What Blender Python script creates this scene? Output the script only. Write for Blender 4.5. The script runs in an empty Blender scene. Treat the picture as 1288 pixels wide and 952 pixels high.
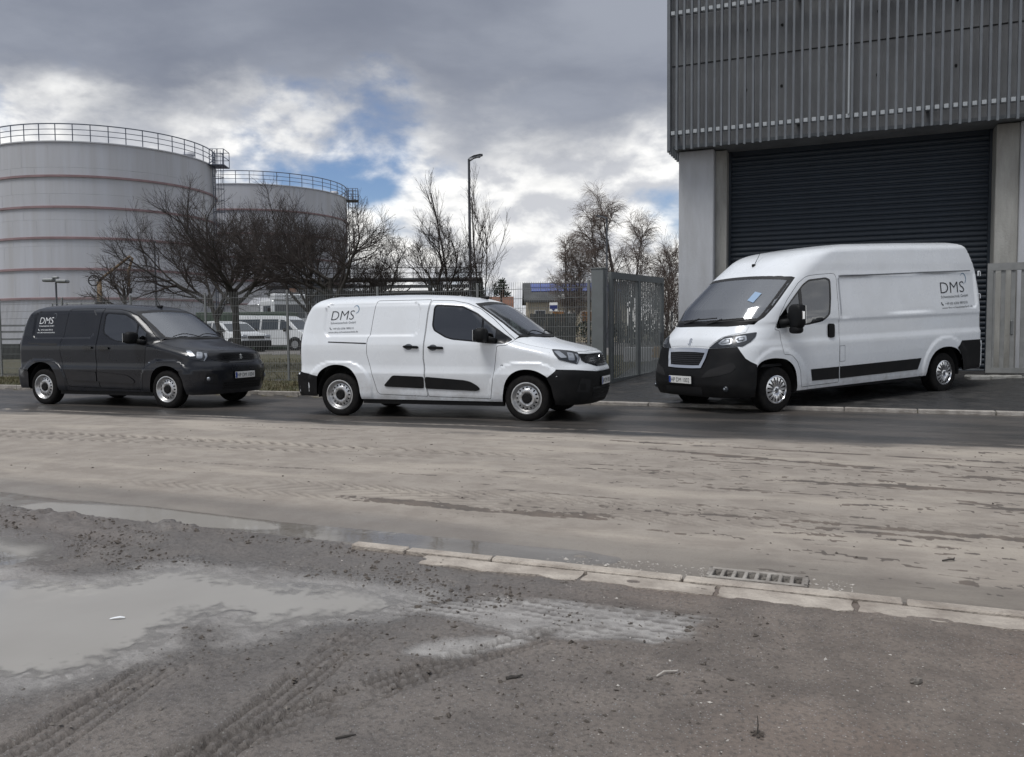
import bpy, bmesh, math, random
import numpy as np
from mathutils import Vector, Matrix
from mathutils.geometry import delaunay_2d_cdt
R = math.radians
SC = bpy.context.scene
COL = SC.collection
rng = random.Random(7)

# ---------------------------------------------------------------- camera, sky, sun, exposure
CAM_H, PITCH, ROLL = 1.24, R(3.2), R(0.5)
cr, sr = math.cos(ROLL), math.sin(ROLL)
fwd = Vector((0, math.cos(PITCH), -math.sin(PITCH)))
r0, u0 = Vector((1, 0, 0)), Vector((0, math.sin(PITCH), math.cos(PITCH)))
rt, up = cr*r0 - sr*u0, sr*r0 + cr*u0
cd = bpy.data.cameras.new('camera'); cam = bpy.data.objects.new('camera', cd); COL.objects.link(cam)
cam.matrix_world = Matrix(((rt.x, up.x, -fwd.x, 0), (rt.y, up.y, -fwd.y, 0), (rt.z, up.z, -fwd.z, CAM_H), (0, 0, 0, 1)))
cd.sensor_fit = 'HORIZONTAL'; cd.sensor_width = 36; cd.lens = 36*1035/1288
cd.shift_x = 9.5/1288
cd.clip_start = .05; cd.clip_end = 6000
SC.camera = cam
SC.view_settings.view_transform = 'Standard'; SC.view_settings.look = 'None'
SC.view_settings.exposure = 0.70; SC.view_settings.gamma = 1

SUN_EL, SUN_AZ = R(63), R(228)      # azimuth clockwise from +Y : behind the camera, a little to the left
sun_dir = Vector((math.sin(SUN_AZ)*math.cos(SUN_EL), math.cos(SUN_AZ)*math.cos(SUN_EL), math.sin(SUN_EL)))
sd = bpy.data.lights.new('sun', 'SUN'); sun = bpy.data.objects.new('sun', sd); COL.objects.link(sun)
sun.rotation_euler = (-sun_dir).to_track_quat('-Z', 'Y').to_euler()
sd.energy = 1.25; sd.angle = R(22); sd.color = (1, .98, .955)

def build_world():
    w = bpy.data.worlds.new('World'); SC.world = w; w.use_nodes = True
    nt = w.node_tree; N, L = nt.nodes, nt.links
    for n in list(N): N.remove(n)
    def nd(t, **k):
        n = N.new(t)
        for a, v in k.items():
            if a.startswith('i_'):
                n.inputs[int(a[2:]) if a[2:].isdigit() else a[2:]].default_value = v
            else: setattr(n, a, v)
        return n
    def mth(op, a, b=None, c=None, clamp=False):
        n = nd('ShaderNodeMath', operation=op, use_clamp=clamp)
        for i, v in enumerate((a, b, c)):
            if v is None: continue
            if isinstance(v, (int, float)): n.inputs[i].default_value = v
            else: L.new(v, n.inputs[i])
        return n.outputs[0]
    def ramp(v, lo, hi):
        n = nd('ShaderNodeMapRange', interpolation_type='SMOOTHSTEP'); L.new(v, n.inputs[0])
        n.inputs[1].default_value = lo; n.inputs[2].default_value = hi
        return n.outputs[0]
    def mixc(f, a, b):
        n = nd('ShaderNodeMix', data_type='RGBA')
        if isinstance(f, float): n.inputs[0].default_value = f
        else: L.new(f, n.inputs[0])
        for s, v in ((n.inputs[6], a), (n.inputs[7], b)):
            if isinstance(v, tuple): s.default_value = (*v, 1)
            else: L.new(v, s)
        return n.outputs[2]
    tc = nd('ShaderNodeTexCoord'); D = tc.outputs['Generated']
    sep = nd('ShaderNodeSeparateXYZ'); L.new(D, sep.inputs[0])
    x, y, z = sep.outputs
    el = mth('MAXIMUM', z, 0.0)
    # cloud layer seen in perspective : direction divided by height
    den = mth('ADD', el, .16)
    cx, cy = mth('DIVIDE', x, den), mth('DIVIDE', y, den)
    cmb = nd('ShaderNodeCombineXYZ'); L.new(cx, cmb.inputs[0]); L.new(cy, cmb.inputs[1])
    P = cmb.outputs[0]
    def noise(vec, scale, detail, rough, off=(0, 0, 0), dist=0.):
        m = nd('ShaderNodeMapping'); L.new(vec, m.inputs[0]); m.inputs['Location'].default_value = off
        n = nd('ShaderNodeTexNoise'); L.new(m.outputs[0], n.inputs['Vector'])
        n.inputs['Scale'].default_value = scale; n.inputs['Detail'].default_value = detail
        n.inputs['Roughness'].default_value = rough; n.inputs['Distortion'].default_value = dist
        return n.outputs[0]
    nL = noise(P, .55, 3, .5, SKY_O[0])
    nM = noise(P, 1.25, 8, .55, SKY_O[1], .2)
    # puffs near the horizon use direction space so they stay round
    def puff(off, up):
        mD = nd('ShaderNodeMapping'); L.new(D, mD.inputs[0]); mD.inputs['Scale'].default_value = (1, 1, 1.75); mD.inputs['Location'].default_value = (0, 0, up)
        a = noise(mD.outputs[0], 4.2, 9, .50, off, .15)
        b = noise(mD.outputs[0], 13., 6, .58, (off[1], off[2], off[0]), .2)
        return a, mth('ADD', mth('MULTIPLY', a, .78), mth('MULTIPLY', b, .22))
    nP, q0 = puff(SKY_O[2], 0.); _, q1 = puff(SKY_O[2], .030)
    sky = nd('ShaderNodeTexSky', sky_type='NISHITA', sun_disc=False)
    sky.sun_elevation = SUN_EL; sky.sun_rotation = SUN_AZ; sky.air_density = 1.; sky.dust_density = .6
    hs = nd('ShaderNodeMix', data_type='RGBA', blend_type='MULTIPLY'); hs.inputs[0].default_value = 1
    L.new(sky.outputs[0], hs.inputs[6]); hs.inputs[7].default_value = (SKYK*.092, SKYK*.100, SKYK*.118, 1)
    low = ramp(el, .015, .17)
    blue = mixc(low, (.36, .43, .50), hs.outputs[2])
    # bright cumulus cover, with gaps
    cov = ramp(q0, COV[0], COV[1])
    lit = ramp(mth('SUBTRACT', q0, q1), -.055, .060)
    core = ramp(q0, COV[1] + .02, COV[1] + .19)
    white = mixc(lit, (.38, .39, .415), (.74, .735, .715))
    white = mixc(mth('MULTIPLY', core, .35), white, (.38, .385, .40))
    base = mixc(cov, blue, white)
    # dark grey deck above : lower edge uneven
    edge = mth('ADD', el, mth('MULTIPLY', mth('SUBTRACT', nM, .5), .30))
    edge = mth('ADD', edge, mth('MULTIPLY', mth('SUBTRACT', q0, .5), .30))
    deck = ramp(edge, DECK[0], DECK[1])
    dcol = mixc(ramp(mth('ADD', mth('MULTIPLY', nL, .4), mth('MULTIPLY', nM, .6)), .40, .62), (.135, .150, .188), (.215, .232, .272))
    over = ramp(el, .45, .85)                      # overhead the deck is thinner and lighter all round
    dcol = mixc(over, dcol, (.44, .46, .50))
    col = mixc(deck, base, dcol)
    sc = nd('ShaderNodeVectorMath', operation='SCALE'); L.new(col, sc.inputs[0]); sc.inputs['Scale'].default_value = 10.
    bg = nd('ShaderNodeBackground'); L.new(sc.outputs[0], bg.inputs[0]); bg.inputs[1].default_value = SKY_STR
    out = nd('ShaderNodeOutputWorld'); L.new(bg.outputs[0], out.inputs[0])
SKY_STR = .10          # all sky colours above are given for this strength
SKYK = .55
SKY_O = [(3.1, 1.2, 0), (7.4, 8.35, 0), (5.2, 5.6, 4.3)]
COV = (.355, .485)
DECK = (.188, .305)
build_world()
# ---------------------------------------------------------------- helpers
def material(name, base=(.5, .5, .5), rough=.5, metal=0., spec=.5, coat=0., noise=0., nscale=8., bump=0., bscale=60., var=None, emit=None, rvar=0., inner=None, dirt=None, stretch=None):
    m = bpy.data.materials.new(name); m.use_nodes = True
    nt = m.node_tree; N, L = nt.nodes, nt.links
    b = N['Principled BSDF']
    b.inputs['Base Color'].default_value = (*base, 1); b.inputs['Roughness'].default_value = rough
    b.inputs['Metallic'].default_value = metal; b.inputs['Specular IOR Level'].default_value = spec
    if coat: b.inputs['Coat Weight'].default_value = coat; b.inputs['Coat Roughness'].default_value = .04
    tc = N.new('ShaderNodeTexCoord')
    if noise or rvar:
        n = N.new('ShaderNodeTexNoise'); n.inputs['Scale'].default_value = nscale; n.inputs['Detail'].default_value = 8; n.inputs['Roughness'].default_value = .62
        if stretch:
            mq = N.new('ShaderNodeMapping'); mq.inputs['Scale'].default_value = stretch; L.new(tc.outputs['Object'], mq.inputs[0]); L.new(mq.outputs[0], n.inputs['Vector'])
        else: L.new(tc.outputs['Object'], n.inputs['Vector'])
        if noise:
            mx = N.new('ShaderNodeMix'); mx.data_type = 'RGBA'
            v = var or tuple(c*(1 - noise) for c in base)
            mr = N.new('ShaderNodeMapRange'); mr.inputs[1].default_value = .35; mr.inputs[2].default_value = .68
            L.new(n.outputs[0], mr.inputs[0]); L.new(mr.outputs[0], mx.inputs[0])
            mx.inputs[6].default_value = (*base, 1); mx.inputs[7].default_value = (*v, 1)
            L.new(mx.outputs[2], b.inputs['Base Color'])
        if rvar:
            mr2 = N.new('ShaderNodeMapRange'); mr2.inputs[1].default_value = .3; mr2.inputs[2].default_value = .7
            mr2.inputs[3].default_value = max(0, rough - rvar); mr2.inputs[4].default_value = rough + rvar
            L.new(n.outputs[0], mr2.inputs[0]); L.new(mr2.outputs[0], b.inputs['Roughness'])
    if dirt:
        sx = N.new('ShaderNodeSeparateXYZ'); L.new(tc.outputs['Object'], sx.inputs[0])
        zr = N.new('ShaderNodeMapRange'); zr.interpolation_type = 'SMOOTHSTEP'; L.new(sx.outputs[2], zr.inputs[0]); zr.inputs[1].default_value = .78; zr.inputs[2].default_value = .20
        dn = N.new('ShaderNodeTexNoise'); dn.inputs['Scale'].default_value = 5; dn.inputs['Detail'].default_value = 9; dn.inputs['Roughness'].default_value = .7; L.new(tc.outputs['Object'], dn.inputs['Vector'])
        dr = N.new('ShaderNodeMapRange'); dr.inputs[1].default_value = .32; dr.inputs[2].default_value = .72; L.new(dn.outputs[0], dr.inputs[0])
        ml = N.new('ShaderNodeMath'); ml.operation = 'MULTIPLY'; L.new(zr.outputs[0], ml.inputs[0]); L.new(dr.outputs[0], ml.inputs[1])
        m3 = N.new('ShaderNodeMath'); m3.operation = 'MULTIPLY'; L.new(ml.outputs[0], m3.inputs[0]); m3.inputs[1].default_value = dirt
        md = N.new('ShaderNodeMix'); md.data_type = 'RGBA'; L.new(m3.outputs[0], md.inputs[0])
        src = b.inputs['Base Color'].links
        if src: L.new(src[0].from_socket, md.inputs[6])
        else: md.inputs[6].default_value = (*base, 1)
        md.inputs[7].default_value = (.22, .19, .16, 1); L.new(md.outputs[2], b.inputs['Base Color'])
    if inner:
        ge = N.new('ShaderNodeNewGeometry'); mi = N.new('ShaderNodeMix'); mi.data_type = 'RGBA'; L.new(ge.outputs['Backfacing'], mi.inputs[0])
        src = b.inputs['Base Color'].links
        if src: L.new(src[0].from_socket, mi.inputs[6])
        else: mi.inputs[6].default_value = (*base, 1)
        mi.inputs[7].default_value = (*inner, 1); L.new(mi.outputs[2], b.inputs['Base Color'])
    if bump:
        n2 = N.new('ShaderNodeTexNoise'); n2.inputs['Scale'].default_value = bscale; n2.inputs['Detail'].default_value = 6
        L.new(tc.outputs['Object'], n2.inputs['Vector'])
        bp = N.new('ShaderNodeBump'); bp.inputs['Strength'].default_value = bump; bp.inputs['Distance'].default_value = .02
        L.new(n2.outputs[0], bp.inputs['Height']); L.new(bp.outputs[0], b.inputs['Normal'])
    return m

def glass(name, tint=(.35, .40, .40), refl_rough=.02, ior=1.6):
    m = bpy.data.materials.new(name); m.use_nodes = True
    N, L = m.node_tree.nodes, m.node_tree.links
    for n in list(N): N.remove(n)
    t = N.new('ShaderNodeBsdfTransparent'); t.inputs[0].default_value = (*tint, 1)
    g = N.new('ShaderNodeBsdfGlossy'); g.inputs['Roughness'].default_value = refl_rough; g.inputs[0].default_value = (.95, .97, 1, 1)
    f = N.new('ShaderNodeFresnel'); f.inputs['IOR'].default_value = ior
    mx = N.new('ShaderNodeMixShader'); L.new(f.outputs[0], mx.inputs[0]); L.new(t.outputs[0], mx.inputs[1]); L.new(g.outputs[0], mx.inputs[2])
    o = N.new('ShaderNodeOutputMaterial'); L.new(mx.outputs[0], o.inputs[0])
    return m

def link(o, parent=None):
    COL.objects.link(o)
    if parent is not None: o.parent = parent
    return o

def empty(name, label, cat, mat=None, group=None, kind=None, loc=None):
    o = bpy.data.objects.new(name, None); COL.objects.link(o); o.empty_display_size = .2
    if mat is not None: o.matrix_world = mat
    if loc is not None: o.location = loc
    o['label'] = label; o['category'] = cat
    if group: o['group'] = group
    if kind: o['kind'] = kind
    return o

def tag(o, label=None, cat=None, group=None, kind=None):
    if label: o['label'] = label
    if cat: o['category'] = cat
    if group: o['group'] = group
    if kind: o['kind'] = kind
    return o

class MB:
    """collects geometry for one mesh object"""
    def __init__(s): s.v = []; s.f = []; s.mi = []; s.cur = 0; s.sm = []; s.smooth = False
    def add(s, verts, faces):
        b = len(s.v); s.v.extend([tuple(map(float, p)) for p in verts])
        for f in faces: s.f.append([b + i for i in f]); s.mi.append(s.cur); s.sm.append(s.smooth)
        return s
    def box(s, c, d, rz=0., M=None):
        hx, hy, hz = d[0]/2, d[1]/2, d[2]/2
        P = [Vector((sx*hx, sy*hy, sz*hz)) for sz in (-1, 1) for sy in (-1, 1) for sx in (-1, 1)]
        if rz: P = [Matrix.Rotation(rz, 3, 'Z') @ p for p in P]
        if M is not None: P = [M @ p for p in P]
        P = [p + Vector(c) for p in P]
        return s.add(P, [(0, 2, 3, 1), (4, 5, 7, 6), (0, 1, 5, 4), (1, 3, 7, 5), (3, 2, 6, 7), (2, 0, 4, 6)])
    def bbox(s, c, d, b=.01, rz=0.):
        """box with chamfered vertical & horizontal edges"""
        hx, hy, hz = d[0]/2, d[1]/2, d[2]/2; b = min(b, hx*.9, hy*.9, hz*.9)
        P = []; idx = {}
        for ax in range(3):
            for sx in (-1, 1):
                for sy in (-1, 1):
                    for sz in (-1, 1):
                        p = [sx*(hx - b), sy*(hy - b), sz*(hz - b)]; p[ax] = (sx*hx, sy*hy, sz*hz)[ax]
                        idx[(ax, sx, sy, sz)] = len(P); P.append(Vector(p))
        if rz: P = [Matrix.Rotation(rz, 3, 'Z') @ p for p in P]
        P = [p + Vector(c) for p in P]
        F = []
        for ax in range(3):
            o = [i for i in range(3) if i != ax]
            for sg in (-1, 1):
                q = []
                for (a, c2) in ((-1, -1), (1, -1), (1, 1), (-1, 1)):
                    k = [0, 0, 0]; k[ax] = sg; k[o[0]] = a; k[o[1]] = c2; q.append(idx[(ax, *k)])
                F.append(q if (sg > 0) ^ (ax == 1) else q[::-1])
        for ax in range(3):                                             # edges along axis ax
            o = [i for i in range(3) if i != ax]
            for a in (-1, 1):
                for c2 in (-1, 1):
                    k0 = [0, 0, 0]; k0[o[0]] = a; k0[o[1]] = c2; k1 = list(k0); k0[ax] = -1; k1[ax] = 1
                    F.append([idx[(o[0], *k0)], idx[(o[0], *k1)], idx[(o[1], *k1)], idx[(o[1], *k0)]])
        for sx in (-1, 1):
            for sy in (-1, 1):
                for sz in (-1, 1): F.append([idx[(a, sx, sy, sz)] for a in range(3)])
        return s.add(P, F)
    def tube(s, pts, rad, n=8, cap=True):
        pts = [Vector(p) for p in pts]; m = len(pts)
        rad = [rad]*m if isinstance(rad, (int, float)) else rad
        V = []; F = []; prev = None
        for i, p in enumerate(pts):
            t = (pts[min(i+1, m-1)] - pts[max(i-1, 0)]).normalized()
            if prev is None:
                a = Vector((0, 0, 1)) if abs(t.z) < .9 else Vector((1, 0, 0)); u = t.cross(a).normalized()
            else:
                u = (prev - t*prev.dot(t)); u = u.normalized() if u.length > 1e-6 else t.orthogonal().normalized()
            prev = u; w = t.cross(u)
            for k in range(n):
                an = 2*math.pi*k/n; V.append(p + (u*math.cos(an) + w*math.sin(an))*rad[i])
        for i in range(m-1):
            for k in range(n): F.append((i*n+k, i*n+(k+1) % n, (i+1)*n+(k+1) % n, (i+1)*n+k))
        if cap: F.append(tuple(range(n))[::-1]); F.append(tuple((m-1)*n+k for k in range(n)))
        return s.add(V, F)
    def lathe(s, prof, n=32, axis='z', c=(0, 0, 0), closed=False):
        """prof: (radius, height) pairs"""
        V = []; F = []; m = len(prof)
        for (r_, h) in prof:
            for k in range(n):
                an = 2*math.pi*k/n; a, b = r_*math.cos(an), r_*math.sin(an)
                q = (a, b, h) if axis == 'z' else ((a, h, b) if axis == 'y' else (h, a, b))
                V.append((q[0]+c[0], q[1]+c[1], q[2]+c[2]))
        for i in range(m-1 if not closed else m):
            j = (i+1) % m
            for k in range(n):
                q = (i*n+k, i*n+(k+1) % n, j*n+(k+1) % n, j*n+k); F.append(q if axis != 'y' else q[::-1])
        return s.add(V, F)
    def prism(s, poly, z0, z1, M=None):
        n = len(poly); V = [Vector((p[0], p[1], z0)) for p in poly] + [Vector((p[0], p[1], z1)) for p in poly]
        if M is not None: V = [M @ v for v in V]
        F = [tuple(range(n))[::-1], tuple(range(n, 2*n))] + [(i, (i+1) % n, n+(i+1) % n, n+i) for i in range(n)]
        return s.add(V, F)
    def build(s, name, mats, parent=None, smooth=None, angle=None):
        me = bpy.data.meshes.new(name); me.from_pydata(s.v, [], s.f)
        for m in (mats if isinstance(mats, (list, tuple)) else [mats]): me.materials.append(m)
        me.polygons.foreach_set('material_index', s.mi)
        if smooth is None: sm = s.sm
        else: sm = [smooth]*len(s.f)
        me.polygons.foreach_set('use_smooth', sm)
        me.update()
        if smooth and angle is not None:
            me.set_sharp_from_angle(angle=R(angle))
        return link(bpy.data.objects.new(name, me), parent)

def obj_from(name, V, F, mat, parent=None, smooth=False, normals=None):
    me = bpy.data.meshes.new(name); me.from_pydata([tuple(v) for v in V], [], [list(map(int, f)) for f in F])
    if mat is not None: me.materials.append(mat)
    me.polygons.foreach_set('use_smooth', [smooth]*len(me.polygons)); me.update()
    if normals is not None: me.normals_split_custom_set_from_vertices([tuple(n) for n in normals])
    return link(bpy.data.objects.new(name, me), parent)

def copy_tree(o, parent=None):
    c = o.copy(); COL.objects.link(c)
    if parent is not None: c.parent = parent
    for ch in o.children: copy_tree(ch, c)
    return c

TH = R(22.5)                                  # the road runs 22.5 degrees off the picture plane
US = Vector((math.cos(TH), -math.sin(TH), 0)); UT = Vector((math.sin(TH), math.cos(TH), 0))
def st(s, t, z=0.): return Vector((s*US.x + t*UT.x, s*US.y + t*UT.y, z))
ROAD_RZ = -TH

def in_poly(px, py, poly):
    poly = np.asarray(poly); n = len(poly); c = np.zeros(px.shape, bool)
    x0, y0 = poly[-1]
    for x1, y1 in poly:
        cond = ((y1 > py) != (y0 > py))
        with np.errstate(divide='ignore', invalid='ignore'):
            xi = (x0 - x1)*(py - y1)/((y0 - y1) if y0 != y1 else 1e-12) + x1
        c ^= cond & (px < xi); x0, y0 = x1, y1
    return c

def resample(poly, d, closed=True):
    P = [np.array(p, float) for p in poly]; out = []
    n = len(P)
    for i in range(n if closed else n-1):
        a, b = P[i], P[(i+1) % n]; k = max(1, int(math.ceil(np.linalg.norm(b-a)/d)))
        for j in range(k): out.append(a + (b-a)*j/k)
    if not closed: out.append(P[-1])
    return np.array(out)

def fillet(poly, r, n=4):
    """round the corners of a 2d polygon"""
    P = [np.array(p, float) for p in poly]; out = []; m = len(P)
    for i in range(m):
        p = P[i]; a = P[i-1] - p; b = P[(i+1) % m] - p
        la, lb = np.linalg.norm(a), np.linalg.norm(b); rr = min(r, la*.45, lb*.45)
        p0, p1 = p + a/la*rr, p + b/lb*rr
        for k in range(n+1):
            t = k/n; out.append((1-t)**2*p0 + 2*t*(1-t)*p + t*t*p1)
    return np.array(out)

def chaikin(pts, it=2):
    P = [np.array(p, float) for p in pts]
    for _ in range(it):
        Q = [P[0]]
        for a, b in zip(P[:-1], P[1:]): Q += [.75*a + .25*b, .25*a + .75*b]
        P = Q + [P[-1]]
    return [tuple(p) for p in P]

def inset(poly, d):
    """move a simple polygon's edges inwards by d"""
    P = np.asarray(poly, float); m = len(P)
    area = .5*np.sum(P[:, 0]*np.roll(P[:, 1], -1) - np.roll(P[:, 0], -1)*P[:, 1])
    sg = 1 if area > 0 else -1; out = []
    for i in range(m):
        a = P[i] - P[i-1]; b = P[(i+1) % m] - P[i]
        la, lb = np.linalg.norm(a), np.linalg.norm(b)
        if la < 1e-9 or lb < 1e-9: out.append(P[i]); continue
        na = sg*np.array([-a[1], a[0]])/la; nb = sg*np.array([-b[1], b[0]])/lb
        nn = na + nb; l = np.dot(nn, nn)
        out.append(P[i] + (nn*2/l*d if l > .3 else nb*d))
    return np.array(out)

def triangulate(outer, holes=(), d=.06, grid=True):
    loops = [np.asarray(outer, float)] + [np.asarray(h, float) for h in holes]
    pts = np.concatenate(loops); E = []; b = 0
    for l in loops:
        n = len(l); E += [(b+i, b+(i+1) % n) for i in range(n)]; b += n
    if grid:
        mn, mx = loops[0].min(0), loops[0].max(0)
        gx, gy = np.meshgrid(np.arange(mn[0]+d/2, mx[0], d), np.arange(mn[1]+d/2, mx[1], d)); gx, gy = gx.ravel(), gy.ravel()
        k = in_poly(gx, gy, loops[0])
        for h in loops[1:]: k &= ~in_poly(gx, gy, h)
        gx, gy = gx[k], gy[k]
        if len(gx):
            G = np.stack([gx, gy], 1); keep = np.ones(len(G), bool)
            for l in loops:
                a = l; c = np.roll(l, -1, 0)
                for p, q in zip(a, c):
                    e = q - p; ll = max(e @ e, 1e-12); t = np.clip(((G - p) @ e)/ll, 0, 1)
                    keep &= np.hypot(*(G - p - t[:, None]*e).T) > d*.42
            pts = np.concatenate([pts, G[keep]])
    V, _, F, _, _, _ = delaunay_2d_cdt([Vector(p) for p in pts], E, [], 0, 1e-7)
    V = np.array([tuple(v) for v in V]); F = np.array([f for f in F if len(f) == 3])
    c = V[F].mean(1); k = in_poly(c[:, 0], c[:, 1], loops[0])
    for h in loops[1:]: k &= ~in_poly(c[:, 0], c[:, 1], h)
    return V, F[k]

class Patch:
    """several surface patches of one shape gathered into one mesh with exact surface normals"""
    def __init__(s, shape): s.S = shape; s.V = []; s.N = []; s.F = []; s.n = 0; s.loops = []
    def add(s, kind, outer, holes=(), d=.06, off=0., th=.012, both=False, res=None, sides=(0,)):
        res = res or d
        outer = resample(outer, res); holes = [resample(h, res) for h in holes]
        V2, F = triangulate(outer, holes, d)
        for mir in ((0, 1) if both else sides):
            P = s.S.mp(kind, V2[:, 0], V2[:, 1]); Nn = s.S.normal(*P.T)
            P = P + Nn*off; Fm = F.copy()
            if mir: P = P*[1, -1, 1]; Nn = Nn*[1, -1, 1]
            fn = np.cross(P[Fm[:, 1]] - P[Fm[:, 0]], P[Fm[:, 2]] - P[Fm[:, 0]])
            fl = (fn*Nn[Fm].mean(1)).sum(1) < 0; Fm[fl] = Fm[fl][:, ::-1]
            s.V.append(P); s.N.append(Nn); s.F += [tuple(f + s.n) for f in Fm]; s.n += len(P)
            if th:
                for l in [outer] + holes:
                    Q = s.S.mp(kind, l[:, 0], l[:, 1]); QN = s.S.normal(*Q.T); Q = Q + QN*off
                    if mir: Q = Q*[1, -1, 1]; QN = QN*[1, -1, 1]
                    m = len(Q); tng = np.roll(Q, -1, 0) - np.roll(Q, 1, 0)
                    sn = np.cross(tng, QN); sn /= np.maximum(np.linalg.norm(sn, axis=1, keepdims=True), 1e-9)
                    s.V += [Q, Q - QN*th]; s.N += [sn, sn]
                    b = s.n; s.n += 2*m
                    s.F += [(b+i, b+(i+1) % m, b+m+(i+1) % m, b+m+i) for i in range(m)]
        return s
    def build(s, name, mat, parent=None):
        V = np.concatenate(s.V); N = np.concatenate(s.N)
        return obj_from(name, V, s.F, mat, parent, True, N)

def text_mesh(body, size, shear=0., font_off=0., align='LEFT'):
    c = bpy.data.curves.new('lettering', 'FONT'); c.body = body; c.size = size; c.shear = shear; c.offset = font_off; c.align_x = align
    c.resolution_u = 3; c.fill_mode = 'FRONT'
    o = bpy.data.objects.new('lettering', c); COL.objects.link(o)
    dg = bpy.context.evaluated_depsgraph_get(); me = o.evaluated_get(dg).to_mesh()
    V = np.array([tuple(v.co) for v in me.vertices]); F = [tuple(p.vertices) for p in me.polygons]
    o.evaluated_get(dg).to_mesh_clear()
    bpy.data.objects.remove(o); bpy.data.curves.remove(c)
    return V[:, :2], F
# ---------------------------------------------------------------- vehicle shapes (implicit rounded bodies)
def pl(xs, ys):
    xs = np.array(xs, float); ys = np.array(ys, float)
    return lambda v: np.interp(v, xs, ys)

def smoothpl(xs, ys, k=.02):
    xs = np.array(xs, float); ys = np.array(ys, float)
    fx = np.arange(xs[0] - 3*k, xs[-1] + 3*k, k/4)
    fy = np.interp(fx, xs, ys)
    # linear ends kept straight
    fy = np.where(fx < xs[0], ys[0] + (fx - xs[0])*(ys[1]-ys[0])/(xs[1]-xs[0]), fy)
    fy = np.where(fx > xs[-1], ys[-1] + (fx - xs[-1])*(ys[-1]-ys[-2])/(xs[-1]-xs[-2]), fy)
    n = 9; ker = np.hanning(n + 2)[1:-1]; ker /= ker.sum()
    p = np.pad(fy, n//2, mode='edge'); fs = np.convolve(p, ker, 'valid')
    fs[:6] = fy[:6]; fs[-6:] = fy[-6:]
    return lambda v: np.interp(v, fx, fs)

def sstep(a, b, v):
    t = np.clip((v - a)/(b - a), 0, 1)
    return t*t*(3 - 2*t)

def rrect(x, z, x0, x1, z0, z1, r):
    cx, cz, hx, hz = (x0+x1)/2, (z0+z1)/2, (x1-x0)/2 - r, (z1-z0)/2 - r
    qx, qz = np.abs(x-cx) - hx, np.abs(z-cz) - hz
    return np.hypot(np.maximum(qx, 0), np.maximum(qz, 0)) + np.minimum(np.maximum(qx, qz), 0) - r

class Shape:
    """(|y|/w(x,z))^ny + F^nf + R^nr + T^nt = 1 : F, R, T are the used-up part of front, rear and roof roundings."""
    def __init__(s, **k): s.__dict__.update(k)
    def terms(s, x, z):
        F = np.clip(1 - (s.xf(z) - x)/s.Lf(z), 0, None)**s.nf
        R = np.clip(1 - (x - s.xr(z))/s.Lr, 0, None)**s.nr
        T = np.clip((z - s.zt(x) + s.hs)/s.hs, 0, None)**s.nt
        return F + R + T
    def H(s, x, y, z):
        return (np.abs(y)/s.w(x, z))**s.ny + s.terms(x, z) - 1
    def y_at(s, x, z):
        return s.w(x, z)*np.clip(1 - s.terms(x, z), 0, None)**(1/s.ny)
    def bis(s, f, lo, hi, it=44):
        lo = np.array(lo, float); hi = np.array(hi, float)
        for _ in range(it):
            m = (lo + hi)/2; ins = f(m) < 0
            lo = np.where(ins, m, lo); hi = np.where(ins, hi, m)
        return (lo + hi)/2
    def x_front(s, y, z): return s.bis(lambda m: s.H(m, y, z), np.full_like(z, s.xm), s.xf(z) + .01)
    def x_rear(s, y, z): return s.bis(lambda m: s.H(m, y, z), np.full_like(z, s.xm), s.xr(z) - .01)
    def z_top(s, x, y): return s.bis(lambda m: s.H(x, y, m), np.full_like(x, s.zbase), np.full_like(x, 3.))
    def normal(s, x, y, z, h=.004):
        gx = s.H(x+h, y, z) - s.H(x-h, y, z); gy = s.H(x, y+h, z) - s.H(x, y-h, z); gz = s.H(x, y, z+h) - s.H(x, y, z-h)
        n = np.stack([gx, gy, gz], -1); l = np.linalg.norm(n, axis=-1, keepdims=True)
        return n/np.maximum(l, 1e-9)
    # parameter maps -> xyz
    def mp(s, kind, a, b):
        a = np.asarray(a, float); b = np.asarray(b, float)
        if kind == 'side': return np.stack([a, -s.y_at(a, b), b], -1)          # right-hand side, y < 0
        if kind == 'front': return np.stack([s.x_front(a, b), a, b], -1)
        if kind == 'rear': return np.stack([s.x_rear(a, b), a, b], -1)
        if kind == 'top': return np.stack([a, b, s.z_top(a, b)], -1)
        xc = s.xc if kind == 'cyl' else s.xc2
        r = s.bis(lambda m: s.H(xc + m*np.cos(a), m*np.sin(a), b), np.full_like(a, .2), np.full_like(a, 4.))
        return np.stack([xc + r*np.cos(a), r*np.sin(a), b], -1)
    def inv(s, kind, p):
        p = np.asarray(p, float)
        if kind == 'side': return p[..., [0, 2]]
        if kind in ('front', 'rear'): return p[..., [1, 2]]
        if kind == 'top': return p[..., [0, 1]]
        xc = s.xc if kind == 'cyl' else s.xc2
        an = np.arctan2(p[..., 1], p[..., 0] - xc)
        if kind == 'cylr': an = np.where(an < 0, an + 2*np.pi, an)
        return np.stack([an, p[..., 2]], -1)

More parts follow.
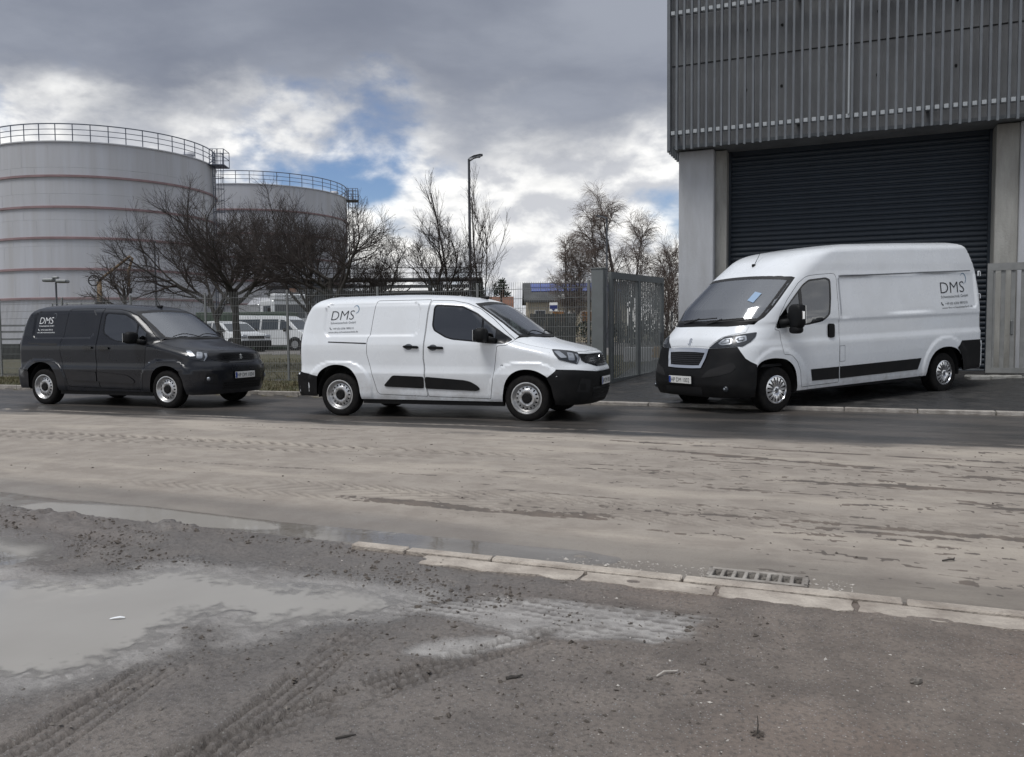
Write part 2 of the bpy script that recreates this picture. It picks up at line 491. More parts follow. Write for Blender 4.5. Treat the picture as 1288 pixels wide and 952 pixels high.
def partner_shape(WB, RO):
    D = WB + RO           # rear end behind the front axle
    s = Shape(ny=3.2, nf=2.1, nr=2.4, nt=2.1, hs=.20, Lr=.20, xm=-.9, zbase=.85, xc=-.7, xc2=-WB+.2)
    s.xf = smoothpl([.18, .30, .45, .62, .70, .745, .80, .86, .93, .96, .99, 1.03, 1.08, 1.13, 1.165, 1.19, 1.45, 1.70, 1.755, 1.79, 1.83],
                    [.76, .83, .862, .872, .870, .845, .800, .785, .770, .74, .68, .55, .32, .12, .03, -.02, -.37, -.735, -.84, -.98, -1.6])
    s.Lf = smoothpl([.18, .88, 1.0, 1.055, 1.12, 1.2, 1.3, 1.8], [.47, .50, .86, .92, .78, .5, .42, .36], .03)
    s.xr = smoothpl([.2, .34, .36, .64, .66, .95, 1.2, 1.39, 1.54, 1.67, 1.75, 1.83],
                    [-D+.06, -D+.02, -D, -D, -D+.05, -D+.045, -D+.05, -D+.075, -D+.12, -D+.19, -D+.25, -D+.36])
    s.zt = smoothpl([-5, -D+.1, -2.9, -2.2, -1.5, -1.1, -.8, 1], [1.815, 1.82, 1.832, 1.835, 1.825, 1.805, 1.785, 1.76], .1)
    w0 = smoothpl([.18, .28, .34, .55, .655, .70, .76, 1.0, 1.08, 1.16, 1.25, 1.64, 1.83], [.84, .872, .888, .905, .914, .903, .897, .900, .897, .875, .850, .765, .73])
    def w(x, z):
        v = w0(z)
        pan = rrect(x, z, -WB-.33, -1.70, 1.20 + 0*z, 1.70, .13)
        v = v - .018*sstep(.008, -.012, pan)
        for ax in (-.033, -WB-.033):
            dx, dz = (x - ax)/1.0, (z - .31)/.93
            d = (np.abs(dx)**2.6 + np.abs(np.maximum(dz, 0))**2.6)**(1/2.6)
            v = v + .026*sstep(.575, .535, d)*sstep(.20, .30, z)
        return v
    s.w = w
    return s

def boxer_shape():
    s = Shape(ny=3.8, nf=2.1, nr=2.6, nt=2.4, hs=.17, Lr=.12, xm=-1.2, zbase=1.0, xc=-.75, xc2=-4.2)
    s.xf = smoothpl([.2, .33, .45, .60, .80, .96, 1.04, 1.12, 1.2, 1.3, 1.38, 1.44, 1.6, 2.1, 2.36, 2.48, 2.56, 2.63],
                    [.84, .92, .955, .94, .87, .825, .80, .775, .69, .58, .51, .455, .33, -.30, -.66, -.90, -1.25, -1.9])
    s.Lf = smoothpl([.2, .95, 1.05, 1.15, 1.3, 1.45, 1.7, 2.1, 2.5], [.50, .52, .60, .70, .72, .62, .55, .55, .65], .03)
    s.xr = smoothpl([.2, .40, .42, .86, .88, 1.35, 1.45, 1.72, 2.15, 2.39, 2.57, 2.62],
                    [-5.12, -5.13, -5.16, -5.16, -5.12, -5.125, -5.13, -5.13, -5.07, -4.97, -4.86, -4.75])
    s.zt = smoothpl([-6, -5, -3.4, -1.9, -1.3, -.8, 2], [2.665, 2.65, 2.625, 2.59, 2.565, 2.55, 2.5], .1)
    w0 = smoothpl([.2, .30, .38, .80, .98, 1.03, 1.09, 1.32, 1.37, 1.5, 2.0, 2.12, 2.25, 2.6],
                  [.95, .985, 1.0, 1.012, 1.012, 1.010, .994, .990, .998, .990, .942, .925, .915, .86])
    def w(x, z):
        v = w0(z)
        zz = z - .018*(-x - 1.2)*(x < -1.2)
        pan = rrect(x, zz, -4.95, -1.45, 1.385 + 0*z, 2.02, .05)
        v = v - .018*sstep(.008, -.010, pan)
        for ax in (-.035, -4.052):
            d = np.hypot(x - ax, np.maximum(z - .34, 0))
            v = v + .016*sstep(.66, .60, d)*sstep(.2, .3, z)
        return v
    s.w = w
    return s
# ---------------------------------------------------------------- vehicle materials
M = {}
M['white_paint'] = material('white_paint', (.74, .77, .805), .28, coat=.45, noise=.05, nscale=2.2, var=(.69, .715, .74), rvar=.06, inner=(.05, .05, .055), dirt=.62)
M['grey_paint'] = material('grey_paint', (.0105, .0120, .0165),   .30, spec=.3, coat=.28, noise=.2, nscale=3, var=(.013, .0145, .019), rvar=.05, inner=(.02, .02, .02), dirt=.07)
M['black_plastic'] = material('black_plastic', (.0038, .0044, .0055), .58, spec=.22, noise=.3, nscale=6, var=(.007, .007, .0075), bump=.08, bscale=300, dirt=.045)
M['gloss_black'] = material('gloss_black', (.006, .006, .007), .22)
M['rubber'] = material('rubber', (.006, .006, .007), .85, spec=.2, noise=.5, nscale=14, var=(.017, .0155, .014), bump=.2, bscale=90)
M['seal'] = material('seal', (.012, .012, .013), .6)
M['steel_rim'] = material('steel_rim', (.62, .63, .64), .34, metal=.85, noise=.25, nscale=12, var=(.40, .39, .38))
M['chrome'] = material('chrome', (.82, .83, .84), .10, metal=1.)
M['chrome_rim'] = material('chrome_rim', (.74, .75, .77), .16, metal=1., noise=.2, nscale=14)
M['lamp_clear'] = material('lamp_clear', (.32, .34, .37), .32, metal=.8)
M['lamp_dark'] = material('lamp_dark', (.03, .034, .04), .2)
M['lamp_red'] = material('lamp_red', (.22, .008, .012), .12, coat=1.)
M['plate_white'] = material('plate_white', (.78, .78, .76), .4)
M['plate_blue'] = material('plate_blue', (.02, .06, .32), .4)
M['print_black'] = material('print_black', (.012, .014, .02), .5)
M['print_grey'] = material('print_grey', (.10, .11, .125), .5)
M['print_white'] = material('print_white', (.78, .80, .82), .5)
M['print_blue'] = material('print_blue', (.06, .16, .26), .5)
M['cabin'] = material('cabin', (.035, .036, .038), .75, noise=.3, nscale=5)
M['seat_cloth'] = material('seat_cloth', (.05, .052, .056), .9)
M['under'] = material('under', (.010, .010, .011), .9)
M['side_glass'] = glass('side_glass', (.20, .24, .24), ior=2.4)
M['front_glass'] = glass('front_glass', (.45, .51, .50), refl_rough=.13, ior=3.4)
M['sticker'] = material('sticker', (.26, .37, .52), .4)
M['amber'] = material('amber', (.7, .25, .03), .2)

def rim_disc(mb, y, rad, holes, hr, h_in, h_out, depth, sgn, n=64):
    """pressed wheel centre : ring with openings, dished"""
    out = np.array([(rad*math.cos(2*math.pi*k/n), rad*math.sin(2*math.pi*k/n)) for k in range(n)])
    V, F = triangulate(out, holes, rad*.16)
    r = np.hypot(V[:, 0], V[:, 1]); d = depth(r)
    mb.smooth = True
    mb.add([(a, y - sgn*q, b) for (a, b), q in zip(V, d)], [tuple(f) if sgn > 0 else tuple(f[::-1]) for f in F])

def make_wheel(root, pos, side, R0, wid, rim_r, style):
    """side -1 : outer face towards -y. pos = centre of the outer face"""
    w = bpy.data.objects.new('wheel', None); COL.objects.link(w); w.parent = root; w.location = pos
    o = side
    t = MB(); hw = wid
    prof = [(rim_r-.01, .012), (rim_r+.012, 0), (rim_r+.04, -.004), (R0-.045, -.003), (R0-.018, .006), (R0-.004, .022), (R0, .04)]
    for k in range(1, 6):                                            # tread grooves
        c = .04 + (hw-.08)*k/6
        prof += [(R0, c-.007), (R0-.008, c-.005), (R0-.008, c+.005), (R0, c+.007)]
    prof += [(R0, hw-.04), (R0-.004, hw-.022), (R0-.018, hw-.006), (R0-.045, hw), (rim_r, hw-.01)]
    t.lathe([(r, -o*h) for r, h in prof], 48, 'y'); t.build('tyre', M['rubber'], w, True, 40)
    m = MB()
    if style == 'steel':
        rp = [(rim_r+.008, .004), (rim_r+.010, -.004), (rim_r-.004, -.006), (rim_r-.016, .006), (rim_r-.022, .03), (rim_r-.045, .045), (rim_r-.05, .12)]
        m.lathe([(r, -o*h) for r, h in rp], 56, 'y')
        holes = []
        for k in range(16):
            a = 2*math.pi*k/16; c, s_ = math.cos(a), math.sin(a)
            holes.append(np.array([(c*(.146 + .017*math.cos(q)) - s_*.0125*math.sin(q), s_*(.146 + .017*math.cos(q)) + c*.0125*math.sin(q)) for q in np.linspace(0, 2*math.pi, 10)[:-1]]))
        dep = lambda r: np.interp(r, [0, .07, .085, .112, .124, .135, .16, .172, .18], [.03, .03, .012, .008, .016, .03, .036, .040, .05])
        rim_disc(m, -o*0., rim_r-.046, holes, 0, 0, 0, lambda r: dep(r), o)
        m.build('rim', M['steel_rim'], w, True, 45)
        h = MB(); h.lathe([(0, o*.003), (.045, o*.002), (.066, -o*.001), (.073, -o*.012), (.073, -o*.03)], 32, 'y'); 
        for k in range(5):
            a = 2*math.pi*k/5; h.lathe([(0, o*.010), (.008, o*.009), (.011, 0)], 10, 'y', (.048*math.cos(a), 0, .048*math.sin(a)))
        h.build('hub_cap', M['black_plastic'], w, True, 40)
    else:
        rp = [(rim_r+.010, .002), (rim_r+.010, -.006), (rim_r-.006, -.010), (rim_r-.014, .002), (rim_r-.016, .03)]
        m.lathe([(r, -o*h) for r, h in rp], 56, 'y'); 
        holes = []
        for k in range(8):
            for dlt, wd in ((-.21, .085), (.16, .07)):
                a = 2*math.pi*k/8 + dlt
                pts = []
                for rr, ww in ((.085, .4), (.185, 1.), (.185, -1.), (.085, -.4)):
                    pts.append((rr*math.cos(a + ww*wd), rr*math.sin(a + ww*wd)))
                holes.append(np.array(pts))
        dep = lambda r: np.interp(r, [0, .03, .05, .08, .16, .205], [-.012, -.012, .008, -.010, -.004, .004])
        rim_disc(m, 0., rim_r-.012, holes, 0, 0, 0, dep, o)
        m.build('wheel_trim', M['chrome_rim'], w, True, 35)
        h = MB(); h.lathe([(0, o*.016), (.022, o*.014), (.030, o*.004)], 24, 'y'); h.build('hub_cap', M['print_grey'], w, True, 40)
    d = MB(); d.lathe([(0, -o*.07), (rim_r+.005, -o*.07)], 32, 'y'); d.build('brake_disc', M['under'], w)
    return w

def side_text(S, root, name, body, width, height, x0, z0, side, mat, shear=0., off=0., nz=.0035, slope=0.):
    V, F = text_mesh(body, 1., shear, off)
    mn, mx = V.min(0), V.max(0); cap = .73
    V = (V - [mn[0], 0])*[width/(mx[0] - mn[0]), height/cap]
    x = x0 + (V[:, 0] if side < 0 else -V[:, 0]); z = z0 + V[:, 1] + slope*(x - x0)
    P = S.mp('side', x, z); N = S.normal(*P.T); P = P + N*nz
    if side > 0: P = P*[1, -1, 1]; N = N*[1, -1, 1]
    return obj_from(name, P, F, mat, root, False, None)

def side_poly(S, root, name, poly, side, mat, off=.0035, th=0., d=.08, res=None):
    return Patch(S).add('side', poly, d=d, off=off, th=th, sides=((0,) if side < 0 else (1,)), res=res).build(name, mat, root)

def swoosh(S, root, cx, cz, r, side, mat):
    """crescent that grows out of the S"""
    o, i = [], []
    for k in range(17):
        a = R(150 - k*15.5)
        wd = .004 + .020*math.sin(math.pi*k/16)**1.2*(r/.13)
        o.append((cx + (math.cos(a)*r*.86 if side < 0 else -math.cos(a)*r*.86), cz + math.sin(a)*r)); i.append((cx + (math.cos(a)*(r-wd)*.86 if side < 0 else -math.cos(a)*(r-wd)*.86), cz + math.sin(a)*(r-wd)))
    return side_poly(S, root, 'logo_swoosh', np.array(o + i[::-1]), side, mat, .0036)

LION = [(-.1, -1), (.15, -1), (.1, -.62), (.3, -.5), (.42, -.9), (.66, -.92), (.55, -.3), (.36, -.1), (.62, .0), (.72, -.2), (.86, -.14), (.76, .2), (.42, .26), (.5, .52), (.72, .5), (.78, .7), (.42, .98), (.02, .9), (-.2, .55), (-.26, .1), (-.2, -.2), (-.42, -.5), (-.62, -.3), (-.74, -.4), (-.5, -.72), (-.3, -.62)]
def lion_badge(root, x, y, z, h, tilt):
    m = MB(); Mx = Matrix.Rotation(-tilt, 3, 'Y')
    pts = [Mx @ Vector((0, p[0]*h*.5, p[1]*h*.5)) + Vector((x, y, z)) for p in LION]
    back = [p - Mx @ Vector((.006, 0, 0)) for p in pts]; n = len(pts)
    m.add(pts + back, [tuple(range(n))] + [(i, n+i, n+(i+1) % n, (i+1) % n) for i in range(n)])
    return m.build('lion_badge', M['chrome'], root)

def number_plate(root, x, yc, zc, body, rear=False):
    sg = -1 if rear else 1
    w, h = .52, .112
    p = MB().bbox((x, yc, zc), (.012, w, h), .003).build('number_plate', M['plate_white'], root)
    b = MB().bbox((x + sg*.002, yc - sg*(w/2 - .026), zc), (.0125, .044, h - .012), .002)
    bl = b.build('euro_band', M['plate_blue'], p)
    V, F = text_mesh(body, .094)
    # squeeze to plate width
    mn, mx = V[:, 0].min(), V[:, 0].max(); k = .43/(mx - mn)
    yy = (yc - sg*.205) + sg*((V[:, 0] - mn)*k); zz = zc - .034 + V[:, 1]
    obj_from('plate_number', np.stack([np.full(len(V), x + sg*.0075), yy, zz], 1), F, M['print_black'], p)
    fr = MB()
    for dz in (-h/2 - .006, h/2 + .006): fr.box((x - sg*.004, yc, zc + dz), (.014, w + .024, .012))
    for dy in (-w/2 - .006, w/2 + .006): fr.box((x - sg*.004, yc + dy, zc), (.014, .012, h))
    fr.build('plate_frame', M['black_plastic'], p)
    return p

def ellipsoid(c, r, e=1., nu=20, nv=12, M_=None):
    V = []; F = []
    pw = lambda q: math.copysign(abs(q)**e, q)
    for j in range(nv+1):
        b = -math.pi/2 + math.pi*j/nv
        for i in range(nu):
            a = 2*math.pi*i/nu
            v = Vector((r[0]*pw(math.cos(b))*pw(math.cos(a)), r[1]*pw(math.cos(b))*pw(math.sin(a)), r[2]*pw(math.sin(b))))
            if M_ is not None: v = M_ @ v
            V.append(v + Vector(c))
    for j in range(nv):
        for i in range(nu): F.append((j*nu+i, j*nu+(i+1) % nu, (j+1)*nu+(i+1) % nu, (j+1)*nu+i))
    return V, F

def cabin_parts(root, xd, xb, ys, zfloor, zdash, zroof):
    c = MB(); c.bbox((xd - .12, 0, zdash - .17), (.5, 2*ys, .34), .08); c.bbox((xd - .45, ys*.45, zdash - .20), (.16, .44, .2), .05)
    c.build('dashboard', M['cabin'], root)
    sw = MB(); ang = R(62)
    pts = [Vector((xd - .62 + .19*math.sin(a)*math.cos(ang), ys*.45 + .19*math.cos(a), zdash - .02 + .19*math.sin(a)*math.sin(ang))) for a in np.linspace(0, 2*math.pi, 25)]
    sw.tube(pts, .016, 6, False); sw.tube([pts[0], pts[12]], .018, 6); sw.build('steering_wheel', M['cabin'], root, True)
    for y in (-ys*.47, ys*.47):
        s = MB(); s.bbox((xb + .40, y, zfloor + .42), (.50, .5, .16), .05); s.bbox((xb + .16, y, zfloor + .80), (.16, .48, .66), .06); s.bbox((xb + .13, y, zfloor + 1.22), (.10, .26, .2), .04)
        s.build('seat', M['seat_cloth'], root, True, 40)
    b = MB(); b.box((xb, 0, (zfloor + zroof)/2), (.03, 2*ys + .14, zroof - zfloor)); b.build('bulkhead', M['cabin'], root)
    f = MB(); f.box(((xd + xb)/2, 0, zfloor), (xd - xb + .2, 2*ys + .1, .04)); f.build('cabin_floor', M['cabin'], root)

def arch_liner(root, x, y_out, y_in, rad, zc):
    m = MB(); n = 16
    V = []; F = []
    for k in range(n+1):
        a = R(-12) + (math.pi + R(24))*k/n
        for y in (y_out, y_in): V.append((x + rad*math.cos(a), y, zc + rad*math.sin(a)))
    for k in range(n): F.append((2*k, 2*k+1, 2*k+3, 2*k+2))
    m.add(V, F)
    m.add([(x + rad*math.cos(R(-12) + (math.pi + R(24))*k/n), y_in, zc + rad*math.sin(R(-12) + (math.pi + R(24))*k/n)) for k in range(n+1)], [tuple(range(n+1))])
    m.build('wheel_arch', M['under'], root)

def frame_of(v):
    """placement matrix from ground points of the two near wheels"""
    f, r, side, hw = Vector(v[0]), Vector(v[1]), v[2], v[3]
    ax = (f - r).normalized(); left = Vector((0, 0, 1)).cross(ax).normalized(); upv = ax.cross(left)
    o = f - left*side*hw
    return Matrix(((ax.x, left.x, upv.x, o.x), (ax.y, left.y, upv.y, o.y), (ax.z, left.z, upv.z, o.z), (0, 0, 0, 1)))

# ---------------------------------------------------------------- compact panel van
def compact_van(name, label, place, WB, RO, paint, dark, plate):
    root = empty(name, label, 'van', frame_of(place), 'vans of the firm parked at the kerb')
    S = partner_shape(WB, RO); D = WB + RO
    pm = M[paint]; trim = M['black_plastic'] if not dark else M['grey_paint']
    xq = lambda x: float(np.interp(x, [-3.86, -3.01, -1.62, 5], [-D, -WB-.035, -1.62, 5]))
    X = lambda pts: np.array([(xq(a), b) for a, b in pts])
    both = dict(both=True)
    # outlines on the flank : (x, z)
    archF = [(.291, .61), (.226, .656), (.118, .707), (-.014, .729), (-.146, .716), (-.258, .657), (-.339, .55), (-.372, .412), (-.385, .285), (-.39, .265)]
    ra = [(-2.635, .265), (-2.645, .308), (-2.662, .489), (-2.711, .624), (-2.798, .715), (-2.901, .762), (-3.020, .780), (-3.12, .775), (-3.227, .745), (-3.322, .685), (-3.376, .607), (-3.395, .50), (-3.40, .30)]
    archF = chaikin(archF); ra = chaikin(ra)
    dx = -WB - .035 + 3.01; archR = [(a + dx, b) for a, b in ra]
    zrs = np.array([.30, .345, .37, .55, .64, .68, .8, .95, 1.1, 1.25, 1.4, 1.52, 1.6, 1.66, 1.70, 1.715])
    rear = [(float(S.xr(z)) + .071, z) for z in zrs]
    sh_x = np.linspace(rear[-1][0] + .04, -.95, 26); shoulder = [(x, float(S.zt(x)) - .079) for x in sh_x]
    ws_edge = [(-.874, 1.664), (-.74, 1.578), (-.614, 1.496), (-.427, 1.366), (-.193, 1.187)]
    bon_edge = [(-.25, 1.124), (-.02, 1.061), (.14, 1.031), (.30, 1.002)]
    fin = lambda L, d=.03: [tuple(q) for q in resample(L, d, False)]
    shoulder, ws_edge, bon_edge, rear = fin(shoulder + ws_edge[:1])[:-1], fin(ws_edge), fin(bon_edge), fin(rear)
    outer = archF + archR + rear + shoulder + ws_edge + bon_edge
    slide = fillet(X([(-2.43, 1.735), (-2.455, 1.66), (-2.476, 1.495), (-2.502, 1.216), (-2.534, 1.159), (-2.538, .935), (-2.479, .739), (-2.421, .549), (-2.373, .375), (-2.33, .338), (-1.54, .317), (-1.588, .605), (-1.588, .721), (-1.609, .883), (-1.599, 1.102), (-1.575, 1.534), (-1.545, 1.735)]), .03, 3)
    front = fillet([(-1.536, 1.725), (-1.570, 1.534), (-1.594, 1.102), (-1.604, .883), (-1.583, .721), (-1.583, .605), (-1.532, .317), (-.554, .301), (-.498, .727), (-.474, .94), (-.462, 1.05), (-.33, 1.055), (-.215, 1.135), (-.443, 1.340), (-.555, 1.437), (-.768, 1.590), (-.962, 1.668), (-1.196, 1.712)], .025, 3)
    if dx: slide[:, 0] = np.where(slide[:, 0] > -1.66, slide[:, 0], slide[:, 0])
    b = Patch(S)
    b.add('side', outer, [slide, front], d=.03, both=True, th=.02)
    # roof
    rp = S.mp('side', *np.array(shoulder).T)[:, :2]; c0 = S.mp('side', *np.array(rear[-1:]).T)[:, :2]
    wt = S.mp('side', np.array([-.874]), np.array([1.664]))[:, :2]
    ys = np.linspace(-.62, .62, 13); zt_ = 1.664 + .040*(1 - (ys/.66)**2); wtop = S.mp('front', ys, zt_)
    half = np.concatenate([c0, rp, wt]); rr = np.linspace(-.55, .55, 9)
    zr_ = np.full_like(rr, 1.735); rtop = S.mp('rear', rr, zr_)[:, :2]
    roof = np.concatenate([half, wtop[:, :2], (half*[1, -1])[::-1], rtop[::-1]])
    b.add('top', roof, d=.085, res=.06, th=0)
    # tail : wraps round both rear corners
    rr_p = S.mp('side', *np.array(rear).T); tl = S.inv('cylr', rr_p); tm = np.stack([2*np.pi - tl[:, 0], tl[:, 1]], 1)
    tt = S.inv('cylr', S.mp('rear', rr, zr_))
    tail = np.concatenate([tl[::-1], [[2*np.pi - tl[0, 0], tl[0, 1]]], tm[1:], tt[::-1]])
    tail = np.concatenate([tm, tt[::-1], tl[::-1]])
    b.add('cylr', tail, d=.07, th=0)
    # nose below the bonnet
    fe = np.array([(.418, -.737), (.60, -.628), (.685, -.46), (.715, -.25), (.725, 0)])
    top3 = np.concatenate([[(.30, -.786, 1.002)], S.mp('top', *fe.T)])
    nose_l = [S.inv('side', np.array([.30, 0, 1.002])), ]
    zz_ = np.linspace(1.002, .61, 14); fl = S.mp('side', np.interp(zz_, [.61, 1.002], [.291, .30]), zz_); fa = S.inv('cyl', fl)
    tp = S.inv('cyl', np.array(top3)); tpm = (tp*[-1, 1])[::-1][1:]
    bt = np.array([[a, .63] for a in np.linspace(-fa[-1, 0], fa[-1, 0], 25)])
    nose = np.concatenate([fa[::-1], tp[1:], tpm[:-1], (fa*[-1, 1]), bt[1:-1]])
    b.add('cyl', nose, d=.03, th=0)
    body = b.build('body', pm, root)
    # bonnet
    be = S.mp('side', *np.array([(-.16, 1.165)] + bon_edge).T)[:, :2]
    re_ = np.array([(.045, 0), (.03, -.25), (-.02, -.45), (-.10, -.64)])
    hb = np.concatenate([re_, be[1:], fe]); bon = np.concatenate([hb, (hb*[1, -1])[::-1][1:-1]])
    Patch(S).add('top', inset(bon, .004), d=.035, th=.015).build('bonnet', pm, root)
    # windscreen
    we = S.mp('side', *np.array(ws_edge).T)
    right = we[:, 1:]; bot = np.array([(-.64, 1.172), (-.40, 1.178), (-.2, 1.182), (0, 1.184)])
    tpw = np.stack([ys, zt_], 1)
    wpoly = np.concatenate([tpw[::-1], right, bot, (bot*[-1, 1])[::-1][1:], (right*[-1, 1])[::-1]])
    Patch(S).add('front', inset(wpoly, .012), d=.035, off=-.003, th=.008).build('windscreen', M['front_glass'], root)
    Patch(S).add('front', wpoly, [inset(wpoly, .035)], d=.05, off=-.0015, th=.006).build('windscreen_seal', M['seal'], root)
    cw = np.array([(-.70, 1.187), (-.62, 1.168), (-.40, 1.175), (0, 1.181), (.40, 1.175), (.62, 1.168), (.70, 1.187), (.40, 1.155), (0, 1.150), (-.40, 1.155)])
    Patch(S).add('front', np.array([(-.70, 1.19), (0, 1.192), (.70, 1.19), (.66, 1.13), (.4, 1.135), (0, 1.138), (-.4, 1.135), (-.66, 1.13)]), d=.06, off=-.012, th=0).build('cowl', M['seal'], root)
    # doors
    win = fillet([(-1.454, 1.653), (-1.483, 1.61), (-1.493, 1.35), (-1.459, 1.274), (-1.269, 1.173), (-1.153, 1.141), (-.782, 1.107), (-.68, 1.095), (-.475, 1.080), (-.352, 1.082), (-.25, 1.136), (-.564, 1.357), (-.79, 1.522), (-1.029, 1.628), (-1.381, 1.655)], .03, 3)
    for side in (0, 1):
        fd = Patch(S).add('side', inset(front, .007), [win], d=.032, th=.018, sides=(side,)).build('front_door', pm, root)
        Patch(S).add('side', inset(win, .012), d=.09, off=-.005, th=.004, sides=(side,)).build('door_window', M['side_glass'], fd)
        fr = Patch(S); fr.add('side', win, [inset(win, .022)], d=.05, off=-.002, th=.01, sides=(side,))
        fr.add('side', [(-.715, 1.10), (-.685, 1.097), (-.690, 1.452), (-.720, 1.474)], d=.06, off=-.0015, th=.006, sides=(side,))
        fr.add('side', [(-.50, 1.082), (-.352, 1.084), (-.255, 1.136), (-.50, 1.312)], d=.06, off=-.001, th=.006, sides=(side,))
        fr.build('window_frame', M['gloss_black'], fd)
        hs = [(-1.535, 1.033), (-1.51, 1.052), (-1.30, 1.043), (-1.279, 1.022), (-1.30, 1.004), (-1.50, 1.010)]
        Patch(S).add('side', fillet(hs, .015, 3), d=.05, off=.028, th=.03, sides=(side,)).build('door_handle', M['black_plastic'] if not dark else M['gloss_black'], fd)
        cup = [(-1.45 + .065*math.cos(a), 1.03 + .045*math.sin(a)) for a in np.linspace(0, 2*math.pi, 17)[:-1]]
        Patch(S).add('side', cup, d=.05, off=.0015, th=0, sides=(side,)).build('handle_recess', M['print_grey'] if not dark else M['gloss_black'], fd)
        sl = Patch(S).add('side', inset(slide, .007), d=.03, th=.018, sides=(side,)).build('sliding_door', pm, root)
        hx = xq(-1.80) if not dark else -1.80
        Patch(S).add('side', fillet([(a + hx + 1.405, q + .012) for a, q in hs], .015, 3), d=.05, off=.028, th=.03, sides=(side,)).build('door_handle', M['black_plastic'] if not dark else M['gloss_black'], sl)
        Patch(S).add('side', [(a + hx + 1.41, q + .012) for a, q in cup], d=.05, off=.0015, th=0, sides=(side,)).build('handle_recess', M['print_grey'] if not dark else M['gloss_black'], sl)
        mold = fillet(X([(-2.102, .624), (-1.60, .608)]).tolist() + X([(-1.60, .437), (-2.217, .456), (-2.248, .475)]).tolist(), .03, 3)
        mo2 = fillet([(-1.575, .608), (-.963, .565), (-.87, .544), (-.769, .492), (-.717, .44), (-.77, .412), (-1.575, .437)], .03, 3)
        Patch(S).add('side', mold, d=.06, off=.012, th=.02, sides=(side,)).build('side_moulding', trim, sl)
        Patch(S).add('side', mo2, d=.06, off=.012, th=.02, sides=(side,)).build('side_moulding', trim, fd)
        rail = X([(-3.199, 1.126), (-2.545, 1.104), (-2.545, 1.086), (-3.199, 1.110)]) if not dark else X([(-3.42, 1.128), (-2.62, 1.112), (-2.62, 1.072), (-3.1, 1.08), (-3.12, 1.10), (-3.42, 1.105)])
        Patch(S).add('side', rail, d=.1, off=.003, th=.003, sides=(side,)).build('door_rail', M['seal'], root)
        # lamps
        hl3 = np.array([[.304, -.790, 1.001], [.418, -.737, .992], [.626, -.622, .954], [.671, -.679, .869], [.656, -.736, .791], [.507, -.846, .838], [.426, -.874, .86], [.362, -.859, .932]])
        ha = S.inv('cyl', hl3); hl = Patch(S).add('cyl', fillet(ha, .012, 2), d=.05, off=.007, th=.014, sides=(side,)).build('headlight', M['lamp_dark'], root)
        ce = ha.mean(0)
        lens = [np.array([[.345, -.825, .972], [.43, -.80, .975], [.50, -.792, .885], [.44, -.85, .88]]), np.array([[.50, -.75, .955], [.575, -.70, .945], [.60, -.745, .845], [.52, -.80, .85]])]
        for q in lens: Patch(S).add('cyl', fillet(S.inv('cyl', q), .014, 3), d=.05, off=.009, th=0, sides=(side,)).build('lens', M['lamp_clear'], hl)
        dr = S.inv('cyl', np.array([[.615, -.655, .93], [.645, -.68, .87], [.642, -.735, .80], [.62, -.735, .80], [.62, -.70, .87], [.585, -.69, .93]]))
        Patch(S).add('cyl', dr, d=.05, off=.010, th=0, sides=(side,)).build('lens', M['lamp_clear'], hl)
        xt = lambda z: float(S.xr(z)) + .071
        tlp = np.array([[xt(.93) + .03, 0, .93], [xt(1.1) + .05, 0, 1.08], [xt(1.22) + .03, 0, 1.235]]); ta = S.inv('cylr', S.mp('side', tlp[:, 0], tlp[:, 2]))
        tb = S.inv('cylr', S.mp('rear', np.array([-.66, -.68, -.70]), np.array([1.235, 1.08, .93])))
        Patch(S).add('cylr', np.concatenate([ta, tb]), d=.05, off=.008, th=.012, sides=(side,)).build('tail_light', M['lamp_red'], root)
        # fender repeater
        ci = [(-.391 + .022*math.cos(a), .777 + .012*math.sin(a)) for a in np.linspace(0, 2*math.pi, 13)[:-1]]
        Patch(S).add('side', ci, d=.05, off=.004, th=.004, sides=(side,)).build('indicator', M['print_grey'] if not dark else M['lamp_clear'], root)
        # mirror
        sg = -1 if side == 0 else 1
        m = MB(); m.smooth = True
        m.add(*ellipsoid((-.645, sg*1.035, 1.205), (.085, .125, .105), .62)); mr = m.build('mirror', M['black_plastic'], root, True)
        a_ = MB(); a_.tube([(-.50, sg*.86, 1.12), (-.53, sg*.93, 1.135), (-.58, sg*.97, 1.15)], [.045, .04, .05], 10); a_.build('mirror_arm', M['black_plastic'], mr, True)
        gl = MB(); gl.box((-.735, sg*1.035, 1.205), (.006, .19, .15)); gl.build('mirror_glass', M['chrome'], mr)
        # wheels & arches
        for x in (-.033, -WB - .035):
            make_wheel(root, (x, sg*.895, .322), sg, .325, .205, .215, 'steel')
            arch_liner(root, x, sg*.86, sg*.55, .40, .36)
    # bumpers, grille, plate
    bp = np.array([(.267, -.929, .611), (.353, -.928, .674), (.404, -.903, .725), (.643, -.804, .715), (.76, -.64, .70), (.85, -.43, .687), (.87, -.2, .686), (.87, 0, .685)])
    ba = S.inv('cyl', bp); lo = S.inv('cyl', S.mp('side', np.array([.375, .365, .338]), np.array([.245, .36, .49])))
    half = np.concatenate([lo, ba]); lob = np.array([[a, .235] for a in np.linspace(-lo[0, 0], lo[0, 0], 25)])
    Patch(S).add('cyl', np.concatenate([half, (half*[-1, 1])[::-1][1:], lob[1:-1]]), d=.06, off=.010, th=.02).build('front_bumper', trim if not dark else M['grey_paint'], root)
    ik = MB()
    def fbox(pts, off, nm, mt, d=.07, th=.006): return Patch(S).add('cyl', S.inv('cyl', np.array(pts)), d=d, off=off, th=th).build(nm, mt, root)
    F3 = lambda y, z: S.mp('front', np.array([y]), np.array([z]))[0]
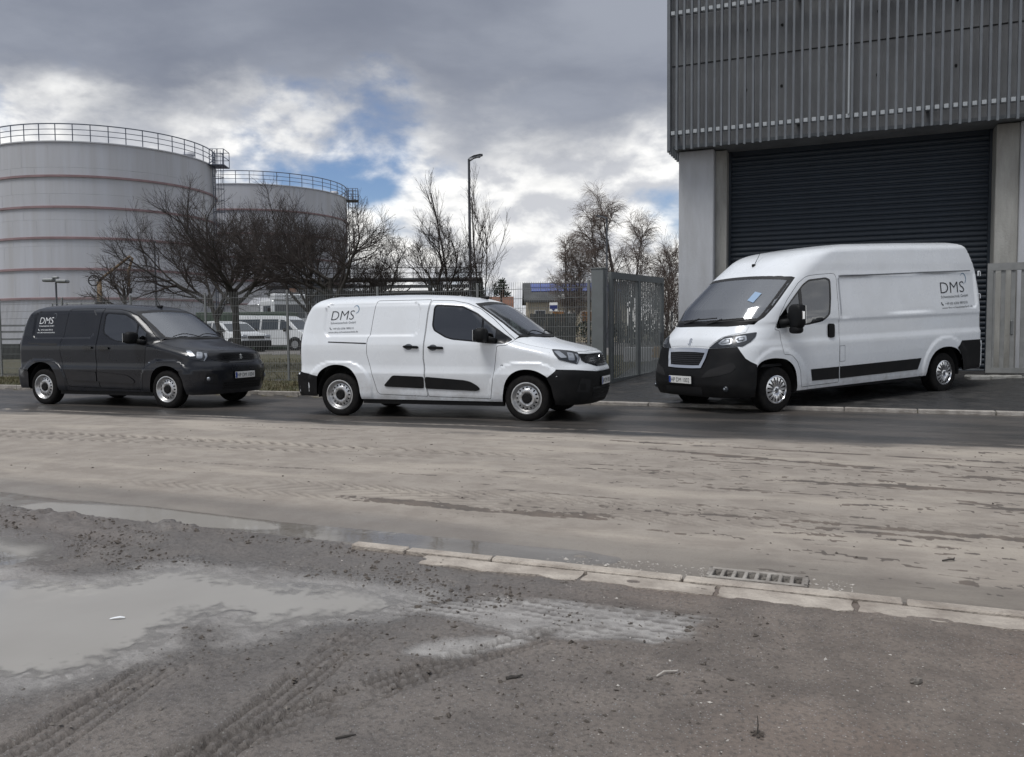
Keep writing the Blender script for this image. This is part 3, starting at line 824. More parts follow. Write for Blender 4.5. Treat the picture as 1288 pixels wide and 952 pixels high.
    fbox([F3(-.48, .31), F3(-.52, .47), F3(0, .475), F3(.52, .47), F3(.48, .31), F3(0, .30)], .012, 'air_intake', M['under'])
    for z in (.345, .385, .425): fbox([F3(-.49, z-.008), F3(0, z-.008), F3(.49, z-.008), F3(.49, z+.008), F3(0, z+.008), F3(-.49, z+.008)], .018, 'grille_bar', M['black_plastic'])
    for sg in (-1, 1):
        fbox([F3(sg*.60, .40), F3(sg*.60, .58), F3(sg*.76, .60), F3(sg*.79, .42)], .012, 'fog_recess', M['under'])
        if dark:
            q = F3(sg*.73, .50); fl_ = MB(); fl_.smooth = True; fl_.add(*ellipsoid(q, (.03, .04, .04))); fl_.build('fog_lamp', M['lamp_clear'], root)
    g3 = np.array([F3(-.655, .845), (.66, -.66, .935), F3(-.46, .928), F3(-.2, .932), F3(0, .933)]); gb = np.array([F3(0, .752), F3(-.34, .755), F3(-.583, .806)])
    gh = np.concatenate([gb, g3[:1], g3[1:]]); gh = S.inv('cyl', gh)
    gp = np.concatenate([gh, (gh*[-1, 1])[::-1][1:-1]])
    gr = Patch(S).add('cyl', gp, d=.05, off=.006, th=.012).build('grille', M['gloss_black'], root)
    for z in (.79, .82, .85, .88):
        yy = np.linspace(-.40, .40, 9); pp = [F3(y, z-.006) for y in yy] + [F3(y, z+.006) for y in yy[::-1]]
        Patch(S).add('cyl', S.inv('cyl', np.array(pp)), d=.1, off=.010, th=.004).build('grille_bar', M['black_plastic'], gr)
    lion_badge(root, float(S.xf(.845)) + .014, 0, .845, .125, R(6))
    number_plate(root, .893, 0, .545, plate)
    # rear bumper
    tb_ = [(xq(-3.39), .30), (xq(-3.385), .45), (xq(-3.372), .602), (xq(-3.55), .64), (xq(-3.676), .664)]
    sa = S.mp('side', *np.array(tb_).T); aa = S.inv('cylr', sa); yy = np.linspace(-.55, .55, 7); rb = S.inv('cylr', S.mp('rear', yy, np.full_like(yy, .675)))
    aam = np.stack([2*np.pi - aa[:, 0], aa[:, 1]], 1); lo_ = np.array([[a, .30] for a in np.linspace(aa[0, 0], aam[0, 0], 22)])
    Patch(S).add('cylr', np.concatenate([aa[::-1], lo_[1:-1], aam, rb[::-1]]), d=.07, off=.012, th=.02).build('rear_bumper', trim, root)
    # sill and underside
    sk = MB()
    for sg in (-1, 1): sk.box(((-.39 + xq(-2.635))/2, sg*.80, .235), (abs(xq(-2.635) + .39), .07, .075))
    sk.build('sill', M['black_plastic'], root)
    ub = MB(); ub.box((-(D)/2 + .35, 0, .30), (D - .4, 1.0, .16)); ub.box((.45, 0, .30), (.5, 1.2, .10)); ub.box((-D + .35, 0, .36), (.5, 1.3, .12)); ub.build('underbody', M['under'], root)
    cabin_parts(root, -.10, -1.58, .66, .45, 1.12, 1.66)
    # aerial, wipers
    az = float(S.z_top(np.array([-.98]), np.array([0.]))[0])
    ae = MB(); ae.bbox((-.98, 0, az + .015), (.14, .05, .05), .018); ae.tube([(-.98, 0, az + .03), (-1.10, 0, az + .22), (-1.17, 0, az + .40)], [.006, .004, .003], 6); ae.build('aerial', M['black_plastic'], root)
    for y0, y1, x1 in ((.50, -.10, .10), (-.10, -.62, .06)):
        wp = MB(); n = 6
        P0 = [S.mp('front', np.array([y0 + (y1-y0)*t]), np.array([1.20 + .05*math.sin(t*3.1)]))[0] + np.array([.022, 0, .018]) for t in np.linspace(0, 1, n)]
        wp.tube(P0, .008, 5); wp.build('wiper', M['seal'], root)
    # lettering on the flank
    txt = M['print_white'] if dark else M['print_black']; sub = M['print_white'] if dark else M['print_grey']
    lx, lz, k = (-3.20, 1.447, 1.) if not dark else (-3.075, 1.470, .86)
    sl = .02 if not dark else 0.
    side_text(S, root, 'logo_lettering', 'DMS', .40*k, .150*k, lx, lz, -1, txt, .14, -.012, slope=sl)
    swoosh(S, root, lx + .425*k, lz + .163*k, .060*k, -1, M['print_blue'] if not dark else M['print_grey'])
    side_text(S, root, 'company_lettering', 'Schweisstechnik GmbH', .43*k, .034*k, lx, lz - .058*k, -1, sub, slope=sl)
    side_text(S, root, 'phone_lettering', '+49 (0) 6206 989210', .36*k, .030*k, lx + .045, lz - .142*k, -1, sub, slope=sl)
    ph = [(lx - .012, lz - .108*k), (lx + .002, lz - .108*k), (lx + .005, lz - .122*k), (lx + .014, lz - .132*k), (lx + .027, lz - .134*k), (lx + .027, lz - .146*k), (lx + .008, lz - .143*k), (lx - .008, lz - .127*k)]
    side_poly(S, root, 'phone_symbol', np.array(ph), -1, sub)
    side_text(S, root, 'web_lettering', 'www.dms-schweisstechnik.de', .51*k, .030*k, lx - .025, lz - .197*k, -1, sub, slope=sl)
    return root

# ---------------------------------------------------------------- large high-roof van
def tall_van(name, label, place):
    root = empty(name, label, 'van', frame_of(place), 'vans of the firm parked at the kerb')
    S = boxer_shape(); pm = M['white_paint']; bk = M['black_plastic']
    WX = (-.035, -4.052)
    archF = [(.41, .70), (.388, .743), (.32, .785), (.237, .812), (.11, .825), (.008, .822), (-.13, .808), (-.226, .780), (-.343, .700), (-.413, .566), (-.433, .341), (-.425, .30)]
    archR = [(-3.50, .33), (-3.53, .43), (-3.58, .56), (-3.653, .656), (-3.74, .73), (-3.849, .772), (-3.96, .795), (-4.088, .797), (-4.21, .785), (-4.343, .745), (-4.42, .68), (-4.47, .58), (-4.50, .45), (-4.51, .36)]
    archF = chaikin(archF); archR = chaikin(archR)
    zrs = np.array([.36, .40, .44, .6, .84, .90, 1.1, 1.35, 1.5, 1.72, 1.95, 2.15, 2.3, 2.44, 2.54])
    rear = [(float(S.xr(z)) + .040, z) for z in zrs]
    sx = np.linspace(rear[-1][0] + .06, -1.55, 26); shoulder = [(x, float(S.zt(x)) - .060) for x in sx]
    fore = [(-1.32, 2.485), (-1.1, 2.41), (-.9, 2.295), (-.7, 2.15), (-.56, 2.045)]
    ws_edge = [(-.537, 2.028), (-.30, 1.825), (-.05, 1.607), (.147, 1.437), (.241, 1.384)]
    fed = [(.30, 1.335), (.305, 1.22), (.36, 1.12), (.43, .98), (.45, .85)]
    fin = lambda L, d=.03: [tuple(q) for q in resample(L, d, False)]
    shoulder, fore, ws_edge, rear = fin(shoulder + fore[:1])[:-1], fin(chaikin(fore, 1) + ws_edge[:1])[:-1], fin(ws_edge), fin(rear)
    outer = archF + archR + rear + shoulder + fore + ws_edge + fed
    door = fillet([(-1.36, .36), (-.515, .345), (-.492, .596), (-.424, .742), (-.305, .850), (-.14, .866), (-.113, 1.029), (-.092, 1.228), (.01, 1.245), (-.118, 1.494), (-.279, 1.692), (-.548, 1.943), (-.70, 2.03), (-.80, 2.055), (-1.005, 2.072), (-1.35, 2.085), (-1.395, 2.03), (-1.39, 1.2)], .03, 3)
    b = Patch(S).add('side', outer, [door], d=.038, both=True, th=.02)
    rp = S.mp('side', *np.array(shoulder + fore + ws_edge[:1]).T)[:, :2]; c0 = S.mp('side', *np.array(rear[-1:]).T)[:, :2]
    ys = np.linspace(-.80, .80, 13); zt_ = 2.045 + .045*(1 - (ys/.86)**2); wtop = S.mp('front', ys, zt_)
    half = np.concatenate([c0, rp]); rr = np.linspace(-.72, .72, 9); zr_ = np.full_like(rr, 2.565); rtop = S.mp('rear', rr, zr_)
    roof = np.concatenate([half, wtop[:, :2], (half*[1, -1])[::-1], rtop[::-1][:, :2]])
    b.add('top', roof, d=.09, res=.06, th=0)
    tl = S.inv('cylr', S.mp('side', *np.array(rear).T)); tm = np.stack([2*np.pi - tl[:, 0], tl[:, 1]], 1); tt = S.inv('cylr', rtop)
    b.add('cylr', np.concatenate([tm, tt[::-1], tl[::-1]]), d=.09, th=0)
    # nose under bonnet, lamps and bumper
    fq = resample([(.30, 1.335), (.305, 1.22), (.36, 1.12), (.43, .98), (.45, .85), (.41, .70)], .03, False); fa = S.inv('cyl', S.mp('side', fq[:, 0], fq[:, 1]))
    cow = S.inv('cyl', np.stack([S.mp('front', np.array([y]), np.array([z]))[0] for y, z in ((-.80, 1.338), (-.5, 1.322), (-.25, 1.325), (0, 1.328), (.25, 1.325), (.5, 1.322), (.80, 1.338))]))
    bt = np.array([[a, .72] for a in np.linspace(-fa[-1, 0], fa[-1, 0], 25)])
    b.add('cyl', np.concatenate([fa[::-1], cow, fa*[-1, 1], bt[1:-1]]), d=.07, th=0)
    b.build('body', pm, root)
    F3 = lambda y, z: S.mp('front', np.array([y]), np.array([z]))[0]
    def cyl(pts, off, nm, mt, par=None, d=.06, th=.008, sides=(0,), holes=(), fil=0):
        A = S.inv('cyl', np.array(pts)); 
        if fil: A = fillet(A, fil, 3)
        return Patch(S).add('cyl', A, [S.inv('cyl', np.array(h)) for h in holes], d=d, off=off, th=th, sides=sides).build(nm, mt, par or root)
    bl = [F3(0, 1.03), F3(-.22, 1.03), F3(-.42, 1.02), F3(-.60, 1.165), F3(-.74, 1.205), F3(-.84, 1.225), F3(-.83, 1.318), F3(-.6, 1.312), F3(-.3, 1.316), F3(0, 1.319)]
    mir = lambda L: L + [p*[1, -1, 1] for p in L[::-1][1:-1]]
    cyl(mir(bl), .004, 'bonnet', pm, th=.012)
    we = S.mp('side', *np.array(ws_edge).T)[:, 1:]
    bot = np.array([(-.80, 1.385), (-.55, 1.372), (-.25, 1.368), (0, 1.366)])
    wpoly = np.concatenate([np.stack([ys, zt_], 1)[::-1], we, bot, (bot*[-1, 1])[::-1][1:], (we*[-1, 1])[::-1]])
    ws = Patch(S).add('front', inset(wpoly, .015), d=.03, off=-.003, th=.006).build('windscreen', M['front_glass'], root)
    Patch(S).add('front', wpoly, [inset(wpoly, .045)], d=.05, off=-.001, th=.006).build('windscreen_seal', M['seal'], root)
    Patch(S).add('front', [(-.87, 1.37), (-.55, 1.385), (0, 1.385), (.55, 1.385), (.87, 1.37), (.80, 1.33), (.5, 1.312), (0, 1.318), (-.5, 1.312), (-.80, 1.33)], d=.06, off=.001, th=.004).build('cowl', bk, root)
    win = fillet([(-1.165, 2.022), (-1.245, 1.990), (-1.258, 1.95), (-1.245, 1.711), (-1.195, 1.451), (-1.143, 1.403), (-1.018, 1.335), (-.72, 1.295), (-.05, 1.260), (-.025, 1.282), (-.085, 1.429), (-.355, 1.679), (-.633, 1.918), (-.775, 1.992)], .05, 4)
    for side in (0, 1):
        sg = -1 if side == 0 else 1; one = (side,)
        fd = Patch(S).add('side', inset(door, .007), [win], d=.038, th=.018, sides=one).build('front_door', pm, root)
        Patch(S).add('side', inset(win, .012), d=.1, off=-.006, th=.004, sides=one).build('door_window', M['side_glass'], fd)
        fr = Patch(S).add('side', win, [inset(win, .028)], d=.05, off=-.002, th=.012, sides=one)
        fr.add('side', [(-.60, 1.285), (-.535, 1.282), (-.535, 1.82), (-.60, 1.88)], d=.06, off=-.0015, th=.006, sides=one)
        fr.add('side', [(-.36, 1.275), (-.06, 1.262), (-.09, 1.415), (-.30, 1.50)], d=.06, off=-.001, th=.006, sides=one)
        fr.build('window_frame', M['gloss_black'], fd)
        Patch(S).add('side', fillet([(-1.272, 1.29), (-1.13, 1.302), (-1.125, 1.08), (-1.265, 1.072)], .045, 4), d=.05, off=.022, th=.024, sides=one).build('door_handle', bk, fd)
        Patch(S).add('side', [(-.735, .608), (-1.352, .612), (-1.352, .425), (-.763, .428)], d=.09, off=.012, th=.018, sides=one).build('side_moulding', bk, fd)
        Patch(S).add('side', [(-1.385, .612), (-3.375, .635), (-3.279, .448), (-1.385, .425)], d=.09, off=.012, th=.018, sides=one).build('side_moulding', bk, root)
        Patch(S).add('side', [(-1.45, 2.046), (-3.4, 2.086), (-5.02, 2.118), (-5.02, 2.104), (-3.4, 2.070), (-1.45, 2.030)], d=.2, off=.0025, th=.003, sides=one).build('gutter_seal', M['print_grey'], root)
        if side == 1:
            q = [(-1.378, .94), (-1.50, .943), (-1.50, .69), (-1.378, .688)]
            Patch(S).add('side', q, [inset(q, .006)], d=.08, off=.0015, th=0, sides=one).build('fuel_flap_seam', M['print_grey'], root)
        h3 = np.array([[.798, -.434, 1.0], [.73, -.53, 1.085], [.655, -.63, 1.163], [.50, -.79, 1.195], [.306, -.927, 1.222], [.35, -.94, 1.151], [.451, -.934, 1.08], [.575, -.9, 1.02], [.628, -.839, 1.028], [.74, -.62, 1.005]])
        hl = Patch(S).add('cyl', fillet(S.inv('cyl', h3), .012, 2), d=.05, off=.009, th=.016, sides=one).build('headlight', M['lamp_dark'], root)
        for q in ([[.70, -.56, 1.07], [.66, -.64, 1.135], [.58, -.73, 1.15], [.60, -.75, 1.06], [.69, -.63, 1.04]], [[.56, -.755, 1.155], [.44, -.85, 1.18], [.45, -.88, 1.10], [.56, -.80, 1.07]]):
            A = S.inv('cyl', np.array(q)); Patch(S).add('cyl', fillet(A, .02, 3), d=.05, off=.011, th=0, sides=one).build('lens', M['lamp_clear'], hl)
            Patch(S).add('cyl', fillet(inset(A, .016), .012, 3), d=.05, off=.013, th=0, sides=one).build('bulb_housing', M['print_grey'], hl)
            Patch(S).add('cyl', fillet(inset(A, .028), .01, 3), d=.05, off=.015, th=0, sides=one).build('lens', M['lamp_clear'], hl)
        # tail lamp
        ta = S.inv('cylr', S.mp('side', np.array([-5.045, -5.06, -5.05]), np.array([.92, 1.15, 1.40]))); tb = S.inv('cylr', S.mp('rear', np.array([-.86, -.85, -.85]), np.array([1.40, 1.15, .92])))
        Patch(S).add('cylr', np.concatenate([ta, tb]), d=.06, off=.006, th=.01, sides=one).build('tail_light', M['lamp_red'], root)
        m = MB(); m.smooth = True; m.add(*ellipsoid((-.27, sg*1.165, 1.435), (.085, .125, .185), .55)); m.add(*ellipsoid((-.27, sg*1.15, 1.235), (.075, .105, .06), .7))
        mr = m.build('mirror', bk, root, True)
        a_ = MB(); a_.tube([(-.12, sg*.96, 1.33), (-.2, sg*1.03, 1.35), (-.26, sg*1.10, 1.37)], [.075, .06, .05], 10); a_.build('mirror_arm', bk, mr, True)
        ind = MB(); ind.bbox((-.275, sg*1.285, 1.45), (.055, .02, .13), .012); ind.build('indicator', M['chrome'], mr)
        gl = MB(); gl.box((-.358, sg*1.165, 1.46), (.006, .19, .27)); gl.build('mirror_glass', M['chrome'], mr)
        for x in WX:
            make_wheel(root, (x, sg*.965, .342), sg, .345, .225, .205, 'trim')
            arch_liner(root, x, sg*.95, sg*.55, .44, .38)
    # bumper : black, wraps to the wheel arches
    ba = S.inv('cyl', np.array([(.411, -1.022, .745), (.50, -.985, .795), (.567, -.955, .844), (.60, -.90, .94), (.625, -.853, 1.018), (.73, -.62, .998), (.795, -.43, .992), (.815, -.2, 1.003), (.82, 0, 1.005)]))
    lo = S.inv('cyl', S.mp('side', np.array([.43, .43, .42]), np.array([.27, .45, .62])))
    half = np.concatenate([lo, ba]); lob = np.array([[a, .27] for a in np.linspace(-lo[0, 0], lo[0, 0], 25)])
    Patch(S).add('cyl', np.concatenate([half, (half*[-1, 1])[::-1][1:], lob[1:-1]]), d=.06, off=.010, th=.02).build('front_bumper', bk, root)
    go = [F3(0, 1.0), F3(-.2, .998), F3(-.455, .985), F3(-.43, .85), F3(-.375, .700), F3(-.2, .692), F3(0, .690)]
    gi = [F3(0, .938), F3(-.2, .937), F3(-.395, .928), F3(-.37, .84), F3(-.325, .737), F3(-.2, .733), F3(0, .732)]
    gr = cyl(mir(gi), .013, 'grille', M['under'])
    for k in range(6):
        z = .758 + .031*k; hw = .325 + (z - .737)*.36
        yy = np.linspace(-hw + .01, hw - .01, 7); cyl([F3(y, z - .007) for y in yy] + [F3(y, z + .007) for y in yy[::-1]], .020, 'grille_bar', M['gloss_black'], gr, .1, .006)
    cyl(mir(go), .024, 'grille_frame', M['chrome'], holes=[mir(gi)], th=.02)
    for sg in (-1, 1):
        cyl([F3(sg*.40, .555), F3(sg*.52, .675), np.array([.713, sg*.85, .79]), np.array([.694, sg*.893, .72]), np.array([.759, sg*.861, .645]), F3(sg*.70, .595)], .013, 'air_intake', M['under'], fil=.02)
        q = F3(sg*.80, .40); f = MB(); f.smooth = True; f.add(*ellipsoid(q, (.035, .05, .05))); f.build('fog_lamp', M['lamp_dark'], root)
        f = MB(); f.smooth = True; f.add(*ellipsoid(q + np.array([.022, 0, 0]), (.02, .02, .02))); f.build('lens', M['lamp_clear'], root)
    cyl([F3(-.40, .30), F3(-.42, .42), F3(0, .425), F3(.42, .42), F3(.40, .30), F3(0, .30)], .013, 'air_intake', M['under'])
    lion_badge(root, float(S.xf(1.095)) + .012, 0, 1.095, .125, R(16))
    number_plate(root, .975, -.04, .517, 'HP DM 1002')
    tb_ = [(-4.51, .36), (-4.475, .56), (-4.425, .68), (-4.35, .765), (-4.499, .882), (-4.8, .882), (-5.06, .882)]
    aa = S.inv('cylr', S.mp('side', *np.array(tb_).T)); aam = np.stack([2*np.pi - aa[:, 0], aa[:, 1]], 1)
    yy = np.linspace(-.8, .8, 7); rb = S.inv('cylr', S.mp('rear', yy, np.full_like(yy, .86))); lo_ = np.array([[a, .37] for a in np.linspace(aa[0, 0], aam[0, 0], 22)])
    Patch(S).add('cylr', np.concatenate([aa[::-1], lo_[1:-1], aam, rb[::-1]]), d=.08, off=.014, th=.02).build('rear_bumper', bk, root)
    hg = MB()
    for z in (1.0, 1.65, 2.05): hg.bbox((-5.15, .90, z), (.05, .05, .10), .012)
    hg.build('hinge', pm, root)
    ub = MB(); ub.box((-2.2, 0, .36), (5.4, 1.2, .16)); ub.box((.5, 0, .34), (.6, 1.3, .12)); ub.build('underbody', M['under'], root)
    sk = MB()
    for sg in (-1, 1): sk.box((-1.96, sg*.9, .30), (3.0, .08, .06))
    sk.build('sill', M['under'], root)
    tk = MB(); tk.bbox((-2.5, .55, .36), (.9, .5, .2), .05); tk.build('fuel_tank', M['under'], root)
    cabin_parts(root, .16, -1.36, .74, .70, 1.36, 2.05)
    vis = MB()
    for y in (-.4, .4): vis.bbox((-.52, y, 1.985), (.03, .42, .13), .01)
    vis.bbox((-.46, 0, 1.93), (.04, .22, .09), .015); vis.build('sun_visor', M['print_grey'], root)
    p = S.mp('front', np.array([.60, .72, .72, .60]), np.array([1.70, 1.66, 1.80, 1.83])) + np.array([.004, 0, .004])
    obj_from('sticker', p, [(0, 1, 2, 3)], M['sticker'], root)
    q = S.mp('front', np.array([.06]), np.array([2.26]))[0]
    ae = MB(); ae.bbox(tuple(q + np.array([0, 0, .01])), (.07, .04, .05), .012); ae.tube([q, q + np.array([-.10, 0, .14]), q + np.array([-.2, 0, .30])], [.006, .004, .003], 6); ae.build('aerial', bk, root)
    for (y0, z0, y1, z1) in ((-.45, 1.395, .28, 1.43), (.10, 1.385, .75, 1.415)):
        wp = MB(); wp.tube([S.mp('front', np.array([y0 + (y1-y0)*t]), np.array([z0 + (z1-z0)*t]))[0] + np.array([.025, 0, .02]) for t in np.linspace(0, 1, 7)], .010, 5); wp.tube([S.mp('front', np.array([y0]), np.array([z0 - .03]))[0], S.mp('front', np.array([(y0+y1)/2]), np.array([(z0+z1)/2]))[0] + np.array([.04, 0, .03])], .014, 6); wp.build('wiper', M['seal'], root)
    lx, lz = -3.985, 1.715; sl = -.022
    side_text(S, root, 'logo_lettering', 'DMS', .66, .205, lx, lz, 1, M['print_black'], 0, -.010, slope=sl)
    swoosh(S, root, lx - .655, lz + .255, .095, 1, M['print_blue'])
    side_text(S, root, 'company_lettering', 'Schweisstechnik GmbH', .75, .052, lx, lz - .085, 1, M['print_grey'], slope=sl)
    side_text(S, root, 'phone_lettering', '+49 (0) 6206 989210', .62, .045, lx - .10, lz - .200, 1, M['print_grey'], slope=sl)
    ph = [(lx + .012, lz - .150), (lx - .010, lz - .150), (lx - .015, lz - .172), (lx - .030, lz - .190), (lx - .052, lz - .192), (lx - .052, lz - .212), (lx - .018, lz - .208), (lx + .006, lz - .180)]
    side_poly(S, root, 'phone_symbol', np.array(ph), 1, M['print_black'])
    side_text(S, root, 'web_lettering', 'www.dms-schweisstechnik.de', .86, .045, lx, lz - .275, 1, M['print_grey'], slope=sl)
    return root

white_van = compact_van('compact_van', 'white compact panel van with black bumpers, parked in the road in the middle', ((.33258, 11.41214, 0), (-2.46874, 12.42022, 0), -1, .9), 2.975, .885, 'white_paint', False, 'HP DM 1003')
grey_van = compact_van('compact_van', 'dark grey compact panel van with white lettering, parked before the wire fence', ((-5.72776, 13.97357, 0), (-8.42498, 15.02060, 0), -1, .9), 2.86, .80, 'grey_paint', True, 'HP DM 1004')
big_van = tall_van('high_roof_van', 'tall long white panel van parked nose down on the driveway before the roller door', ((4.08769, 12.38926, 0), (7.66, 14.30, .135), 1, .97))
# ---------------------------------------------------------------- ground : one height field cut into its named surfaces
def vnoise(x, y, seed=0):
    xi, yi = np.floor(x).astype(np.int64), np.floor(y).astype(np.int64); fx, fy = x - xi, y - yi
    fx, fy = fx*fx*fx*(fx*(fx*6-15)+10), fy*fy*fy*(fy*(fy*6-15)+10)
    def h(a, b):
        n = (a*374761393 + b*668265263 + seed*1442695041) & 0xffffffff
        n = ((n ^ (n >> 13))*1274126177) & 0xffffffff
        return ((n ^ (n >> 16)) & 0xffff)/65535.
    return (h(xi, yi)*(1-fx) + h(xi+1, yi)*fx)*(1-fy) + (h(xi, yi+1)*(1-fx) + h(xi+1, yi+1)*fx)*fy
def fbm(x, y, o=4, seed=0, g=.5):
    v = 0; a = 1; t = 0
    for k in range(o): v = v + a*vnoise(x*2**k + 17.3*k, y*2**k - 9.1*k, seed+k); t += a; a *= g
    return v/t
def sdist(px, py, poly):
    poly = np.asarray(poly, float); d = np.full(px.shape, 1e9)
    for a, b in zip(poly, np.roll(poly, -1, 0)):
        e = b - a; t = np.clip(((px - a[0])*e[0] + (py - a[1])*e[1])/max(e @ e, 1e-9), 0, 1)
        d = np.minimum(d, np.hypot(px - a[0] - t*e[0], py - a[1] - t*e[1]))
    return np.where(in_poly(px, py, poly), -d, d)
def pdist(px, py, line):
    """distance to a polyline, and arc length along it"""
    line = np.asarray(line, float); d = np.full(px.shape, 1e9); al = np.zeros(px.shape); sd = np.zeros(px.shape); acc = 0
    for a, b in zip(line[:-1], line[1:]):
        e = b - a; l = np.hypot(*e); t = np.clip(((px - a[0])*e[0] + (py - a[1])*e[1])/(l*l), 0, 1)
        q = np.hypot(px - a[0] - t*e[0], py - a[1] - t*e[1]); k = q < d
        d = np.where(k, q, d); al = np.where(k, acc + t*l, al); sd = np.where(k, np.sign((px-a[0])*e[1] - (py-a[1])*e[0])*q, sd); acc += l
    return d, al, sd

KN, KF, FT = 4.05, 13.52, 16.25           # near kerb line, far kerb line, fence line
PUD_A = [(-7.5, 2.0), (-6.0, 3.0), (-4.6, 2.95), (-4.03, 2.88), (-3.51, 2.90), (-3.38, 3.05), (-3.38, 3.22), (-3.28, 3.30), (-3.03, 3.34), (-2.65, 3.31), (-2.22, 3.35), (-1.84, 3.33), (-1.89, 3.16), (-2.09, 2.93), (-2.25, 2.80), (-2.27, 2.68), (-2.50, 2.80), (-2.62, 2.80), (-2.66, 2.60), (-2.55, 2.40), (-2.57, 2.18), (-2.70, 2.02), (-3.0, 1.9), (-3.6, 1.5), (-5, .8), (-7.5, .2)]
PUD_B = [(-5.2, 3.42), (-4.5, 3.42), (-4.2, 3.36), (-4.02, 3.16), (-4.17, 3.02), (-4.6, 3.10), (-5.2, 3.1)]
WET_1 = [(-1.78, 3.17), (-1.50, 3.42), (-.95, 3.52), (-.58, 3.50), (-.55, 3.30), (-.75, 3.16), (-1.26, 3.05)]
WET_2 = [(-1.52, 2.70), (-1.40, 2.90), (-1.22, 3.03), (-1.16, 2.98), (-1.27, 2.76), (-1.34, 2.68)]
TRK = [([(-2.15, 1.0), (-2.21, 1.71), (-2.44, 2.79)], .10), ([(-2.75, 1.2), (-2.80, 1.7), (-2.93, 2.3)], .09), ([(-1.60, 1.4), (-1.70, 1.92), (-1.82, 2.95), (-1.8, 3.2)], .085), ([(-1.95, 1.30), (-1.62, 2.05), (-1.33, 2.68), (-1.10, 3.05), (-.6, 3.35)], .085)]
STREAKS = [((-1.9, 8.50), (1.7, 7.58), .11, .95), ((-.5, 7.08), (1.7, 7.04), .13, .95), ((-3.5, 5.20), (-1.5, 5.25), .15, .8), ((.1, 5.42), (1.3, 5.33), .08, .95), ((-.8, 5.58), (1.4, 5.50), .12, .7), ((-2.4, 9.0), (1.9, 8.62), .08, .8), ((-8, 8.85), (-3, 9.05), .05, .6), ((-6.2, 6.15), (-3.2, 6.3), .06, .5), ((-9, 7.95), (-5, 8.05), .05, .5), ((-1.0, 6.55), (1.4, 6.42), .08, .6), ((-3.0, 8.05), (.4, 7.75), .06, .6), ((-2.5, 5.9), (.3, 5.82), .06, .5)]
ZA, ZB, ZG = .000, .018, -.006

def drive_mask(s, t):
    """1 on the driveway right of the gate"""
    return sstep(-4.30 - .12*(t - KF), -4.10 - .12*(t - KF), s)

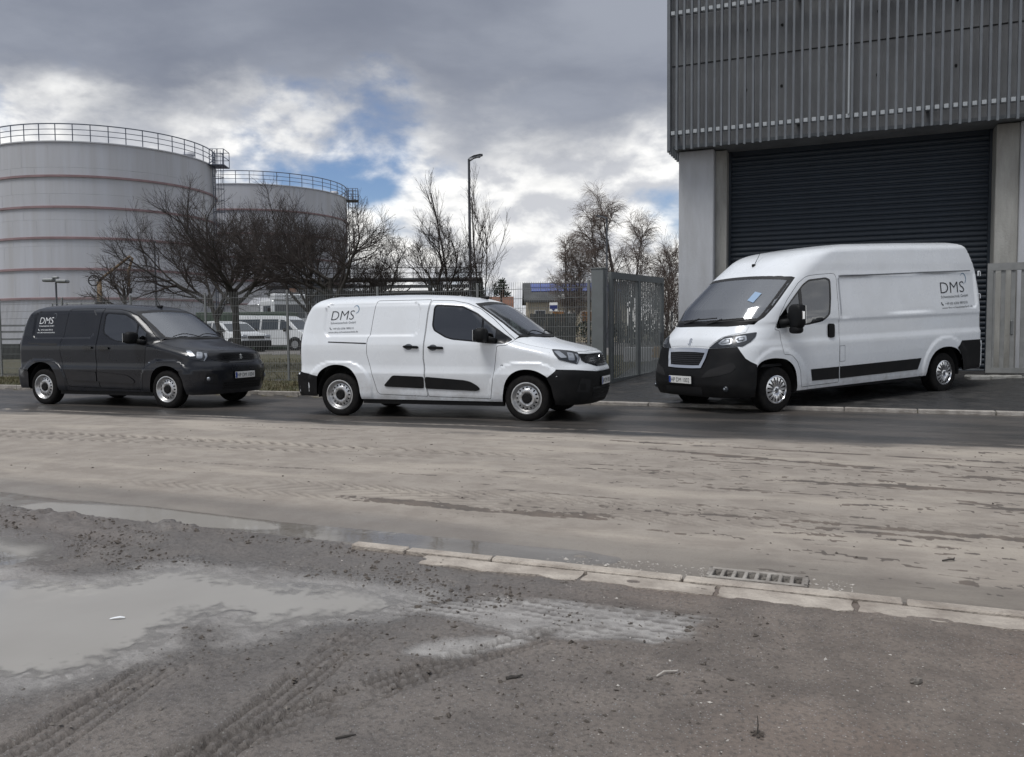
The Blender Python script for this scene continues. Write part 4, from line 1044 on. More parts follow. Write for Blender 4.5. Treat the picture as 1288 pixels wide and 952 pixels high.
def ground_h(s, t):
    z = np.zeros(s.shape); at = {}
    n1 = fbm(s*1.1, t*1.1, 4, 3); n2 = fbm(s*6, t*6, 4, 11); n3 = fbm(s*26, t*26, 3, 21)
    road = (t > KN) & (t < KF); yard = t <= KN; far = t >= KF
    # --- road
    st1 = fbm(s*.22 + .3*n1, t*3.2, 5, 31, .6); st2 = fbm(s*.9, t*7., 4, 41, .62); sp = fbm(s*4.2, t*12., 4, 51, .6)
    tilt = t - .030*(s + 4)                                  # wheel lines drift a little across the road
    mud = sstep(9.95, 9.05, tilt + .9*(st1 - .5) + .5*(n1 - .5)) 
    line = sstep(.07, .02, np.abs(t - 10.02 - .02*s + .1*(n1-.5)))*.75*sstep(.35, .6, st2); mud = np.maximum(mud, line)
    line = sstep(.05, .01, np.abs(t - 10.9 + .03*s + .12*(n1-.5)))*.35*sstep(.45, .65, st2); mud = np.maximum(mud, line)
    rt_ = sstep(-4.5, 1., s)                                 # more bare asphalt shows towards the right
    fr = fbm(s*2.6, t*15., 5, 61, .65); fr2 = fbm(s*9., t*30., 4, 66, .65)
    bare = np.zeros(s.shape)
    for a, b, w, k in STREAKS:
        d, al, _ = pdist(s, t, [a, b]); bare = np.maximum(bare, k*sstep(w, w*.15, d + .34*w*(st2 - .5)*4 + .02*(fr - .5)*4)*sstep(.36, .52, fr*.7 + st2*.3))
    bare = np.maximum(bare, sstep(.52, .62, fr)*sstep(.40, .60, st1*.5 + n1*.5)*.75*(.30 + .70*rt_)*sstep(4.9, 5.5, t))
    bare = np.maximum(bare, sstep(.55, .63, fr2)*.6*sstep(.42, .60, st2)*(.35 + .65*rt_))
    damp = sstep(5.02 - .05*(s + 5) + .30*(st2-.5), 4.72 - .05*(s + 5), t)*sstep(1.2, -.6, s)       # damp strip beside the gutter
    damp = np.maximum(damp, sstep(4.50 + .10*(st2-.5), 4.40, t)*sstep(-.9, -.5, s))
    at['bare'] = bare*mud
    mud = mud*(1 - .15*bare)
    z_r = .010*mud + .004*(n2 - .5)*mud + .006*(st2 - .5)*mud
    tread = np.zeros(s.shape)
    for (c, s0, s1, w, pitch, sl, amp) in ((7.52, -14, -2.2, .16, .17, 1.3, 1.), (7.20, -14, -3.2, .13, .17, -1.3, .7), (5.55, -5, 2.6, .20, .12, 1.6, .55), (5.25, -6, 1.5, .16, .12, -1.6, .4), (6.9, -2.5, .6, .16, .15, 1.3, .35)):
        cc = c + .028*(s + 6) if c > 7 else c + .03*(s+4)
        d = t - cc; m_ = sstep(w, w*.75, np.abs(d))*sstep(s0, s0+1, s)*sstep(s1, s1-1.5, s)*sstep(.30, .5, n2*.5 + n1*.5)
        ph = np.sin(2*np.pi*(s + sl*np.abs(d))/pitch); tr = sstep(-.1, .5, ph)*m_*amp
        tread = np.maximum(tread, tr)
    z_r = z_r - .020*tread*mud
    gut = sstep(4.66, 4.38, t + .012*(s + 3) - .10*(n1 - .5) - .06*(n2 - .5))*sstep(4.02, 4.16, t)
    gut = gut*(.25 + .75*sstep(-.55, -1.5, s + .5*(n2 - .5)))
    wetg = gut*sstep(-.75, -1.15, s + .3*(n1-.5))
    z_r = z_r - .0205*gut
    brown = sdist(s, t, [(-5.6, 4.12), (-5.5, 4.30), (-4.72, 4.44), (-3.58, 4.36), (-3.4, 4.28), (-4.3, 4.08)])
    z_r = np.where(brown < .1, z_r - .012*sstep(.1, -.05, brown), z_r)
    # --- yard
    zy = .022 + .012*(n1 - .5) + .014*(n2 - .5) + .005*(n3 - .5)
    lump = sstep(.16, .02, np.abs(t - 3.93 - .10*(s + 5.4)*.35))*sstep(-3.2, -3.8, s)*sstep(.42, .62, n2); zy = zy + .024*lump
    lump2 = sstep(3.2, 3.9, t)*sstep(-1.9, -2.8, s)*sstep(.53, .70, n2*.55 + n3*.45); zy = zy + .009*lump2
    rut = pdist(s, t, [(-5, 3.62), (-3.6, 3.56), (-2.33, 3.55), (-1.5, 3.60), (-.6, 3.62)])[0]; zy = zy - .018*sstep(.13, .03, rut) + .012*sstep(.09, .0, np.abs(rut - .16))*sstep(-.6, -2, s)
    dA = sdist(s, t, PUD_A) + .16*(n2 - .5) + .05*(n3 - .5)
    zA = ZA + np.clip(.060*dA, -.035, .030); kA = sstep(.75, .35, dA); zy = zy*(1 - kA) + zA*kA + kA*.008*(n3-.5)
    dB = sdist(s, t, PUD_B) + .14*(n2 - .5); kB = sstep(.3, .1, dB); zy = zy*(1-kB) + kB*(ZB + np.clip(.05*dB, -.02, .02))
    w1 = sdist(s, t, WET_1) + .22*(n2 - .5); w2 = sdist(s, t, WET_2) + .12*(n2 - .5)
    wsh = np.maximum(sstep(.06, -.06, w1), sstep(.03, -.04, w2))
    rid = sstep(.2, .75, np.sin(2*np.pi*(t + .07*s + .02*(n2-.5))/.052))*sstep(.16, -.02, w1)*sstep(.35, .5, fbm(s*3, t*22, 3, 68)); zy = zy*(1-.6*wsh) + .6*wsh*.016 - .007*rid
    ytr = rid*.8
    for ln, w in TRK:
        d, al, sd_ = pdist(s, t, ln); m_ = sstep(w, w*.85, d)
        LN = sum(math.hypot(b[0]-a[0], b[1]-a[1]) for a, b in zip(ln[:-1], ln[1:])); m_ = m_*sstep(LN, LN - .8, al)*sstep(0, .5, al)*sstep(-.02, .10, dA)*sstep(.25, .5, n1*.5 + n2*.5)
        wob = .006*(fbm(al*6, sd_*10, 3, 77) - .5)*4
        gr = np.maximum.reduce([sstep(.011, .004, np.abs(sd_ + wob - q*w)) for q in (-.78, -.28, .28, .78)])*sstep(.25, .45, n2)
        lug = sstep(.25, .7, np.sin(2*np.pi*(al + .6*np.abs(sd_))/.055))*m_*sstep(.45, .62, fbm(al*5, sd_*5, 3, 79))
        rb = np.maximum(gr*m_, .8*lug); edge = sstep(.03, .0, np.abs(d - w*1.08))
        ytr = np.maximum(ytr, rb); zy = zy - .006*m_*sstep(.3, .55, n2) - .013*rb + .008*edge*n2
    inl = (s > -2.7)
    bed = .0165 + .020*(n2 - .5) + .016*(fbm(s*2.3, t*9, 3, 87) - .5)
    zy = np.where((t > 3.66) & inl, zy*(1 - sstep(3.66, 3.76, t)) + sstep(3.66, 3.76, t)*(bed*sstep(3.99, 3.90, t) + .006*sstep(3.90, 3.99, t)), zy)      # bedding of kerb and slabs
    grass_h = .055 + .02*(t - KF) + .03*(n1 - .5) + .02*(n2-.5)
    grass_h = np.where(t > FT, .11 + .013*np.clip(t - FT, 0, 20) + .05*(n1 - .5), grass_h)
    dr_h = .03 + .050*np.clip(t - KF, 0, 6.) + .004*(n2 - .5)
    dm = drive_mask(s, t)
    zf = grass_h*(1 - dm) + dr_h*dm
    lot = sstep(30, 34, t)*(1-dm); zf = zf*(1 - lot) + (.36 + .0*t)*lot
    z_r = np.where((np.abs(s + .39) < .235) & (np.abs(t - 4.19) < .085), -.16, z_r)
    z = np.where(road, z_r, np.where(yard, zy, zf))
    at['bare'] = np.where(road, at['bare'], 0.); at['mud'] = np.where(road, mud, 0.)
    at['wet'] = np.where(road, np.maximum(np.maximum(damp*.75, wetg), .55*bare*0), np.where(yard, np.clip(np.maximum(wsh, sstep(.28, .02, dA)*.8) + .55*sstep(.25, 0, dB) + .75*sstep(.2, -1.9, s + .9*(n1-.5))*(.55 + .45*sstep(1.2, 2.6, t)), 0, 1), 0.))
    at['pale'] = np.where(yard, np.maximum(wsh*.72, .5*sstep(.2, .02, dA)), np.where(road, wetg*.05, 0.))  # pale slurry; the wet patch also has its sky reflection put into the colour
    at['groove_shade'] = np.where(yard, ytr, tread)  # tyre grooves: dark wet soil, plus the shade of the relief as colour
    at['red'] = np.where(yard, sstep(.45, .7, fbm(s*.9 + 5, t*.9, 3, 71)), 0.)
    at['sdv'] = np.where(t < KF, 0., dm)
    return z, at

def build_ground():
    rr = np.concatenate([np.geomspace(.3, 1.5, 10)[:-1], np.exp(np.arange(math.log(1.5), math.log(16), .0062)), np.exp(np.arange(math.log(16.1), math.log(60), .022)), np.geomspace(61, 4000, 26)])
    az = np.radians(np.concatenate([np.arange(-180, -52, 4.), np.arange(-52, -40, .5), np.arange(-40, 40, .125), np.arange(40, 52, .5), np.arange(52, 180, 4.)]))
    nr, na = len(rr), len(az)
    A, Rr = np.meshgrid(az, rr); x, y = (np.sin(A)*Rr).ravel(), (np.cos(A)*Rr).ravel()
    s, t = x*US.x + y*US.y, x*UT.x + y*UT.y
    z, at = ground_h(s, t)
    i, j = np.meshgrid(np.arange(nr-1), np.arange(na), indexing='ij'); jn = (j+1) % na
    Q = np.stack([i*na + j, (i+1)*na + j, (i+1)*na + jn, i*na + jn], -1).reshape(-1, 4)[:, ::-1]
    tc, sc = t[Q].mean(1), s[Q].mean(1); dm = at['sdv'][Q].mean(1)
    cap = np.arange(na)
    for poly, lev, grow in PUDDLES:
        sel = np.where((Rr.ravel()[Q[:, 0]] < 14) & (np.abs(A.ravel()[Q[:, 0]]) < 1.2))[0]
        q = Q[sel]; k = (sdist(sc[sel], tc[sel], poly) < grow) & ((lev - z[q]).max(1) > 0); q = q[k]
        if not len(q): continue
        ids, inv = np.unique(q.ravel(), return_inverse=True); me = bpy.data.meshes.new('puddle'); me.vertices.add(len(ids)); me.loops.add(len(q)*4); me.polygons.add(len(q))
        me.vertices.foreach_set('co', np.stack([x[ids], y[ids], np.full(len(ids), lev)], 1).ravel().astype(np.float32)); me.loops.foreach_set('vertex_index', inv.astype(np.int32)); me.polygons.foreach_set('loop_start', np.arange(0, len(q)*4, 4, dtype=np.int32)); me.update(calc_edges=True)
        la = me.attributes.new('depth', 'FLOAT', 'POINT'); la.data.foreach_set('value', (lev - z[ids]).astype(np.float32)); me.materials.append(WAT)
        o = link(bpy.data.objects.new('puddle', me)); o['kind'] = 'structure'
    zones = {'yard': (tc <= KN), 'road': (tc > KN) & (tc < KF), 'driveway': (tc >= KF) & (dm > .5) & (tc < 70), 'verge': (tc >= KF) & (dm <= .5) & (tc < 31.5), 'lot': (tc >= 31.5) & (dm <= .5) & (tc < 70)}
    zones['ground'] = (tc >= 70)
    for nm, k in zones.items():
        q = Q[k]; ids, inv = np.unique(q.ravel(), return_inverse=True)
        me = bpy.data.meshes.new(nm); nv, nf = len(ids), len(q)
        me.vertices.add(nv); me.loops.add(nf*4); me.polygons.add(nf)
        me.vertices.foreach_set('co', np.stack([x[ids], y[ids], z[ids]], 1).ravel().astype(np.float32))
        me.loops.foreach_set('vertex_index', inv.astype(np.int32)); me.polygons.foreach_set('loop_start', np.arange(0, nf*4, 4, dtype=np.int32))
        me.polygons.foreach_set('use_smooth', np.ones(nf, bool)); me.update(calc_edges=True)
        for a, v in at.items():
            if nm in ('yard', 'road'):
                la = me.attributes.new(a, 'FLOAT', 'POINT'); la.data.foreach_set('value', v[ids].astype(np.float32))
        me.materials.append(G[nm]); o = link(bpy.data.objects.new(nm, me)); o['kind'] = 'structure'

def ground_mat(name, kind):
    m = bpy.data.materials.new(name); m.use_nodes = True; nt = m.node_tree; N, L = nt.nodes, nt.links; b = N['Principled BSDF']
    ge = N.new('ShaderNodeNewGeometry'); mp_ = N.new('ShaderNodeMapping'); mp_.inputs['Rotation'].default_value = (0, 0, TH); L.new(ge.outputs['Position'], mp_.inputs[0]); P = mp_.outputs[0]
    def attr(n): a = N.new('ShaderNodeAttribute'); a.attribute_name = n; return a.outputs['Fac']
    def noise(sc, det=6, ro=.6, st=(1, 1, 1)):
        q = N.new('ShaderNodeMapping'); q.inputs['Scale'].default_value = st; L.new(P, q.inputs[0])
        n = N.new('ShaderNodeTexNoise'); n.inputs['Scale'].default_value = sc; n.inputs['Detail'].default_value = det; n.inputs['Roughness'].default_value = ro; L.new(q.outputs[0], n.inputs['Vector']); return n.outputs[0]
    def rng_(v, a, b_, c=0., d=1.):
        n = N.new('ShaderNodeMapRange'); n.interpolation_type = 'SMOOTHSTEP'; L.new(v, n.inputs[0]); n.inputs[1].default_value = a; n.inputs[2].default_value = b_; n.inputs[3].default_value = c; n.inputs[4].default_value = d; return n.outputs[0]
    def mix(f, a, c, bl='MIX'):
        n = N.new('ShaderNodeMix'); n.data_type = 'RGBA'; n.blend_type = bl
        if isinstance(f, (int, float)): n.inputs[0].default_value = f
        else: L.new(f, n.inputs[0])
        for s_, v in ((n.inputs[6], a), (n.inputs[7], c)):
            if isinstance(v, tuple): s_.default_value = (*v, 1)
            else: L.new(v, s_)
        return n.outputs[2]
    def mth(op, a, c):
        n = N.new('ShaderNodeMath'); n.operation = op
        for k, v in enumerate((a, c)):
            if isinstance(v, (int, float)): n.inputs[k].default_value = v
            else: L.new(v, n.inputs[k])
        return n.outputs[0]
    fine = noise(55, 5, .65); grit = noise(170, 3, .7); mid = noise(3.2, 7, .62); big = noise(.6, 4, .5)
    speck = N.new('ShaderNodeTexVoronoi'); speck.inputs['Scale'].default_value = 75; L.new(P, speck.inputs['Vector']); sp = speck.outputs['Distance']; spc = speck.outputs['Color']
    hgt = None
    if kind == 'road':
        asp = mix(rng_(grit, .4, .65), (.024, .0235, .023), (.054, .051, .049)); asp = mix(rng_(noise(1.6, 6, .6, (.25, 1, 1)), .40, .62), asp, (.080, .071, .064))
        mudc = mix(rng_(mid, .35, .65), (.312, .278, .240), (.250, .219, .188)); mudc = mix(rng_(noise(1.5, 6, .65, (.3, 1, 1)), .48, .66, 0, .75), mudc, (.40, .355, .30)); mudc = mix(rng_(fine, .52, .70, 0, .40), mudc, (.20, .166, .138))
        edge = mth('ADD', attr('mud'), mth('MULTIPLY', mth('SUBTRACT', fine, .5), .7)); f = rng_(edge, .12, .95)
        col = mix(f, asp, mudc)
        chip = mth('ADD', attr('bare'), mth('MULTIPLY', mth('SUBTRACT', noise(22, 6, .68, (.35, 1, 1)), .5), 1.1)); col = mix(rng_(chip, .30, .46), col, mix(rng_(mid, .4, .6), (.150, .122, .100), (.105, .090, .078)))
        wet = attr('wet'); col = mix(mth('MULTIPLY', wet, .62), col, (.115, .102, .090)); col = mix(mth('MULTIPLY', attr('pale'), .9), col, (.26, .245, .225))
        col = mix(mth('MULTIPLY', attr('groove_shade'), .85), col, (.120, .102, .088))  # shade of the tread prints painted into the mud colour
        L.new(col, b.inputs['Base Color'])
        r = mth('SUBTRACT', rng_(f, 0, 1, .38, .80), mth('MULTIPLY', wet, .50)); r = mth('ADD', r, mth('MULTIPLY', mth('SUBTRACT', mid, .5), .25)); L.new(r, b.inputs['Roughness'])
        hgt = mth('ADD', mth('MULTIPLY', fine, .6), mth('MULTIPLY', grit, .4)); bs = .35
    elif kind == 'yard':
        c1 = mix(rng_(mid, .32, .66), (.205, .172, .146), (.128, .107, .092)); c1 = mix(mth('MULTIPLY', attr('red'), .45), c1, (.190, .142, .114))
        c1 = mix(rng_(fine, .45, .68, 0, .7), c1, (.080, .070, .062)); hs = N.new('ShaderNodeHueSaturation'); hs.inputs['Saturation'].default_value = .10; hs.inputs['Value'].default_value = .45; L.new(spc, hs.inputs['Color'])
        c1 = mix(rng_(sp, .12, .26, .55, 0), c1, hs.outputs[0])
        c1 = mix(rng_(grit, .60, .70, 0, .45), c1, (.30, .27, .24))
        wet = attr('wet'); col = mix(mth('MULTIPLY', wet, .62), c1, mix(rng_(fine, .42, .64), (.150, .146, .141), (.078, .075, .072))); col = mix(mth('MULTIPLY', attr('pale'), rng_(noise(14, 5, .55, (.5, 1, 1)), .30, .65, .45, .95)), col, (.52, .50, .475))  # last mix lays slurry tone and painted sky sheen on the wet patch
        col = mix(mth('MULTIPLY', attr('groove_shade'), .75), col, (.062, .052, .044))  # darkens grooves: wet soil and painted groove shade together
        L.new(col, b.inputs['Base Color'])
        r = mth('SUBTRACT', .80, mth('MULTIPLY', wet, .60)); r = mth('ADD', r, mth('MULTIPLY', mth('SUBTRACT', mid, .5), .30)); r = mth('MAXIMUM', r, .14); L.new(r, b.inputs['Roughness'])
        hgt = mth('ADD', mth('MULTIPLY', fine, .6), mth('MULTIPLY', grit, .5)); bs = .75
    elif kind == 'driveway':
        col = mix(rng_(grit, .4, .65), (.017, .017, .0175), (.040, .039, .038)); col = mix(rng_(mid, .5, .7, 0, .6), col, (.060, .055, .050)); L.new(col, b.inputs['Base Color'])
        L.new(rng_(mid, .35, .65, .32, .7), b.inputs['Roughness']); hgt = grit; bs = .4
    elif kind == 'lot':
        col = mix(rng_(mid, .4, .65), (.16, .15, .14), (.10, .095, .09)); L.new(col, b.inputs['Base Color']); b.inputs['Roughness'].default_value = .8; hgt = fine; bs = .4
    else:
        col = mix(rng_(mid, .35, .65), (.060, .062, .032), (.115, .098, .062)); col = mix(rng_(fine, .45, .7), col, (.040, .042, .022)); L.new(col, b.inputs['Base Color']); b.inputs['Roughness'].default_value = .95; hgt = fine; bs = .8
    bp = N.new('ShaderNodeBump'); bp.inputs['Strength'].default_value = bs; bp.inputs['Distance'].default_value = .012; L.new(hgt, bp.inputs['Height']); L.new(bp.outputs[0], b.inputs['Normal'])
    return m
G = {k: ground_mat(k + '_surface', k if k in ('road', 'yard', 'driveway', 'lot') else 'grass') for k in ('road', 'yard', 'driveway', 'verge', 'lot', 'ground')}

# water standing in the hollows : turbid, so that shallow margins let the mud show
def water_mat():
    m = bpy.data.materials.new('muddy_water'); m.use_nodes = True; N, L = m.node_tree.nodes, m.node_tree.links
    for n in list(N): N.remove(n)
    at = N.new('ShaderNodeAttribute'); at.attribute_name = 'depth'
    mr = N.new('ShaderNodeMapRange'); mr.interpolation_type = 'SMOOTHSTEP'; L.new(at.outputs['Fac'], mr.inputs[0]); mr.inputs[1].default_value = 0; mr.inputs[2].default_value = .009; mr.inputs[3].default_value = .20; mr.inputs[4].default_value = .95
    ge = N.new('ShaderNodeNewGeometry'); n = N.new('ShaderNodeTexNoise'); n.inputs['Scale'].default_value = 1.8; n.inputs['Detail'].default_value = 5; L.new(ge.outputs['Position'], n.inputs['Vector'])
    mx = N.new('ShaderNodeMix'); mx.data_type = 'RGBA'; L.new(n.outputs[0], mx.inputs[0]); mx.inputs[6].default_value = (.31, .292, .265, 1); mx.inputs[7].default_value = (.40, .382, .352, 1)
    df = N.new('ShaderNodeBsdfDiffuse'); L.new(mx.outputs[2], df.inputs[0]); tr = N.new('ShaderNodeBsdfTransparent')
    m1 = N.new('ShaderNodeMixShader'); L.new(mr.outputs[0], m1.inputs[0]); L.new(tr.outputs[0], m1.inputs[1]); L.new(df.outputs[0], m1.inputs[2])
    n2 = N.new('ShaderNodeTexNoise'); n2.inputs['Scale'].default_value = 9; n2.inputs['Detail'].default_value = 2; L.new(ge.outputs['Position'], n2.inputs['Vector'])
    bp = N.new('ShaderNodeBump'); bp.inputs['Strength'].default_value = .025; bp.inputs['Distance'].default_value = .02; L.new(n2.outputs[0], bp.inputs['Height'])
    gl = N.new('ShaderNodeBsdfGlossy'); gl.inputs['Roughness'].default_value = .03; L.new(bp.outputs[0], gl.inputs['Normal'])
    fr = N.new('ShaderNodeFresnel'); fr.inputs['IOR'].default_value = 1.36
    m2 = N.new('ShaderNodeMixShader'); L.new(fr.outputs[0], m2.inputs[0]); L.new(m1.outputs[0], m2.inputs[1]); L.new(gl.outputs[0], m2.inputs[2])
    o = N.new('ShaderNodeOutputMaterial'); L.new(m2.outputs[0], o.inputs[0]); return m
WAT = water_mat()
PUDDLES = [(PUD_A, ZA, .32), (PUD_B, ZB, .16), ([(-9, 4.10), (-9, 4.75), (-.6, 4.60), (-.6, 4.10)], ZG - .002, 0)]
build_ground()
# ---------------------------------------------------------------- kerbs, slabs, gully
M['kerb'] = material('kerb_concrete', (.40, .375, .34), .85, noise=.45, nscale=7, var=(.20, .18, .16), bump=.5, bscale=60)
M['slab'] = material('slab_concrete', (.50, .45, .39), .85, noise=.6, nscale=4, var=(.24, .205, .175), bump=.7, bscale=45)
M['iron'] = material('cast_iron', (.07, .066, .062), .6, metal=.6, noise=.5, nscale=20, var=(.14, .11, .085))
M['galv'] = material('galvanised', (.23, .24, .24), .5, metal=.55, noise=.25, nscale=6)
M['fence_grey'] = material('fence_grey', (.19, .197, .195), .55, noise=.2, nscale=3)
M['gate_grey'] = material('gate_grey', (.165, .178, .178), .5, noise=.2, nscale=2.5, var=(.132, .142, .142))
M['gate_light'] = material('gate_light', (.25, .255, .25), .6, noise=.3, nscale=3)
M['concrete'] = material('smooth_concrete', (.50, .515, .54), .85, noise=.25, nscale=3.2, stretch=(1, 1, .22), var=(.40, .405, .415), bump=.15, bscale=30)
M['concrete_worn'] = material('worn_concrete', (.40, .395, .37), .9, noise=.55, nscale=3.5, stretch=(1, 1, .2), var=(.24, .235, .215), bump=.3, bscale=25)
M['dark_wall'] = material('dark_wall', (.235, .243, .252), .85, noise=.55, nscale=1.6, stretch=(1, 1, .35), var=(.15, .155, .163), bump=.3, bscale=10)
M['slat_metal'] = material('slat_metal', (.150, .163, .178), .5, metal=.3, noise=.2, nscale=2)
M['clip_metal'] = material('clip_metal', (.38, .40, .41), .45, metal=.5)
M['shutter'] = material('shutter_slate', (.015, .024, .036), .5, noise=.2, nscale=2)

def jit_box(mb, c, d, rz, r_, j=.006, b=.008):
    n = len(mb.v); mb.bbox(c, d, b, rz)
    for k in range(n, len(mb.v)):
        v = mb.v[k]; mb.v[k] = (v[0] + r_.uniform(-j, j)*.5, v[1] + r_.uniform(-j, j)*.5, v[2] + r_.uniform(-j, j)*.4)

def build_kerbs():
    r_ = random.Random(3)
    far = empty('road_kerb', 'low pale concrete kerb along the far edge of the road', 'kerb', kind='structure', loc=st(0, KF))
    s = -24.
    while s < 8:
        l = 1.0; m = MB(); zc = .035 if s < -4.6 else .012
        jit_box(m, st(s + l/2, KF, zc) - far.location, (l - .012, .13, .13 if s < -4.6 else .09), ROAD_RZ, r_, .008)
        m.build('kerb_stone', M['kerb'], far); s += l
    near = empty('yard_kerb', 'worn flush concrete edging with slabs between road and muddy yard', 'kerb', kind='structure', loc=st(0, KN))
    s = -2.62
    for l in (.36, .52, 1.02, .98, .60, 1.0, 1.0, 1.0, 1.0):
        m = MB(); jit_box(m, st(s + l/2, KN - .035, -.018) - near.location, (l - .012, .072, .10), ROAD_RZ, r_, .007); m.build('kerb_stone', M['slab'], near); s += l
    # slabs with broken edges
    s = -2.12
    for l in (.92, .66, .60, .72, .78, .9, .9, .9):
        w = .155 + r_.uniform(-.01, .01); n = 9
        tp = []; t1 = KN - .082
        for k in range(n+1): tp.append((s + .008 + (l - .02)*k/n + r_.uniform(-.006, .006), t1 + r_.uniform(-.004, .003)))
        for k in range(3): tp.append((s + l - .012 + r_.uniform(-.008, .004), t1 - w*(k+1)/4))
        for k in range(n, -1, -1): tp.append((s + .008 + (l - .02)*k/n, t1 - w + r_.uniform(-.028, .022)))
        for k in range(3): tp.append((s + .01 + r_.uniform(-.004, .008), t1 - w*(3-k)/4))
        cx = [p[0] for p in tp]; c0 = st(s + l/2, t1 - w/2)
        a = [st(p[0], p[1], .020 + r_.uniform(-.003, .003)) - near.location for p in tp]; b = [v - Vector((0, 0, .06)) for v in a]; nn = len(a)
        m = MB().add(a + b, [tuple(range(nn)), tuple(range(nn, 2*nn))[::-1]] + [(i, nn+i, nn+(i+1) % nn, (i+1) % nn) for i in range(nn)])
        o = m.build('concrete_slab', M['slab'], near)
        s += l
    # kerb inlet
    g = empty('gully_grate', 'cast iron gully grate with dark slots set in the near kerb', 'grate', loc=st(-.39, 4.19))
    W = .44; f = MB()
    for dt in (-.075, .075): f.bbox(st(0, dt, .0), (W + .04, .022, .05), .004, ROAD_RZ)
    for ds in (-W/2 - .01, W/2 + .01): f.bbox(st(ds, 0, .0), (.02, .17, .05), .004, ROAD_RZ)
    f.build('grate_frame', M['kerb'], g)
    for k in range(9):
        b = MB().bbox(st(-W/2 + W*k/8, 0, -.002), (.019, .135, .05), .004, ROAD_RZ); b.build('grate_bar', M['kerb'], g)
    p = MB().box(st(0, 0, -.125), (W, .14, .004), ROAD_RZ); p.build('pit', M['under'], g)
build_kerbs()

# ---------------------------------------------------------------- wire mesh fence, posts, gates
def mesh_panel(name, root, a, b, h, mat, pv=.05, ph=.2, w=.007):
    a, b = Vector(a), Vector(b); L_ = (b - a).length; d = (b - a)/L_; n = Vector((-d.y, d.x, 0)); m = MB()
    k = int(L_/pv)
    for i in range(k+1):
        p = a + d*(L_*i/k); q = w/2
        m.add([p - d*q - n*q, p + d*q - n*q, p + n*q, p - d*q - n*q + Vector((0, 0, h)), p + d*q - n*q + Vector((0, 0, h)), p + n*q + Vector((0, 0, h))], [(0, 1, 4, 3), (1, 2, 5, 4), (2, 0, 3, 5)])
    z = .03
    while z < h:
        for sg in (-1, 1):
            c = (a + b)/2 + n*sg*.007 + Vector((0, 0, z)); m.box(c, (L_, .007, .009), math.atan2(d.y, d.x))
        z += ph
    o = m.build(name, mat, root); o['kind'] = 'stuff'; return o

def fence(name, label, pts, h, zb, group=None, pitch=2.5, post=.06, mat=None, posth=None, pv=.05, wire=.007):
    mat = mat or M['fence_grey']; root = empty(name, label, 'fence', loc=pts[0], group=group)
    o = Vector(pts[0])
    for a, b in zip(pts[:-1], pts[1:]):
        a, b = Vector(a), Vector(b); L_ = (b - a).length; n = max(1, round(L_/pitch)); d = (b - a)/L_; rz = math.atan2(d.y, d.x)
        for i in range(n+1):
            p = a + (b - a)*i/n - o
            m = MB().bbox(p + Vector((0, 0, (posth or h)/2 - .05)), (post, post*.7, (posth or h) + .1), .006, rz); m.build('post', mat, root)
        for i in range(n):
            p, q = a + (b - a)*i/n - o, a + (b - a)*(i+1)/n - o
            mesh_panel('mesh_panel', root, p + d*.03, q - d*.03, h, mat, pv, .2, wire)
    return root
FZ = .12
fence('mesh_fence', 'long grey wire mesh fence on posts behind the two compact vans', [st(-24.8, FT, FZ), st(-4.85, FT, FZ)], 2.18, FZ)
# concrete gravel board under the fence
gb = empty('fence_plinth', 'low concrete boards along the foot of the wire fence', 'plinth', loc=st(-15, FT, 0))
for k in range(8):
    m = MB().bbox(st(-24.8 + 2.5*k + 1.25 + 15, .02, .05), (2.42, .05, .16), .006, ROAD_RZ); m.build('concrete_board', M['kerb'], gb)

def gate_post(label, p, w, h):
    r = empty('gate_post', label, 'gate post', loc=p)
    MB().bbox((0, 0, h/2), (w, w, h), .008, ROAD_RZ).build('column', M['gate_grey'], r)
    MB().bbox((0, 0, h + .012), (w + .03, w + .03, .024), .006, ROAD_RZ).build('cap', M['gate_grey'], r)
    MB().bbox((0, 0, .01), (w + .14, w + .14, .03), .006, ROAD_RZ).build('base_plate', M['gate_grey'], r)
    hb = MB()
    for z in (.45, 1.2, 2.0): hb.lathe([(0, z - .06), (.028, z - .06), (.028, z + .06), (0, z + .06)], 10, 'z', (w/2 + .03, w*.25, 0))
    hb.build('hinge', M['galv'], r)
gate_post('thick square grey gate post at the end of the wire fence', (1.93, 16.75, .08), .25, 2.42)

